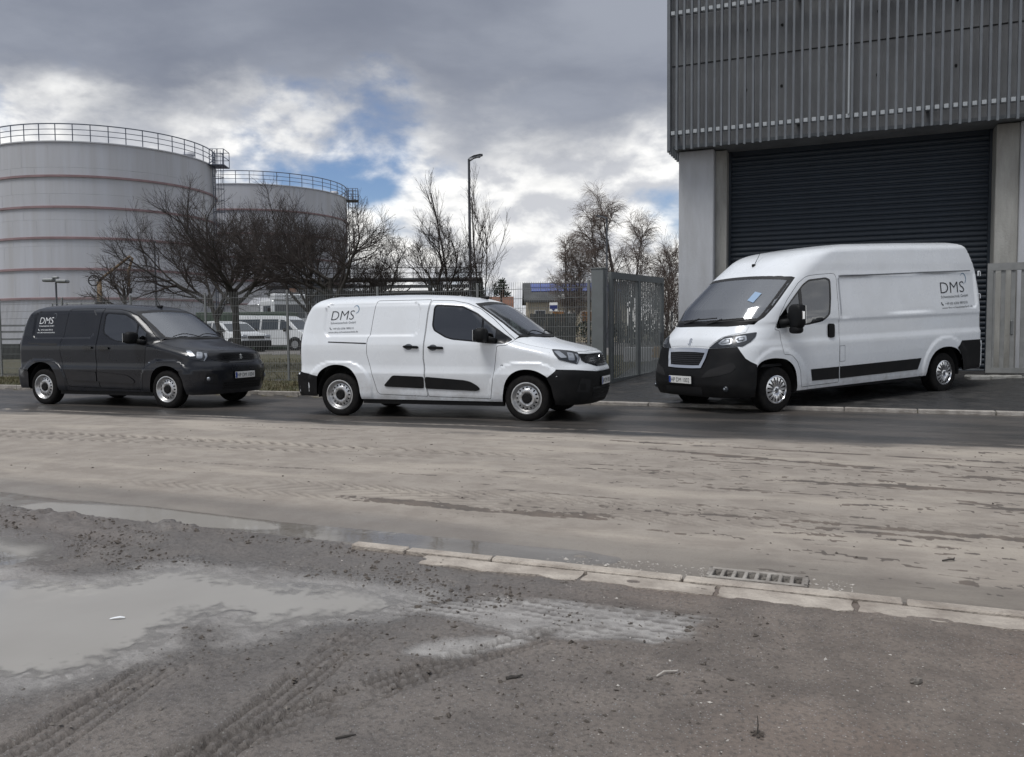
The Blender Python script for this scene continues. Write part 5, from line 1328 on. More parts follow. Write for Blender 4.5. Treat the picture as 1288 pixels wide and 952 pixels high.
def gate_leaf(name, label, a, b, z0, h, mat, pitch=.106, slatw=.028, mid=True, two_face=True):
    a, b = Vector(a), Vector(b); d = (b - a); L_ = d.length; d /= L_; rz = math.atan2(d.y, d.x)
    r = empty(name, label, 'gate', loc=a)
    P = lambda u, z: Vector((d.x*u, d.y*u, z + (b.z - a.z)*u/L_))
    MB().bbox(P(.05, z0 + h/2), (.10, .07, h), .006, rz).build('stile', mat, r)
    MB().bbox(P(L_ - .05, z0 + h/2), (.10, .07, h), .006, rz).build('stile', mat, r)
    if mid: MB().bbox(P(L_*.5, z0 + h/2), (.09, .068, h - .1), .006, rz).build('stile', mat, r)
    def rail(z, hh, nm):
        m = MB(); q0, q1 = P(.0, z), P(L_, z); n = Vector((-d.y, d.x, 0))*.036; V = []
        for q in (q0, q1):
            for sg in (-1, 1):
                for zz in (-hh/2, hh/2): V.append(q + n*sg + Vector((0, 0, zz)))
        m.add(V, [(0, 1, 3, 2), (4, 6, 7, 5), (0, 4, 5, 1), (2, 3, 7, 6), (1, 5, 7, 3), (0, 2, 6, 4)]); m.build(nm, mat, r)
    rail(z0 + h - .07, .14, 'top_rail'); rail(z0 + .05, .10, 'bottom_rail')
    n = int((L_ - .2)/pitch)
    me = None
    for k in range(n+1):
        u = .1 + (L_ - .2)*k/n
        if me is None:
            o = MB().bbox((0, 0, 0), (slatw, .025, h - .2), .004, rz).build('slat', mat, r); me = o
        else:
            o = me.copy(); COL.objects.link(o); o.parent = r
        o.location = P(u, z0 + h/2 - .01)
    return r
gl = gate_leaf('metal_gate', 'open grey metal gate of upright bars, swung in beside the thick post', (2.17, 16.9, 0), (3.80, 19.75, .05), .16, 2.30, M['gate_grey'])
lk = MB(); lk.bbox((1.55, 2.72, 1.1), (.05, .10, .22), .008, -R(29)); lk.tube([(1.52, 2.70, 1.16), (1.47, 2.72, 1.16), (1.44, 2.64, 1.16)], .012, 6); lk.build('lock', M['galv'], gl)
g2 = gate_leaf('metal_gate', 'pale grey barred gate leaf folded back behind the tall van beside the concrete column', st(2.55, 18.55, .25), st(5.6, 18.35, .25), .12, 2.13, M['gate_light'], .165, .075, False)
MB().bbox((.38, -.19, 1.0), (.05, .05, .28), .01).build('handle', M['galv'], g2)
blk = empty('concrete_foot', 'rough concrete foot block on the ground under the pale barred gate', 'block', loc=st(2.6, 18.3, .23))
for k in range(4):
    m = MB(); jit_box(m, (k*.34 - .25, .03*k, .05), (.36, .30 - .03*k, .10), rng.uniform(-.3, .3), rng, .03, .02); m.build('concrete_lump', M['concrete_worn'], blk)

# ---------------------------------------------------------------- concrete building with roller door and slatted upper storey
def building():
    b = empty('industrial_building', 'tall building with dark slatted upper storey, concrete columns and dark roller door', 'building', loc=st(-3.64, 19.6, 0))
    O = b.location
    def bx(mb, s0, s1, t0, t1, z0, z1, bev=0):
        c = st((s0+s1)/2, (t0+t1)/2, (z0+z1)/2) - O; d = (s1-s0, t1-t0, z1-z0)
        return mb.bbox(c, d, bev, ROAD_RZ) if bev else mb.box(c, d, ROAD_RZ)
    z0 = .22
    # solve columns from their edges seen in the photo
    CL0, CL1 = -3.655, -2.85
    DL, DR = -2.59, 2.815
    bx(MB(), CL0, CL1, 19.6, 20.4, z0, 5.42, .02).build('column', M['concrete'], b)
    bx(MB(), CL1, DL, 19.86, 20.4, z0, 5.42, .01).build('column', M['concrete_worn'], b)
    bx(MB(), DR, DR + .42, 19.70, 20.4, z0, 5.42, .015).build('column', M['concrete_worn'], b)
    bx(MB(), DR + .42, 12, 19.62, 20.4, z0, 5.42, .015).build('wall', M['concrete'], b)
    bx(MB(), CL0 + .02, CL0 + .5, 20.4, 34, z0, 5.42).build('wall', M['concrete'], b)
    bx(MB(), -3.74, 12, 19.2, 34, 5.45, 13.).build('upper_storey', M['dark_wall'], b)
    bx(MB(), -3.70, 12, 19.18, 19.22, 5.40, 5.47).build('soffit_edge', M['slat_metal'], b)
    # holes left by formwork ties and a panel joint
    m = MB()
    for s in (-2.1, -1.35, .55, 2.0):
        for z in (6.55, 7.85, 9.2): m.lathe([(0, -.004), (.028, -.004), (.035, 0)], 10, 'y', tuple(st(s, 19.195, z) - O))
    for k in range(8):
        pass
    m.build('tie_hole', M['under'], b)['kind'] = 'stuff'
    for z in (7.25, 10.3): bx(MB(), -3.74, 12, 19.193, 19.21, z, z + .025).build('panel_joint', M['under'], b)
    # roller door : every lath a piece
    rd = bpy.data.objects.new('roller_door', None); COL.objects.link(rd); rd.parent = b
    bx(MB(), DL, DR, 20.30, 20.36, z0, 5.45).build('curtain', M['shutter'], rd)
    lath = None; z = z0 + .05; nl = 0
    prof = [(0, 0), (-.016, .012), (-.024, .045), (-.016, .082), (0, .098)]
    while z < 5.30:
        if lath is None:
            mb = MB(); V = []; 
            for s in (DL + .01, DR - .01):
                for (dt, dz) in prof: V.append(st(s, 20.295 + dt, dz) - O)
            n = len(prof); mb.add(V, [(k, n+k, n+k+1, k+1) for k in range(n-1)]); lath = mb.build('door_lath', M['shutter'], rd, True); lath.location = (0, 0, z)
        else:
            o = lath.copy(); COL.objects.link(o); o.parent = rd; o.location = (0, 0, z)
        z += .113; nl += 1
    for s in (DL - .0, DR): bx(MB(), s - .05, s + .05, 20.20, 20.34, z0, 5.42).build('guide_rail', M['shutter'], rd)
    bx(MB(), DL, DR, 20.25, 20.34, z0 - .06, z0 + .06).build('bottom_bar', M['slat_metal'], rd)
    # vertical slats on rails with pale clips
    sl = None; cl = None; k = 0; s = -3.74
    while s < 6.2:
        if sl is None:
            sl = MB().box((0, 0, 0), (.046, .09, 7.55), ROAD_RZ).build('slat', M['slat_metal'], b)
            o = sl
        else: o = sl.copy(); COL.objects.link(o); o.parent = b
        o.location = st(s + rng.uniform(-.007, .007), 18.90 + rng.uniform(-.008, .008), 5.32 + 7.55/2 + rng.uniform(-.014, .014)) - O; o.rotation_euler = (rng.uniform(-.0012, .0012), rng.uniform(-.0012, .0012), rng.uniform(-.05, .05))
        for z in (5.69, 8.33, 10.97):
            if z > 9 and s > 1: continue
            if cl is None: cl = MB().bbox((0, 0, 0), (.085, .03, .085), .006, ROAD_RZ).build('slat_clip', M['clip_metal'], b); o = cl
            else: o = cl.copy(); COL.objects.link(o); o.parent = b
            o.location = st(s + .085, 18.87, z) - O
        s += .1655; k += 1
    for z in (5.69, 8.33, 10.97): bx(MB(), -3.74, 6.3, 18.955, 19.0, z - .035, z + .035).build('slat_rail', M['slat_metal'], b)
    for z in (5.69, 8.33, 10.97):
        for s in (-3.6, -1, 1.5, 4.): bx(MB(), s - .03, s + .03, 19.0, 19.2, z - .03, z + .03).build('slat_bracket', M['slat_metal'], b)
    # side return of the slats
    for t in (19.08, 19.3, 19.52, 19.74, 19.96, 20.2, 20.5, 20.8, 21.2):
        o = sl.copy(); COL.objects.link(o); o.parent = b; o.location = st(-3.80, t, 5.32 + 7.55/2) - O
    m = MB(); m.tube([st(.0, 18.83, 5.72) - O, st(.0, 18.83, 13.) - O], .022, 8); m.build('down_conductor', M['clip_metal'], b)
    return b
building()
# ---------------------------------------------------------------- storage tanks
M['tank'] = material('tank_paint', (.49, .505, .545), .55, noise=.16, nscale=1.1, stretch=(1, 1, .06), var=(.415, .415, .425), bump=.03, bscale=3)
M['tank_band'] = material('tank_band', (.30, .205, .21), .6, noise=.3, nscale=1)
M['rail_blue'] = material('rail_paint', (.10, .115, .15), .5, metal=.3)
M['rust'] = material('rust_pipe', (.20, .135, .07), .7, noise=.4, nscale=3, var=(.10, .07, .045))
M['dark_steel'] = material('dark_steel', (.045, .048, .052), .6, metal=.3, noise=.3, nscale=2)
def tank(label, cx, cy, Rk, H_, bands, a0, a1, ladder_az):
    r = empty('storage_tank', label, 'tank', group='white storage tanks behind the trees', loc=(cx, cy, .3))
    z0 = .3
    nsh = 8; 
    w = MB(); prof = []
    for k in range(nsh):
        za, zb = (H_ - z0)*k/nsh, (H_ - z0)*(k+1)/nsh; prof += [(Rk - .012*k*0, za + .01), (Rk, zb - .01), (Rk - .012, zb), (Rk, zb + .01)]
    prof[-2:] = []
    w.lathe([(Rk, 0)] + prof + [(Rk, H_ - z0)], 128); w.build('tank_wall', M['tank'], r, True, 40)
    # vertical weld seams staggered from course to course
    s = MB()
    for k in range(nsh):
        for q in range(26):
            a = 2*math.pi*(q + .5*(k % 2))/26; z = (H_-z0)*(k+.5)/nsh
            s.box((Rk*math.cos(a), Rk*math.sin(a), z), (.012, .03, (H_-z0)/nsh - .04), a)
    s.build('weld_seam', M['tank'], r)['kind'] = 'stuff'
    for z in bands:
        b = MB(); z -= z0
        b.lathe([(Rk - .02, z - .09), (Rk + .10, z - .09), (Rk + .10, z + .06), (Rk - .02, z + .09)], 128); b.build('stiffening_band', M['tank_band'], r, True, 30)
    e = MB(); e.lathe([(Rk, H_ - z0 - .08), (Rk + .08, H_ - z0 - .08), (Rk + .08, H_ - z0), (Rk - .05, H_ - z0 + .02), (0, H_ - z0 + Rk*.10)], 128); e.build('roof', M['tank'], r, True, 30)
    n = 46; hz = H_ - z0
    for k in range(n):
        a = 2*math.pi*k/n
        p = MB(); p.tube([(Rk*math.cos(a), Rk*math.sin(a), hz), (Rk*math.cos(a), Rk*math.sin(a), hz + 1.15)], .032, 6); p.build('rail_post', M['rail_blue'], r)
    for dz, q in ((1.15, .032), (.78, .02), (.42, .02)):
        m = MB(); m.lathe([(Rk - q, hz + dz - q), (Rk + q, hz + dz - q), (Rk + q, hz + dz + q), (Rk - q, hz + dz + q)], 128, closed=True); m.build('handrail', M['rail_blue'], r)
    a = ladder_az; c, s_ = math.cos(a), math.sin(a); P = lambda rad, t, z: (rad*c - t*s_, rad*s_ + t*c, z)
    l = MB()
    for t in (-.28, .28): l.tube([P(Rk + .18, t, 0), P(Rk + .18, t, hz + 1.2)], .035, 6)
    z = .3
    while z < hz: l.tube([P(Rk + .18, -.28, z), P(Rk + .18, .28, z)], .018, 4); z += .3
    l.build('ladder', M['rail_blue'], r)
    cg = MB(); z = 2.5
    while z < hz + 1.2:
        cg.tube([P(Rk + .18 + .75*math.sin(q), -.36*math.cos(q), z) for q in np.linspace(0, math.pi, 9)], .02, 4, False); z += .9
    for q in (.6, 1.57, 2.5): cg.tube([P(Rk + .18 + .75*math.sin(q), -.36*math.cos(q), 2.5), P(Rk + .18 + .75*math.sin(q), -.36*math.cos(q), hz + 1.2)], .02, 4)
    cg.build('ladder_cage', M['rail_blue'], r)
    pf = MB(); pf.box(P(Rk + .6, 0, hz - .1), (1.2, 1.6, .06), a); pf.build('platform', M['rail_blue'], r)
    for t in (-.78, .78):
        for rad in (Rk + .1, Rk + .65, Rk + 1.18): p = MB().tube([P(rad, t, hz - .1), P(rad, t, hz + 1.1)], .03, 6); p.build('rail_post', M['rail_blue'], r)
    for zz in (.5, 1.1):
        h = MB().tube([P(Rk, -.78, hz + zz), P(Rk + 1.18, -.78, hz + zz), P(Rk + 1.18, .78, hz + zz), P(Rk, .78, hz + zz)], .028, 6); h.build('handrail', M['rail_blue'], r)
    v = MB(); v.lathe([(0, 0), (.35, 0), (.35, .3), (.5, .32), (.4, .5), (0, .55)], 16, 'z', P(Rk - 1.2, -1.6, hz + .1)); v.build('vent', M['tank'], r, True, 40)
    return r
tank('big white storage tank with dull red bands at the left edge, nearer of two', -31.0, 65.0, 8.15, 14.55, (12.2, 10.1, 8.0, 5.87, 3.85), 0, 0, R(3))
tank('white storage tank half hidden by bare trees, the farther of the two', -25.4, 86.3, 9.05, 15.3, (12.9, 10.7, 8.5, 6.3, 4.1), 0, 0, R(8))

# ---------------------------------------------------------------- street lamps, pipe bridge, plant
M['pole'] = material('lamp_pole', (.085, .09, .10), .5, metal=.4)
def street_lamp(label, x, y, h, arm, head_rz, group='street lamps behind the fence'):
    r = empty('street_lamp', label, 'street lamp', loc=(x, y, .15), group=group)
    MB().tube([(0, 0, 0), (0, 0, 1.2), (0, 0, 1.25), (0, 0, h)], [.085, .085, .065, .045], 10).build('pole', M['pole'], r, True, 40)
    hd = MB(); c, s = math.cos(head_rz), math.sin(head_rz)
    pr = [(-.03, -.02), (.0, .035), (arm*.35, .115), (arm*.8, .165), (arm, .160), (arm, .125), (arm*.8, .09), (arm*.35, .02), (.05, -.06)]
    V = []; 
    for w in (-.11, .11):
        for i, (u, z) in enumerate(pr): ww = w*(.45 if u < .05 else 1); V.append((u*c - ww*s, u*s + ww*c, h + z))
    n = len(pr); hd.add(V, [tuple(range(n)), tuple(range(n, 2*n))[::-1]] + [(i, (i+1) % n, n+(i+1) % n, n+i) for i in range(n)])
    l = hd.build('lamp_head', M['pole'], r)
    MB().box((arm*.6*c, arm*.6*s, h + .06), (arm*.45, .16, .02), head_rz).build('lamp_glass', M['lamp_clear'], l)
    MB().bbox((0, -.085, .9), (.09, .02, .35), .005).build('service_door', M['pole'], r)
    return r
street_lamp('tall dark street lamp rising among the tall thin saplings', -1.21, 30, 7.33, .50, 0)
street_lamp('distant street lamp in front of the birches', 5.62, 45, 7.25, .6, R(160))
mp = empty('mast', 'thin dark mast behind the dark van and left of the gnarled tree', 'mast', loc=(-12.62, 30, .3)); MB().tube([(0, 0, 0), (0, 0, 4.3)], [.045, .03], 8).build('pole', M['pole'], mp); MB().bbox((0, 0, 4.33), (.12, .08, .06), .01).build('cap', M['pole'], mp)

def pipe_bridge():
    r = empty('pipe_bridge', 'dark steel pipe bridge on trestles behind the bare trees', 'pipe bridge', loc=(-12, 78, 0))
    for k, x in enumerate((-11, -5.5, 0, 5.5, 9.4)):
        m = MB()
        for dx in (-.5, .5):
            m.box((x + dx, 0, 3.), (.22, .22, 6.)); m.box((x + dx, 2.2, 3.), (.22, .22, 6.))
        m.box((x, 1.1, 4.7), (1.3, 2.6, .22)); m.box((x, 1.1, 6.0), (1.3, 2.6, .22)); m.tube([(x - .5, 0, 1), (x + .5, 0, 4.6)], .06, 5)
        m.build('trestle', M['dark_steel'], r)
    for (z, y, q) in ((5.05, 0, .22), (5.0, .7, .16), (5.1, 1.5, .26), (6.3, .3, .16), (6.35, 1.1, .2), (6.3, 1.8, .13)):
        MB().tube([(-12, y, z), (10, y, z)], q, 10).build('pipe', M['dark_steel'], r, True, 40)
    for z in (5.65, 4.45): MB().box((-1, -.15, z), (22, .14, .3)).build('girder', M['dark_steel'], r)
    for z in (6.9, 7.4): MB().box((-1, -.2, z), (22, .05, .06)).build('handrail', M['dark_steel'], r)
    for k in range(15): MB().box((-11.5 + 1.5*k, -.2, 6.7), (.06, .06, 1.4)).build('rail_post', M['dark_steel'], r)
    for k in range(8):
        MB().tube([(-11 + 2.6*k, -.1, 4.5), (-9.7 + 2.6*k, -.1, 5.6)], .06, 5).build('brace', M['dark_steel'], r)
    bx = MB(); bx.bbox((-8, .5, 4.0), (3.5, 2, .9), .05); bx.bbox((4.5, .8, 3.6), (4, 2, 1.4), .05); bx.build('valve_housing', M['dark_steel'], r)
    # loading arm, left
    a = empty('loading_arm', 'ochre loading arm pipe beside the big tank', 'loading arm', loc=(-22.0, 45, .3))
    MB().tube([(0, 0, 0), (0, 0, 3.9)], .13, 10).build('riser', M['rust'], a, True)
    MB().tube([(0, 0, 3.9), (.25, 0, 4.15), (1.72, 0, 5.25), (1.85, 0, 5.15), (1.6, 0, 4.4), (1.62, 0, 3.6)], .075, 8).build('arm_pipe', M['rust'], a, True)
    h = MB()
    for q in range(17):
        pass
    h.tube([(-.25 + .28*math.cos(t), -.1, 3.95 + .28*math.sin(t)) for t in np.linspace(0, 6.28, 17)], .035, 5, False); h.tube([(-.25 - .28, -.1, 3.95), (.03, -.1, 3.95)], .02, 4); h.build('hand_wheel', M['dark_steel'], a)
    for z in (2.2, 2.75): MB().lathe([(0, z-.05), (.24, z-.05), (.24, z+.05), (0, z+.05)], 12).build('flange', M['dark_steel'], a)
    MB().bbox((1.62, 0, 3.4), (.26, .26, .3), .04).build('coupling', M['dark_steel'], a)
    p = empty('platform', 'small steel platform with tube railing before the big tank', 'platform', loc=(-23, 45, .3))
    for x in (-1.6, -.8, 0, .8, 1.6): MB().tube([(x, 0, 0), (x, 0, 2.75)], .035, 6).build('rail_post', M['galv'], p)
    for z in (2.2, 2.72): MB().tube([(-1.6, 0, z), (1.6, 0, z)], .03, 6).build('handrail', M['galv'], p)
    MB().box((0, .6, 1.62), (3.4, 1.4, .16)).build('deck', M['dark_steel'], p)
    for x in (-1.5, -.3, .9): MB().tube([(x, .1, .1), (x + .9, .1, 1.6)], .05, 5).build('brace', M['dark_steel'], p)
    for x in (.55, 1.05, 1.45):
        m = MB(); m.lathe([(0, 1.7), (.14, 1.7), (.14, 2.0), (.22, 2.02), (.22, 2.12), (.1, 2.15), (.1, 2.5), (.2, 2.55), (0, 2.6)], 12, 'z', (x, .5, 0)); m.build('valve', M['dark_steel'], p, True, 40)
    l = empty('floodlight_mast', 'low mast carrying two flat grey lamp heads', 'floodlight', loc=(-21.65, 40, .3))
    MB().tube([(0, 0, 0), (0, 0, 3.55)], .045, 8).build('pole', M['pole'], l); 
    for sg in (-1, 1): MB().bbox((sg*.32, 0, 3.62 - .03*sg), (.52, .4, .15), .04).build('lamp_head', M['galv'], l)
    MB().bbox((0, 0, 3.78), (.3, .2, .1), .04).build('bracket', M['galv'], l)
pipe_bridge()

# ---------------------------------------------------------------- houses, walls and smaller things beyond
M['cream'] = material('cream_render', (.56, .50, .38), .9, noise=.25, nscale=.8, var=(.44, .39, .30))
M['roof_dark'] = material('roof_tile', (.075, .078, .08), .8, noise=.4, nscale=1)
M['roof_red'] = material('roof_red', (.20, .095, .06), .85, noise=.4, nscale=1)
M['solar'] = material('solar', (.018, .05, .26), .12, coat=.5)
M['ochre'] = material('ochre_board', (.40, .20, .07), .8, noise=.3, nscale=2)
M['brick'] = material('brown_brick', (.19, .12, .09), .9, noise=.4, nscale=1.2)
M['pane'] = material('window_pane', (.05, .06, .07), .06)
M['white_frame'] = material('white_frame', (.72, .72, .70), .5)
M['board_dark'] = material('dark_board', (.050, .054, .052), .8, noise=.35, nscale=2)
M['green_steel'] = material('green_steel', (.055, .085, .058), .6, noise=.3, nscale=1)
M['timber'] = material('timber', (.50, .32, .13), .8, noise=.3, nscale=6)
M['sign_blue'] = material('sign_blue', (.02, .03, .14), .4)

def house(label, x0, x1, y0, y1, ze, zr, wallm, roofm, wins=(), solar=False, zb=.3):
    r = empty('house', label, 'house', loc=((x0+x1)/2, y0, zb)); O = r.location; w = x1 - x0; d = y1 - y0
    MB().box((0, d/2, (ze - zb)/2), (w, d, ze - zb)).build('wall', wallm, r)
    e = .35; hw = w/2 + e; y_ = (-e, d/2, d + e); zz = (ze - zb - .12, zr - zb, ze - zb - .12)
    m = MB(); V = []
    for x in (-hw, hw):
        for k in range(3): V.append((x, y_[k], zz[k])); 
        for k in range(3): V.append((x, y_[k], zz[k] - .18))
    m.add(V, [(0, 6, 7, 1), (1, 7, 8, 2), (3, 4, 10, 9), (4, 5, 11, 10), (0, 1, 4, 3), (1, 2, 5, 4), (6, 9, 10, 7), (7, 10, 11, 8), (0, 3, 9, 6), (2, 8, 11, 5)]); rf = m.build('roof', roofm, r)
    g = MB()
    for x in (-w/2 + .02, w/2 - .02): g.add([(x, 0, ze - zb), (x, d, ze - zb), (x, d/2, zr - zb - .15)], [(0, 1, 2)])
    g.build('gable', wallm, r)
    MB().bbox((w*.3, d*.5, zr - zb + .2), (.5, .5, 1.0), .03).build('chimney', M['brick'], rf)
    if solar:
        sl = math.atan2(zz[1]-zz[0], y_[1]-y_[0]); n = 9; pw = (w - .6)/n
        for row in range(2):
            for k in range(n):
                u = .56 + .24*row; p = Vector((-w/2 + .3 + pw*(k+.5), y_[0] + (y_[1]-y_[0])*u, zz[0] + (zz[1]-zz[0])*u + .06))
                sp = MB(); sp.box(p, (pw - .05, .205*math.hypot(y_[1]-y_[0], zz[1]-zz[0]), .04), M=Matrix.Rotation(sl, 3, 'X')); sp.build('solar_panel', M['solar'], rf)
    for (x, z, ww, hh, mt) in wins:
        f = MB().box((x, -.03, z), (ww + .14, .08, hh + .14)).build('window', M['white_frame'], r); MB().box((x, -.075, z), (ww, .02, hh)).build('pane', mt, f)
    return r
h1 = house('cream house with a roof full of blue solar panels', 2.05, 10.5, 70, 77, 4.05, 5.62, M['cream'], M['roof_dark'], [(-1.65, 2.25, 1.0, .85, M['ochre']), (-.55, 2.2, .7, .8, M['white_frame']), (.75, 2.25, .9, .8, M['ochre']), (-3.2, 2.35, .8, .8, M['pane'])], True)
MB().bbox((-1.35, -.05, 3.9), (.55, .55, .45), .03).build('dormer', M['white_frame'], h1)
house('brown house with a red tiled roof far behind the windscreen of the white van', -3.2, .6, 78, 84, 3.5, 4.75, M['brick'], M['roof_red'], [(-.6, 2.2, .8, .9, M['pane']), (.7, 2.2, .8, .9, M['pane'])])
house('small grey flat shed beneath the pipe bridge', -19.0, -15.6, 62, 66, 3.4, 4.1, M['tank'], M['tank'], [(.6, 1.7, .7, .8, M['pane'])])
bf = empty('board_fence', 'dark close boarded fence standing before the cream house', 'fence', loc=(1.5, 45, .3))
for k in range(16):
    MB().bbox((.155*k, rng.uniform(-.01, .01), .97 + rng.uniform(-.02, .02)), (.145, .03, 1.94), .006).build('board', M['board_dark'], bf)
for k in range(3): MB().bbox((.02 + 1.16*k, .06, .98), (.09, .09, 2.0), .008).build('post', M['board_dark'], bf)
# wire fence far right, wall, timber
fence('mesh_fence', 'short dark mesh fence glimpsed between gate and concrete column', [(4.2, 27.2, .72), (9.2, 25.4, .72)], 1.15, .72, None, 1.4, .04, M['dark_steel'], None, .05, .008)
rw = empty('retaining_wall', 'pale low wall under the short dark mesh fence', 'wall', loc=(6.6, 26.2, 0)); MB().bbox((0, 0, .46), (5.6, .2, .52), .02, -R(20)).build('wall_body', M['concrete'], rw)
tm = empty('timber_stack', 'stack of yellow timber boards on the ground by the low wall', 'timber', loc=(5.35, 25.2, .42))
for k in range(4):
    for q in range(2): MB().bbox((.0 + rng.uniform(-.04, .04), .22*q, .045 + .085*k), (1.5, .2, .075), .006, -R(18)).build('board', M['timber'], tm)
# low wall and railing at the far left
lw = empty('retaining_wall', 'long dark low wall on the grass bank at the left edge', 'wall', loc=(-14, 24.5, 0))
for k in range(5): MB().bbox((-4 + 2.0*k, 0, .80), (1.97, .2, .46), .012).build('wall_panel', M['board_dark'], lw)
rl = empty('railing', 'thin steel railing standing on the dark low wall', 'railing', loc=(-14, 24.5, 1.03))
for k in range(8): MB().box((-4.6 + 1.2*k, 0, .28), (.07, .05, .56)).build('rail_post', M['dark_steel'], rl)
for z in (.14, .36, .54): MB().box((-.3, .02, z), (9.6, .04, .05)).build('rail', M['galv'], rl)
# notice on the fence
def rpoint(s): return st(s, FT - .03, 0)
sg = empty('sign', 'small white sign with dark blue panel hung on the wire fence', 'sign', loc=st(-5.60, FT - .035, 1.76))
MB().bbox((0, 0, 0), (.18, .012, .18), .004, ROAD_RZ).build('board', M['bg_silver'] if 'bg_silver' in M else M['plate_white'], sg)
MB().box(Vector((-.0, -.008, 0)), (.165, .006, .075), ROAD_RZ).build('panel', M['sign_blue'], sg)
mm = MB(); mm.prism([(-.04, -.04), (.04, -.04), (0, -.085)], 0, .004, Matrix.Rotation(ROAD_RZ, 4, 'Z') @ Matrix.Translation((0, -.010, 0)) @ Matrix.Rotation(R(90), 4, 'X')); mm.build('arrow', M['sign_blue'], sg)

# ---------------------------------------------------------------- parked vehicles beyond the fence
M['bg_white'] = material('car_white', (.70, .72, .73), .25, coat=.6)
M['bg_silver'] = material('car_silver', (.45, .46, .47), .3, metal=.5)
def prof_loft(mb, poly, wf):
    n = len(poly); V = [(x, -wf(x, z), z) for x, z in poly] + [(x, wf(x, z), z) for x, z in poly]
    mb.add(V, [tuple(range(n))[::-1], tuple(range(n, 2*n))] + [(i, (i+1) % n, n+(i+1) % n, n+i) for i in range(n)])
def bg_car(name, label, cat, loc, rz, prof, wins, W, belt, wheels, wr, paint, bumper, scr, group):
    r = empty(name, label, cat, Matrix.Translation(loc) @ Matrix.Rotation(rz, 4, 'Z'), group)
    wf = lambda x, z: W/2*(1 - .03*max(0, .5 - z)) - max(0, z - belt)*.20
    m = MB(); prof_loft(m, prof, wf); b = m.build('body', paint, r)
    bm = bmesh.new(); bm.from_mesh(b.data); bmesh.ops.bevel(bm, geom=[e for e in bm.edges], offset=.035, segments=2, affect='EDGES', clamp_overlap=True); bm.to_mesh(b.data); bm.free(); 
    for p in b.data.polygons: p.use_smooth = True
    b.data.set_sharp_from_angle(angle=R(50))
    for w in wins:
        for sgn in (-1, 1):
            q = MB(); V = [(x, sgn*(wf(x, z) + .006), z) for x, z in w] + [(x, sgn*(wf(x, z) - .03), z) for x, z in w]; n = len(w)
            f = [tuple(range(n)), tuple(range(n, 2*n))[::-1]] + [(i, n+i, n+(i+1) % n, (i+1) % n) for i in range(n)]
            q.add(V, f if sgn < 0 else [t[::-1] for t in f]); q.build('window', M['pane'], r)
    for nm, pts in scr:
        q = MB(); (xa, za), (xb, zb_) = pts; wa, wb = wf(xa, za) - .09, wf(xb, zb_) - .09; dx, dz = zb_ - za, -(xb - xa); l = math.hypot(dx, dz); ox, oz = dx/l*.012, dz/l*.012
        if ox*(1 if xa > 0 else -1) < 0: ox, oz = -ox, -oz
        q.add([(xa + ox, -wa, za + oz), (xa + ox, wa, za + oz), (xb + ox, wb, zb_ + oz), (xb + ox, -wb, zb_ + oz)], [(0, 1, 2, 3)]); q.build(nm, M['pane'], r)
    for x in wheels:
        for sgn in (-1, 1):
            w = MB(); w.lathe([(wr*.62, sgn*(W/2 - .0)), (wr*.95, sgn*(W/2 + .005)), (wr, sgn*(W/2 - .04)), (wr, sgn*(W/2 - .2)), (.1, sgn*(W/2 - .2))], 24, 'y', (x, 0, wr)); wo = w.build('wheel', M['rubber'], r, True, 40)
            k = MB(); k.lathe([(0, sgn*(W/2 + .004)), (wr*.5, sgn*(W/2 + .01)), (wr*.62, sgn*(W/2 + .012)), (wr*.62, sgn*(W/2 - .03))], 20, 'y', (x, 0, wr)); k.build('rim', M['bg_silver'], wo, True, 40)
            a = MB(); a.lathe([(0, sgn*(W/2 + .0045)), (wr + .07, sgn*(W/2 + .0045))], 20, 'y', (x, 0, wr + .02)); a.build('wheel_arch', M['under'], r)
    xf = max(p[0] for p in prof); xr = min(p[0] for p in prof)
    MB().bbox((xf - .05, 0, .42), (.22, W - .02, .34), .05).build('front_bumper', bumper, r); MB().bbox((xr + .05, 0, .46), (.22, W - .02, .34), .05).build('rear_bumper', bumper, r)
    MB().bbox((xf - .03, 0, .74), (.10, W*.52, .16), .02).build('grille', M['under'], r)
    for sgn in (-1, 1):
        MB().bbox((xf - .10, sgn*W*.39, .80), (.24, W*.18, .17), .04).build('headlight', M['lamp_clear'], r); MB().bbox((xr + .04, sgn*W*.45, 1.0), (.10, .12, .36), .02).build('tail_light', M['lamp_red'], r)
        MB().bbox((xf - 1.5 if len(wheels) and cat != 'truck' else xf - .4, sgn*(W/2 + .1), 1.12), (.12, .2, .18), .04).build('mirror', M['black_plastic'], r)
    return r
GV = 'vehicles parked beyond the wire fence'
v1 = bg_car('passenger_van', 'white passenger van with dark side windows beyond the wire fence', 'van', (-12.6, 46.0, .36), R(-14),
    [(2.42, .28), (2.46, .62), (2.40, .86), (1.72, 1.10), (1.05, 1.72), (.75, 1.90), (-2.3, 1.96), (-2.44, 1.3), (-2.42, .28)],
    [[(-2.2, 1.16), (-2.2, 1.72), (-.62, 1.72), (-.62, 1.16)], [(-.50, 1.16), (-.50, 1.72), (.50, 1.71), (.52, 1.16)], [(.62, 1.14), (.62, 1.70), (.86, 1.66), (1.45, 1.12)]],
    1.90, 1.1, (1.52, -1.48), .33, M['bg_white'], M['black_plastic'], [('windscreen', ((1.66, 1.14), (1.08, 1.68))), ('rear_window', ((-2.435, 1.2), (-2.36, 1.75)))], GV)
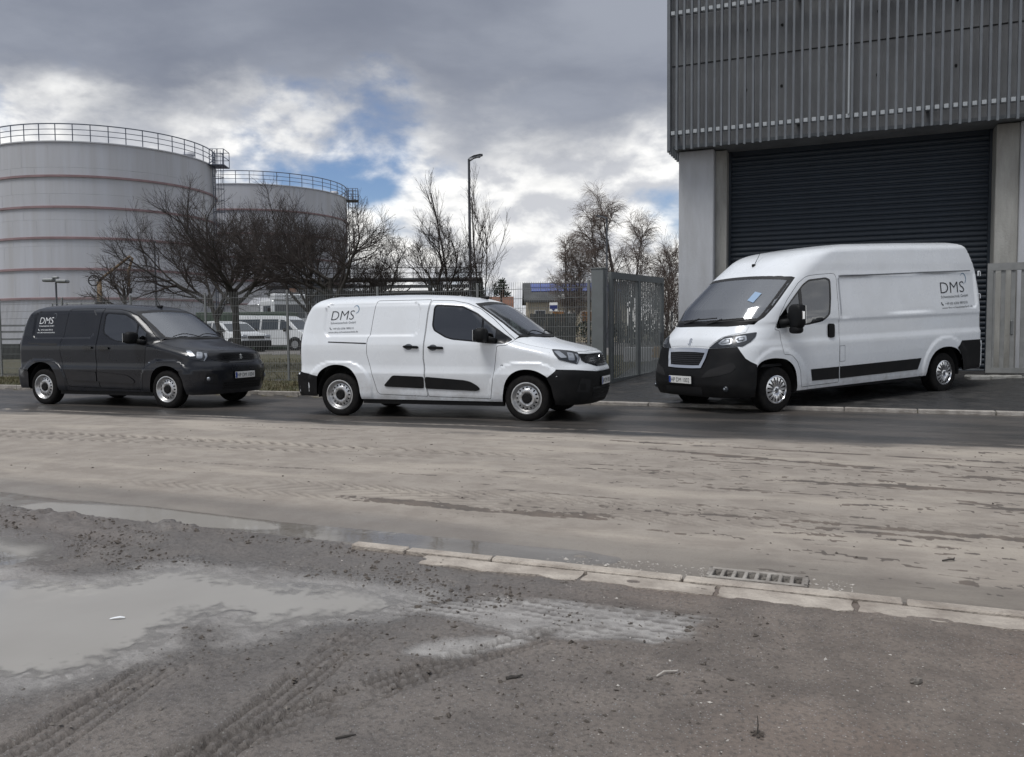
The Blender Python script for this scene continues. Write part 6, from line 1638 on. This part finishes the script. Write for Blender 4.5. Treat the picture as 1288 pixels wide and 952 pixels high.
v2 = bg_car('car', 'white car with dark bumper facing right beyond the fence, just behind the gnarled trunk', 'car', (-14.3, 43.2, .36), R(-38),
    [(2.15, .30), (2.2, .62), (2.08, .88), (1.05, 1.02), (.35, 1.48), (-.2, 1.60), (-1.5, 1.58), (-2.1, 1.1), (-2.15, .3)],
    [[(-1.6, 1.08), (-1.35, 1.46), (-.5, 1.50), (-.5, 1.06)], [(-.4, 1.06), (-.4, 1.50), (.15, 1.47), (.85, 1.05)]],
    1.80, 1.0, (1.35, -1.3), .33, M['bg_white'], M['black_plastic'], [('windscreen', ((1.0, 1.06), (.38, 1.46))), ('rear_window', ((-2.05, 1.14), (-1.56, 1.52)))], GV)
def truck():
    r = empty('truck', 'white truck with a roof visor and tipper body behind the passenger van', 'truck', Matrix.Translation((-14.9, 54, .36)) @ Matrix.Rotation(R(-48), 4, 'Z'), GV)
    m = MB(); m.bbox((1.0, 0, 1.95), (1.9, 2.4, 2.3), .12); m.build('cab', M['bg_white'], r)
    MB().box((1.96, 0, 2.35), (.03, 2.1, .85)).build('windscreen', M['pane'], r)
    for sgn in (-1, 1): MB().box((1.15, sgn*1.205, 2.3), (1.0, .02, .8)).build('window', M['pane'], r)
    MB().bbox((1.75, 0, 3.24), (.6, 2.3, .42), .06).build('sun_visor', M['bg_white'], r)
    V, F = text_mesh('SCANIA', .34); V[:, 0] -= V[:, 0].mean()
    obj_from('visor_lettering', np.stack([np.full(len(V), 2.065), V[:, 0], 3.13 + V[:, 1]], 1), F, M['print_black'], r)
    MB().bbox((1.0, 0, 3.5), (1.5, 1.9, .12), .03).build('light_bar', M['dark_steel'], r)
    MB().bbox((1.98, 0, 1.25), (.08, 2.0, .6), .03).build('grille', M['under'], r); MB().bbox((1.95, 0, .7), (.3, 2.4, .45), .06).build('front_bumper', M['bg_white'], r)
    MB().bbox((-2.2, 0, 2.1), (4.2, 2.4, 1.5), .05).build('tipper_body', M['bg_silver'], r); MB().box((-1.5, 0, .95), (5.6, .9, .3)).build('chassis', M['under'], r)
    for x in (1.1, -1.8, -3.1):
        for sgn in (-1, 1):
            w = MB(); w.lathe([(0, sgn*1.12), (.3, sgn*1.15), (.48, sgn*1.2), (.5, sgn*1.15), (.5, sgn*.9), (0, sgn*.9)], 24, 'y', (x, 0, .5)); w.build('wheel', M['rubber'], r, True, 40)
    for sgn in (-1, 1): MB().bbox((1.85, sgn*1.4, 2.3), (.12, .22, .5), .03).build('mirror', M['under'], r)
truck()
ct = empty('container', 'long dark green steel container behind the white car', 'container', loc=(-15.2, 49, .36))
MB().bbox((0, 0, 1.1), (5.4, 2.2, 2.2), .03).build('container_body', M['green_steel'], ct)
for k in range(18): MB().box((-2.55 + .3*k, -1.115, 1.1), (.12, .04, 2.0)).build('rib', M['green_steel'], ct)
# ---------------------------------------------------------------- bare trees
M['bark'] = material('bark', (.040, .036, .033), .95, noise=.45, nscale=9, var=(.075, .068, .060))
M['twig'] = material('twig', (.050, .040, .036), .9)
M['birch_bark'] = material('birch_bark', (.24, .22, .20), .9, noise=.6, nscale=5, var=(.06, .055, .05))
M['birch_twig'] = material('birch_twig', (.15, .115, .098), .9)
M['brown_twig'] = material('brown_twig', (.075, .056, .046), .9)
M['needle'] = material('needles', (.022, .034, .020), .9, noise=.4, nscale=2)
M['ivy'] = material('ivy_leaf', (.024, .034, .016), .7, noise=.4, nscale=3)

class Tubes:
    """fast many-tube collector"""
    def __init__(s): s.V = []; s.F = []; s.n = 0
    def add(s, pts, r0, r1, n):
        P = np.asarray(pts, float); m = len(P); T = np.gradient(P, axis=0); T /= np.maximum(np.linalg.norm(T, axis=1, keepdims=True), 1e-9)
        a = np.array([.31, .22, .92]); U = np.cross(T, a); l = np.linalg.norm(U, axis=1, keepdims=True); U = np.where(l < .15, np.cross(T, [1, 0, 0]), U); U /= np.maximum(np.linalg.norm(U, axis=1, keepdims=True), 1e-9)
        W = np.cross(T, U); rad = np.linspace(r0, r1, m)[:, None]
        an = 2*np.pi*np.arange(n)/n
        V = P[:, None] + (U[:, None]*np.cos(an)[None, :, None] + W[:, None]*np.sin(an)[None, :, None])*rad[:, None]
        i, k = np.meshgrid(np.arange(m-1), np.arange(n), indexing='ij')
        F = np.stack([i*n+k, i*n+(k+1) % n, (i+1)*n+(k+1) % n, (i+1)*n+k], -1).reshape(-1, 4) + s.n
        s.V.append(V.reshape(-1, 3)); s.F.append(F); s.n += m*n
    def build(s, name, mat, parent):
        V = np.concatenate(s.V); F = np.concatenate(s.F); me = bpy.data.meshes.new(name); nf = len(F)
        me.vertices.add(len(V)); me.loops.add(nf*4); me.polygons.add(nf)
        me.vertices.foreach_set('co', V.ravel().astype(np.float32)); me.loops.foreach_set('vertex_index', F.ravel().astype(np.int32)); me.polygons.foreach_set('loop_start', np.arange(0, nf*4, 4, dtype=np.int32))
        me.polygons.foreach_set('use_smooth', np.ones(nf, bool)); me.update(calc_edges=True); me.materials.append(mat)
        return link(bpy.data.objects.new(name, me), parent)

def wander(rs, p, d, L_, n, wig, trop):
    P = [np.array(p, float)]; d = np.array(d, float); d /= np.linalg.norm(d)
    for k in range(n):
        d = d + rs.normal(0, wig, 3) + np.array(trop)/n; d /= np.linalg.norm(d); P.append(P[-1] + d*L_/n)
    return np.array(P), d

def perp(rs, d, ang):
    a = rs.normal(0, 1, 3); a -= d*(a @ d); a /= np.linalg.norm(a); return d*math.cos(ang) + a*math.sin(ang)

def tree(label, loc, seed, trunks, spec, bark, twig, group, name='bare_tree', taper=.55):
    """trunks: list of (offset, direction, length, radius). spec: per level dict(n, L, ang, wig, trop, r, seg, k)"""
    rs = np.random.RandomState(seed); r = empty(name, label, 'tree', loc=loc, group=group); T = Tubes(); C = Tubes()
    def grow(P, r0, r1, lv):
        if lv >= len(spec): return
        q = spec[lv]; m = len(P); n = q['n'] if isinstance(q['n'], int) else rs.randint(q['n'][0], q['n'][1] + 1)
        for c in range(n):
            f = q['f'][0] + (q['f'][1] - q['f'][0])*(c + rs.uniform(.1, .9))/n; f = min(f, .999)
            x = f*(m-1); i = int(x); p = P[i] + (P[i+1] - P[i])*(x - i); d = P[i+1] - P[i]; d /= np.linalg.norm(d)
            nd = perp(rs, d, R(rs.uniform(*q['ang']))); 
            if 'flat' in q: nd[1] *= q['flat']
            nd += np.array(q.get('up', (0, 0, 0)))
            L_ = q['L']*rs.uniform(.6, 1.25)*(1 - q.get('tap', .45)*f); rr = min(q['r']*rs.uniform(.8, 1.15), (r0 + (r1-r0)*f)*.85)
            Q, _ = wander(rs, p, nd, L_, q['seg'], q['wig'], q['trop'])
            (T if lv == 0 else C).add(Q, rr, max(rr*.35, .0028), q['k']); grow(Q, rr, rr*.35, lv+1)
    for (o, d, L_, rad) in trunks:
        P, _ = wander(rs, o, d, L_, 7, .06 if taper > .3 else .025, (0, 0, .1)); T.add(P, rad, rad*taper, 9); grow(P, rad, rad*taper, 0)
    T.build('trunk', bark, r); C.build('crown', twig, r); return r

GN = [dict(n=(6, 7), f=(.62, 1), L=3.3, ang=(32, 72), wig=.11, trop=(0, 0, .50), r=.062, seg=11, k=6, tap=.15),
      dict(n=(7, 8), f=(.20, 1), L=1.8, ang=(25, 55), wig=.12, trop=(0, 0, .40), r=.026, seg=8, k=4),
      dict(n=(9, 11), f=(.12, 1), L=.95, ang=(25, 58), wig=.10, trop=(0, 0, .32), r=.0080, seg=6, k=3),
      dict(n=(7, 9), f=(.12, 1), L=.50, ang=(22, 52), wig=.09, trop=(0, 0, .3), r=.0034, seg=4, k=3)]
def spec(base, s, **k):
    out = []
    for i, q in enumerate(base):
        q = dict(q); q['L'] *= s; q['r'] = max(q['r']*k.get('rs', s), .0034); out.append(q)
    return out
GT = 'bare trees behind the wire fence'
tree('wide gnarled bare tree with forked dark trunk right behind the dark van', (-8.45, 26, .2), 201, [((0, 0, 0), (.02, 0, 1), 2.5, .15), ((-.25, .1, 0), (-.30, .1, 1), 2.4, .10)], spec(GN, 1.0), M['bark'], M['twig'], GT)
tree('dense bare tree with twisted limbs at the rear of the white compact van', (-5.15, 24.5, .2), 402, [((0, 0, 0), (.03, 0, 1), 2.7, .125), ((-.3, 0, 0), (-.16, 0, 1), 2.4, .08)], spec(GN, .90), M['bark'], M['twig'], GT)
tree('leaning bare tree whose crown hangs left before the pipe bridge', (-3.0, 25.5, .2), 403, [((0, 0, 0), (-.42, 0, 1), 2.3, .10)], spec(GN, .66, rs=.62), M['bark'], M['twig'], GT)
tree('upright bare tree above the cab of the white compact van', (-2.15, 25, .2), 504, [((0, 0, 0), (.05, 0, 1), 2.5, .085)], spec(GN, .66, rs=.62), M['bark'], M['twig'], GT)
UP = [dict(n=(5, 6), f=(.25, .95), L=2.6, ang=(12, 28), wig=.05, trop=(0, 0, .4), r=.013, seg=7, k=4, tap=.6),
      dict(n=(8, 10), f=(.15, 1), L=1.1, ang=(12, 32), wig=.06, trop=(0, 0, .4), r=.007, seg=5, k=3), dict(n=(3, 5), f=(.2, 1), L=.45, ang=(15, 35), wig=.08, trop=(0, 0, .3), r=.005, seg=3, k=3)]
tree('slender sapling with straight rods left of the tall street lamp', (-1.60, 25.6, .2), 31, [((0, 0, 0), (.02, 0, 1), 5.4, .034)], UP, M['bark'], M['twig'], GT)
tree('slender sapling with straight rods right of the tall street lamp', (-.72, 26.4, .2), 37, [((0, 0, 0), (.0, 0, 1), 5.5, .032), ((.15, 0, 0), (.05, 0, 1), 4.4, .026), ((-.1, .1, 0), (.1, 0, 1), 4.0, .022)], UP, M['bark'], M['twig'], GT)
FAN = [dict(n=(7, 8), f=(.55, 1), L=2.3, ang=(25, 60), wig=.07, trop=(0, 0, .15), r=.045, seg=7, k=5), dict(n=(6, 8), f=(.25, 1), L=1.2, ang=(20, 45), wig=.12, trop=(0, 0, .2), r=.022, seg=5, k=4), dict(n=(6, 8), f=(.2, 1), L=.55, ang=(25, 55), wig=.15, trop=(0, 0, .2), r=.011, seg=4, k=3)]
tree('small fan shaped bare tree in front of the big tank', (-15.85, 35, .3), 41, [((0, 0, 0), (.0, 0, 1), 2.9, .11)], FAN, M['bark'], M['twig'], GT)
BI = [dict(n=(18, 21), f=(.22, .99), L=4.1, ang=(20, 42), wig=.07, trop=(0, 0, .22), r=.045, seg=8, k=5, tap=.62),
      dict(n=(13, 15), f=(.2, 1), L=1.8, ang=(25, 55), wig=.10, trop=(0, 0, -.25), r=.019, seg=6, k=3),
      dict(n=(10, 12), f=(.12, 1), L=1.15, ang=(20, 50), wig=.10, trop=(0, 0, -.8), r=.0105, seg=4, k=3)]
GB = 'bare birches beyond the gate'
tree('airy birch with hanging twigs left of the birch group', (4.6, 60, .3), 51, [((0, 0, 0), (.0, 0, 1), 7.2, .16), ((.3, 0, 0), (.12, 0, 1), 6.4, .12)], spec(BI, .62, rs=.8), M['birch_bark'], M['birch_twig'], GB, taper=.12)
tree('tall birch behind the distant street lamp', (7.3, 62, .3), 53, [((0, 0, 0), (-.04, 0, 1), 9.6, .22)], spec(BI, .78, rs=.9), M['birch_bark'], M['birch_twig'], GB, taper=.12)
tree('broad full birch directly above the open gate', (9.0, 64, .3), 59, [((0, 0, 0), (.0, 0, 1), 11.0, .24), ((.5, 0, 0), (.16, 0, 1), 8.8, .15)], spec(BI, .92, rs=.9), M['birch_bark'], M['birch_twig'], GB, taper=.12)
tree('lower birch close to the concrete column', (12.6, 64, .3), 61, [((0, 0, 0), (.06, 0, 1), 6.6, .16)], spec(BI, .74, rs=.9), M['birch_bark'], M['birch_twig'], GB, taper=.12)

def thicket(name, label, x0, x1, y0, y1, h, n, seed, twig, zb=.3):
    rs = np.random.RandomState(seed); T = Tubes()
    for k in range(n):
        p = (rs.uniform(x0, x1), rs.uniform(y0, y1), zb); hh = h*rs.uniform(.5, 1.05)
        P, _ = wander(rs, p, (rs.normal(0, .12), rs.normal(0, .12), 1), hh, 6, .07, (0, 0, .1)); T.add(P, .022, .006, 3)
        for c in range(7):
            f = rs.uniform(.25, 1)*5.99; i = int(f); q = P[i] + (P[i+1]-P[i])*(f-i); Q, _ = wander(rs, q, (rs.normal(0, .6), rs.normal(0, .6), .9), hh*.28, 4, .14, (0, 0, .2)); T.add(Q, .010, .004, 3)
            for e in range(3): j = rs.randint(0, 4); S_, _ = wander(rs, Q[j], (rs.normal(0, .7), rs.normal(0, .7), .8), hh*.11, 3, .15, (0, 0, .1)); T.add(S_, .006, .003, 3)
    root = empty(name, label, 'thicket', loc=(0, 0, 0)); o = T.build('stems', twig, root); root['kind'] = 'stuff'; o['kind'] = 'stuff'; return root
thicket('thicket', 'dense brown thicket of bare stems between gate and concrete column', 9.0, 14.5, 48, 56, 5.6, 170, 71, M['brown_twig'])
thicket('thicket', 'low brown scrub along the far edge behind the wire fence', -9, 9, 56, 68, 2.6, 260, 73, M['brown_twig'])
thicket('thicket', 'scrub of bare stems beneath the pipe bridge', -20, -3, 66, 74, 3.6, 200, 79, M['twig'])

def leaf_clump(T, rs, c, r, n, size):
    for k in range(n):
        d = rs.normal(0, 1, 3); d /= np.linalg.norm(d); p = np.array(c) + d*np.array(r)*rs.uniform(.35, 1.05)
        u = rs.normal(0, 1, 3); u /= np.linalg.norm(u); v = np.cross(u, d); v /= max(np.linalg.norm(v), 1e-6); s = size*rs.uniform(.6, 1.3)
        T.append((p - u*s, p + v*s*.6, p + u*s, p - v*s*.6))
def foliage(name, label, cat, loc, clumps, size, mat, stem=None, seed=1, bark=None):
    rs = np.random.RandomState(seed); Q = []; r = empty(name, label, cat, loc=loc)
    for (c, rad, n) in clumps: leaf_clump(Q, rs, c, rad, n, size)
    V = np.array(Q).reshape(-1, 3); F = np.arange(len(V)).reshape(-1, 4)
    o = obj_from('crown', V, F, mat, r)
    if stem:
        T = Tubes(); 
        for s in stem: T.add(*s)
        T.build('trunk', bark or M['bark'], r)
    return r
foliage('pine_tree', 'round dark pine crown on a bare stem by the red roofed house', 'tree', (-.25, 74, .3), [((0, 0, 5.0), (.75, .7, .55), 420), ((-.45, 0, 4.5), (.45, .4, .35), 160), ((.5, .1, 4.4), (.5, .4, .3), 160), ((.1, 0, 5.5), (.4, .4, .3), 140)], .09, M['needle'], [([(0, 0, 0), (.05, 0, 2), (0, 0, 4.9)], .14, .06, 7)], 3)
foliage('ivy_bush', 'dark ivy covered bush at the foot of the saplings', 'bush', (-1.25, 25.9, .2), [((0, 0, 1.9), (.35, .3, .55), 420), ((.45, .1, 2.3), (.22, .2, .35), 260), ((-.35, 0, 2.2), (.25, .2, .35), 240), ((.1, 0, 1.2), (.7, .3, .7), 500)], .05, M['ivy'], [([(0, 0, 0), (.02, 0, 2.2)], .05, .03, 6)], 4)
foliage('hedge', 'dark evergreen hedge behind the dark board fence', 'hedge', (4.3, 52, .3), [((x, 0, .9 + .2*math.sin(x*3)), (.7, .5, .8), 300) for x in np.linspace(-1.0, 5.5, 9)], .08, M['needle'], None, 5)

# grass on the verge and beyond
M['grass'] = material('grass_blade', (.085, .090, .040), .9, noise=.5, nscale=1.5, var=(.15, .125, .07))
def grass():
    rs = np.random.RandomState(9); n = 26000
    s = rs.uniform(-22, -4.6, n); t = np.where(rs.rand(n) < .55, rs.uniform(KF + .12, FT, n), rs.uniform(FT, 27, n))
    k = drive_mask(s, t) < .3; s, t = s[k], t[k]; z, _ = ground_h(s, t)
    x = s*US.x + t*UT.x; y = s*US.y + t*UT.y; n = len(x); P = np.stack([x, y, z - .01], 1)
    a = rs.uniform(0, 6.28, n); h = rs.uniform(.03, .11, n)*(.6 + .8*vnoise(s*2, t*2, 5)); w = .012
    d = np.stack([np.cos(a), np.sin(a), 0*a], 1); q = np.stack([rs.normal(0, .4, n)*h, rs.normal(0, .4, n)*h, h], 1)
    V = np.stack([P - d*w, P + d*w, P + q], 1).reshape(-1, 3); F = np.arange(3*n).reshape(-1, 3)
    o = obj_from('grass', V, F, M['grass']); tag(o, 'short dull winter grass on the verge along the wire fence', 'grass', None, 'stuff')
grass()
# ---------------------------------------------------------------- gravel, clods, litter in the yard
M['stone'] = material('pebble', (.20, .18, .16), .85, noise=.5, nscale=30, var=(.10, .09, .08))
M['stone_pale'] = material('pale_chip', (.50, .47, .43), .85, noise=.3, nscale=30)
M['clod'] = material('mud_clod', (.105, .090, .076), .9, noise=.4, nscale=40, var=(.06, .05, .043))
OCT = np.array([(1, 0, 0), (-1, 0, 0), (0, 1, 0), (0, -1, 0), (0, 0, 1), (0, 0, -1)], float)
OCF = np.array([(0, 2, 4), (2, 1, 4), (1, 3, 4), (3, 0, 4), (2, 0, 5), (1, 2, 5), (3, 1, 5), (0, 3, 5)])
def pebbles(name, label, cat, s, t, size, mat, seed, flat=.6):
    rs = np.random.RandomState(seed); n = len(s); z, _ = ground_h(s, t); c = np.stack([s*US.x + t*UT.x, s*US.y + t*UT.y, z + size*flat*.25], 1)
    sc = size[:, None, None]*rs.uniform(.55, 1.25, (n, 6, 1)); a = rs.uniform(0, 6.28, n); co, si = np.cos(a)[:, None], np.sin(a)[:, None]
    B = OCT[None]*np.array([1.25, .85, flat])[None, None] + rs.normal(0, .12, (n, 6, 3)); X = B[..., 0]*co - B[..., 1]*si; Y = B[..., 0]*si + B[..., 1]*co
    V = (np.stack([X, Y, B[..., 2]], -1)*sc + c[:, None]).reshape(-1, 3); F = (OCF[None] + 6*np.arange(n)[:, None, None]).reshape(-1, 3)
    return tag(obj_from(name, V, F, mat), label, cat, None, 'stuff')
def litter():
    rs = np.random.RandomState(17)
    def pts(n, s0, s1, t0, t1, cond=None):
        s = rs.uniform(s0, s1, n); t = rs.uniform(t0, t1, n)
        k = np.ones(n, bool) if cond is None else cond(s, t)
        return s[k], t[k]
    dry = lambda s, t: (sdist(s, t, PUD_A) > .06) & (sdist(s, t, PUD_B) > .05)
    s, t = pts(6500, -6, 3.6, 1.3, 3.8, lambda s, t: dry(s, t) & (fbm(s*1.4, t*1.4, 3, 91) > .40)); pebbles('gravel', 'grey grit and gravel strewn over the muddy yard', 'gravel', s, t, rs.gamma(2., .0012, len(s)) + .0015, M['stone'], 2)
    s, t = pts(700, -3, 3.6, 1.3, 3.75, lambda s, t: dry(s, t) & (fbm(s*1.1 + 4, t*1.1, 3, 95) > .46)); pebbles('gravel', 'pale stone chips scattered on the right part of the yard', 'gravel', s, t, rs.gamma(2., .0013, len(s)) + .0015, M['stone_pale'], 3)
    s, t = pts(2600, -6.5, -1.2, 3.2, 4.0, lambda s, t: dry(s, t) & (fbm(s*2.2, t*2.2, 3, 97) > .48)); pebbles('mud_clods', 'dark clods of mud beside the gutter puddle', 'mud', s, t, rs.gamma(1.8, .0026, len(s)) + .002, M['clod'], 4)
    s, t = pts(900, -2.8, -.2, 2.2, 3.6, lambda s, t: dry(s, t)); pebbles('mud_clods', 'small dark crumbs of mud around the tyre tracks', 'mud', s, t, rs.gamma(2., .0018, len(s)) + .002, M['clod'], 6)
    s, t = pts(420, -1.5, .05, 4.12, 4.32); pebbles('gravel', 'pale grit washed up in front of the gully grate', 'gravel', s, t, rs.gamma(2., .0014, len(s)) + .0015, M['stone_pale'], 5)
    s, t = pts(500, -8, 4, 4.7, 9.3); pebbles('mud_clods', 'dried crumbs of mud lying on the road', 'mud', s, t, rs.gamma(1.4, .0028, len(s)) + .002, M['clod'], 7)
    def G_(s, t): return float(ground_h(np.array([s]), np.array([t]))[0][0])
    def thing(nm, lab, cat, s, t): return empty(nm, lab, cat, loc=st(s, t, G_(s, t)))
    k = thing('twig', 'short dark broken twig on the brown gravel in the middle foreground', 'twig', -1.06, 2.63); m = MB(); m.tube([(-.030, -.012, .004), (-.012, -.002, .006), (.005, 0, .005), (.028, .010, .009)], [.0055, .007, .005, .003], 6); m.build('stick', M['bark'], k)
    k = thing('twig', 'thin dark twig curved on the pale road mud at the right', 'twig', .53, 4.87); m = MB(); m.tube([(-.045, -.004, .006), (-.01, .0, .010), (.02, .005, .010), (.032, .02, .014)], [.004, .005, .005, .003], 6); m.build('stick', M['bark'], k)
    k = thing('twig', 'thin twig lying near the bottom edge of the yard', 'twig', -1.38, 2.05); m = MB(); m.tube([(-.028, -.010, .004), (.0, .0, .005), (.03, .012, .004)], [.003, .004, .002], 6); m.build('stick', M['bark'], k)
    k = thing('leaf', 'curled white scrap floating in the large puddle', 'litter', -2.93, 2.62); k.location.z = .004
    v = MB(); v.add([tuple(q*.6 for q in p) for p in [(-.055, -.012, 0), (-.02, -.014, .006), (.02, -.010, .010), (.05, .004, .004), (.048, .016, .006), (.015, .012, .014), (-.02, .004, .010), (-.05, -.002, .004)]], [(0, 1, 6, 7), (1, 2, 5, 6), (2, 3, 4, 5)]); v.build('scrap', M['print_white'], k)
    k = thing('straw', 'pale bent straw on the gravel right of centre', 'straw', -.56, 2.86); m = MB(); m.tube([(-.05, -.02, .005), (-.02, .004, .012), (.03, .012, .010)], .0028, 5); m.build('stalk', M['stone_pale'], k)
    k = thing('weed', 'small dark withered weed stalk standing in the foreground', 'weed', -.23, 2.53); m = MB(); m.tube([(0, 0, 0), (.003, .002, .03), (.0, .0, .06)], [.003, .002, .001], 5); m.build('stem', M['bark'], k)
    v = MB(); 
    for a in range(7): c, s_ = math.cos(a*.9), math.sin(a*.9); v.add([(0, 0, .004), (.016*c - .005*s_, .016*s_ + .005*c, .009), (.024*c, .024*s_, .004), (.016*c + .005*s_, .016*s_ - .005*c, .008)], [(0, 1, 2, 3)])
    v.build('leaf', M['clod'], k)
    for (s_, t_, r_, lab) in ((.24, 3.10, .017, 'dark walnut sized stone with pale side on the right of the yard'), (-.62, 2.80, .010, 'pale flat chip among gravel near the straw'), (-1.30, 2.60, .010, 'small dark stone left of the broken twig')):
        o = thing('stone', lab, 'stone', s_, t_); V, F = ellipsoid((0, 0, r_*.4), (r_*1.2, r_*.9, r_*.7), .8, 9, 6); V = [Vector(p)*(1 + .22*math.sin(7*p[0]/r_ + 3*p[1]/r_)) for p in V]; MB().add(V, F).build('rock', M['stone'], o)
litter()
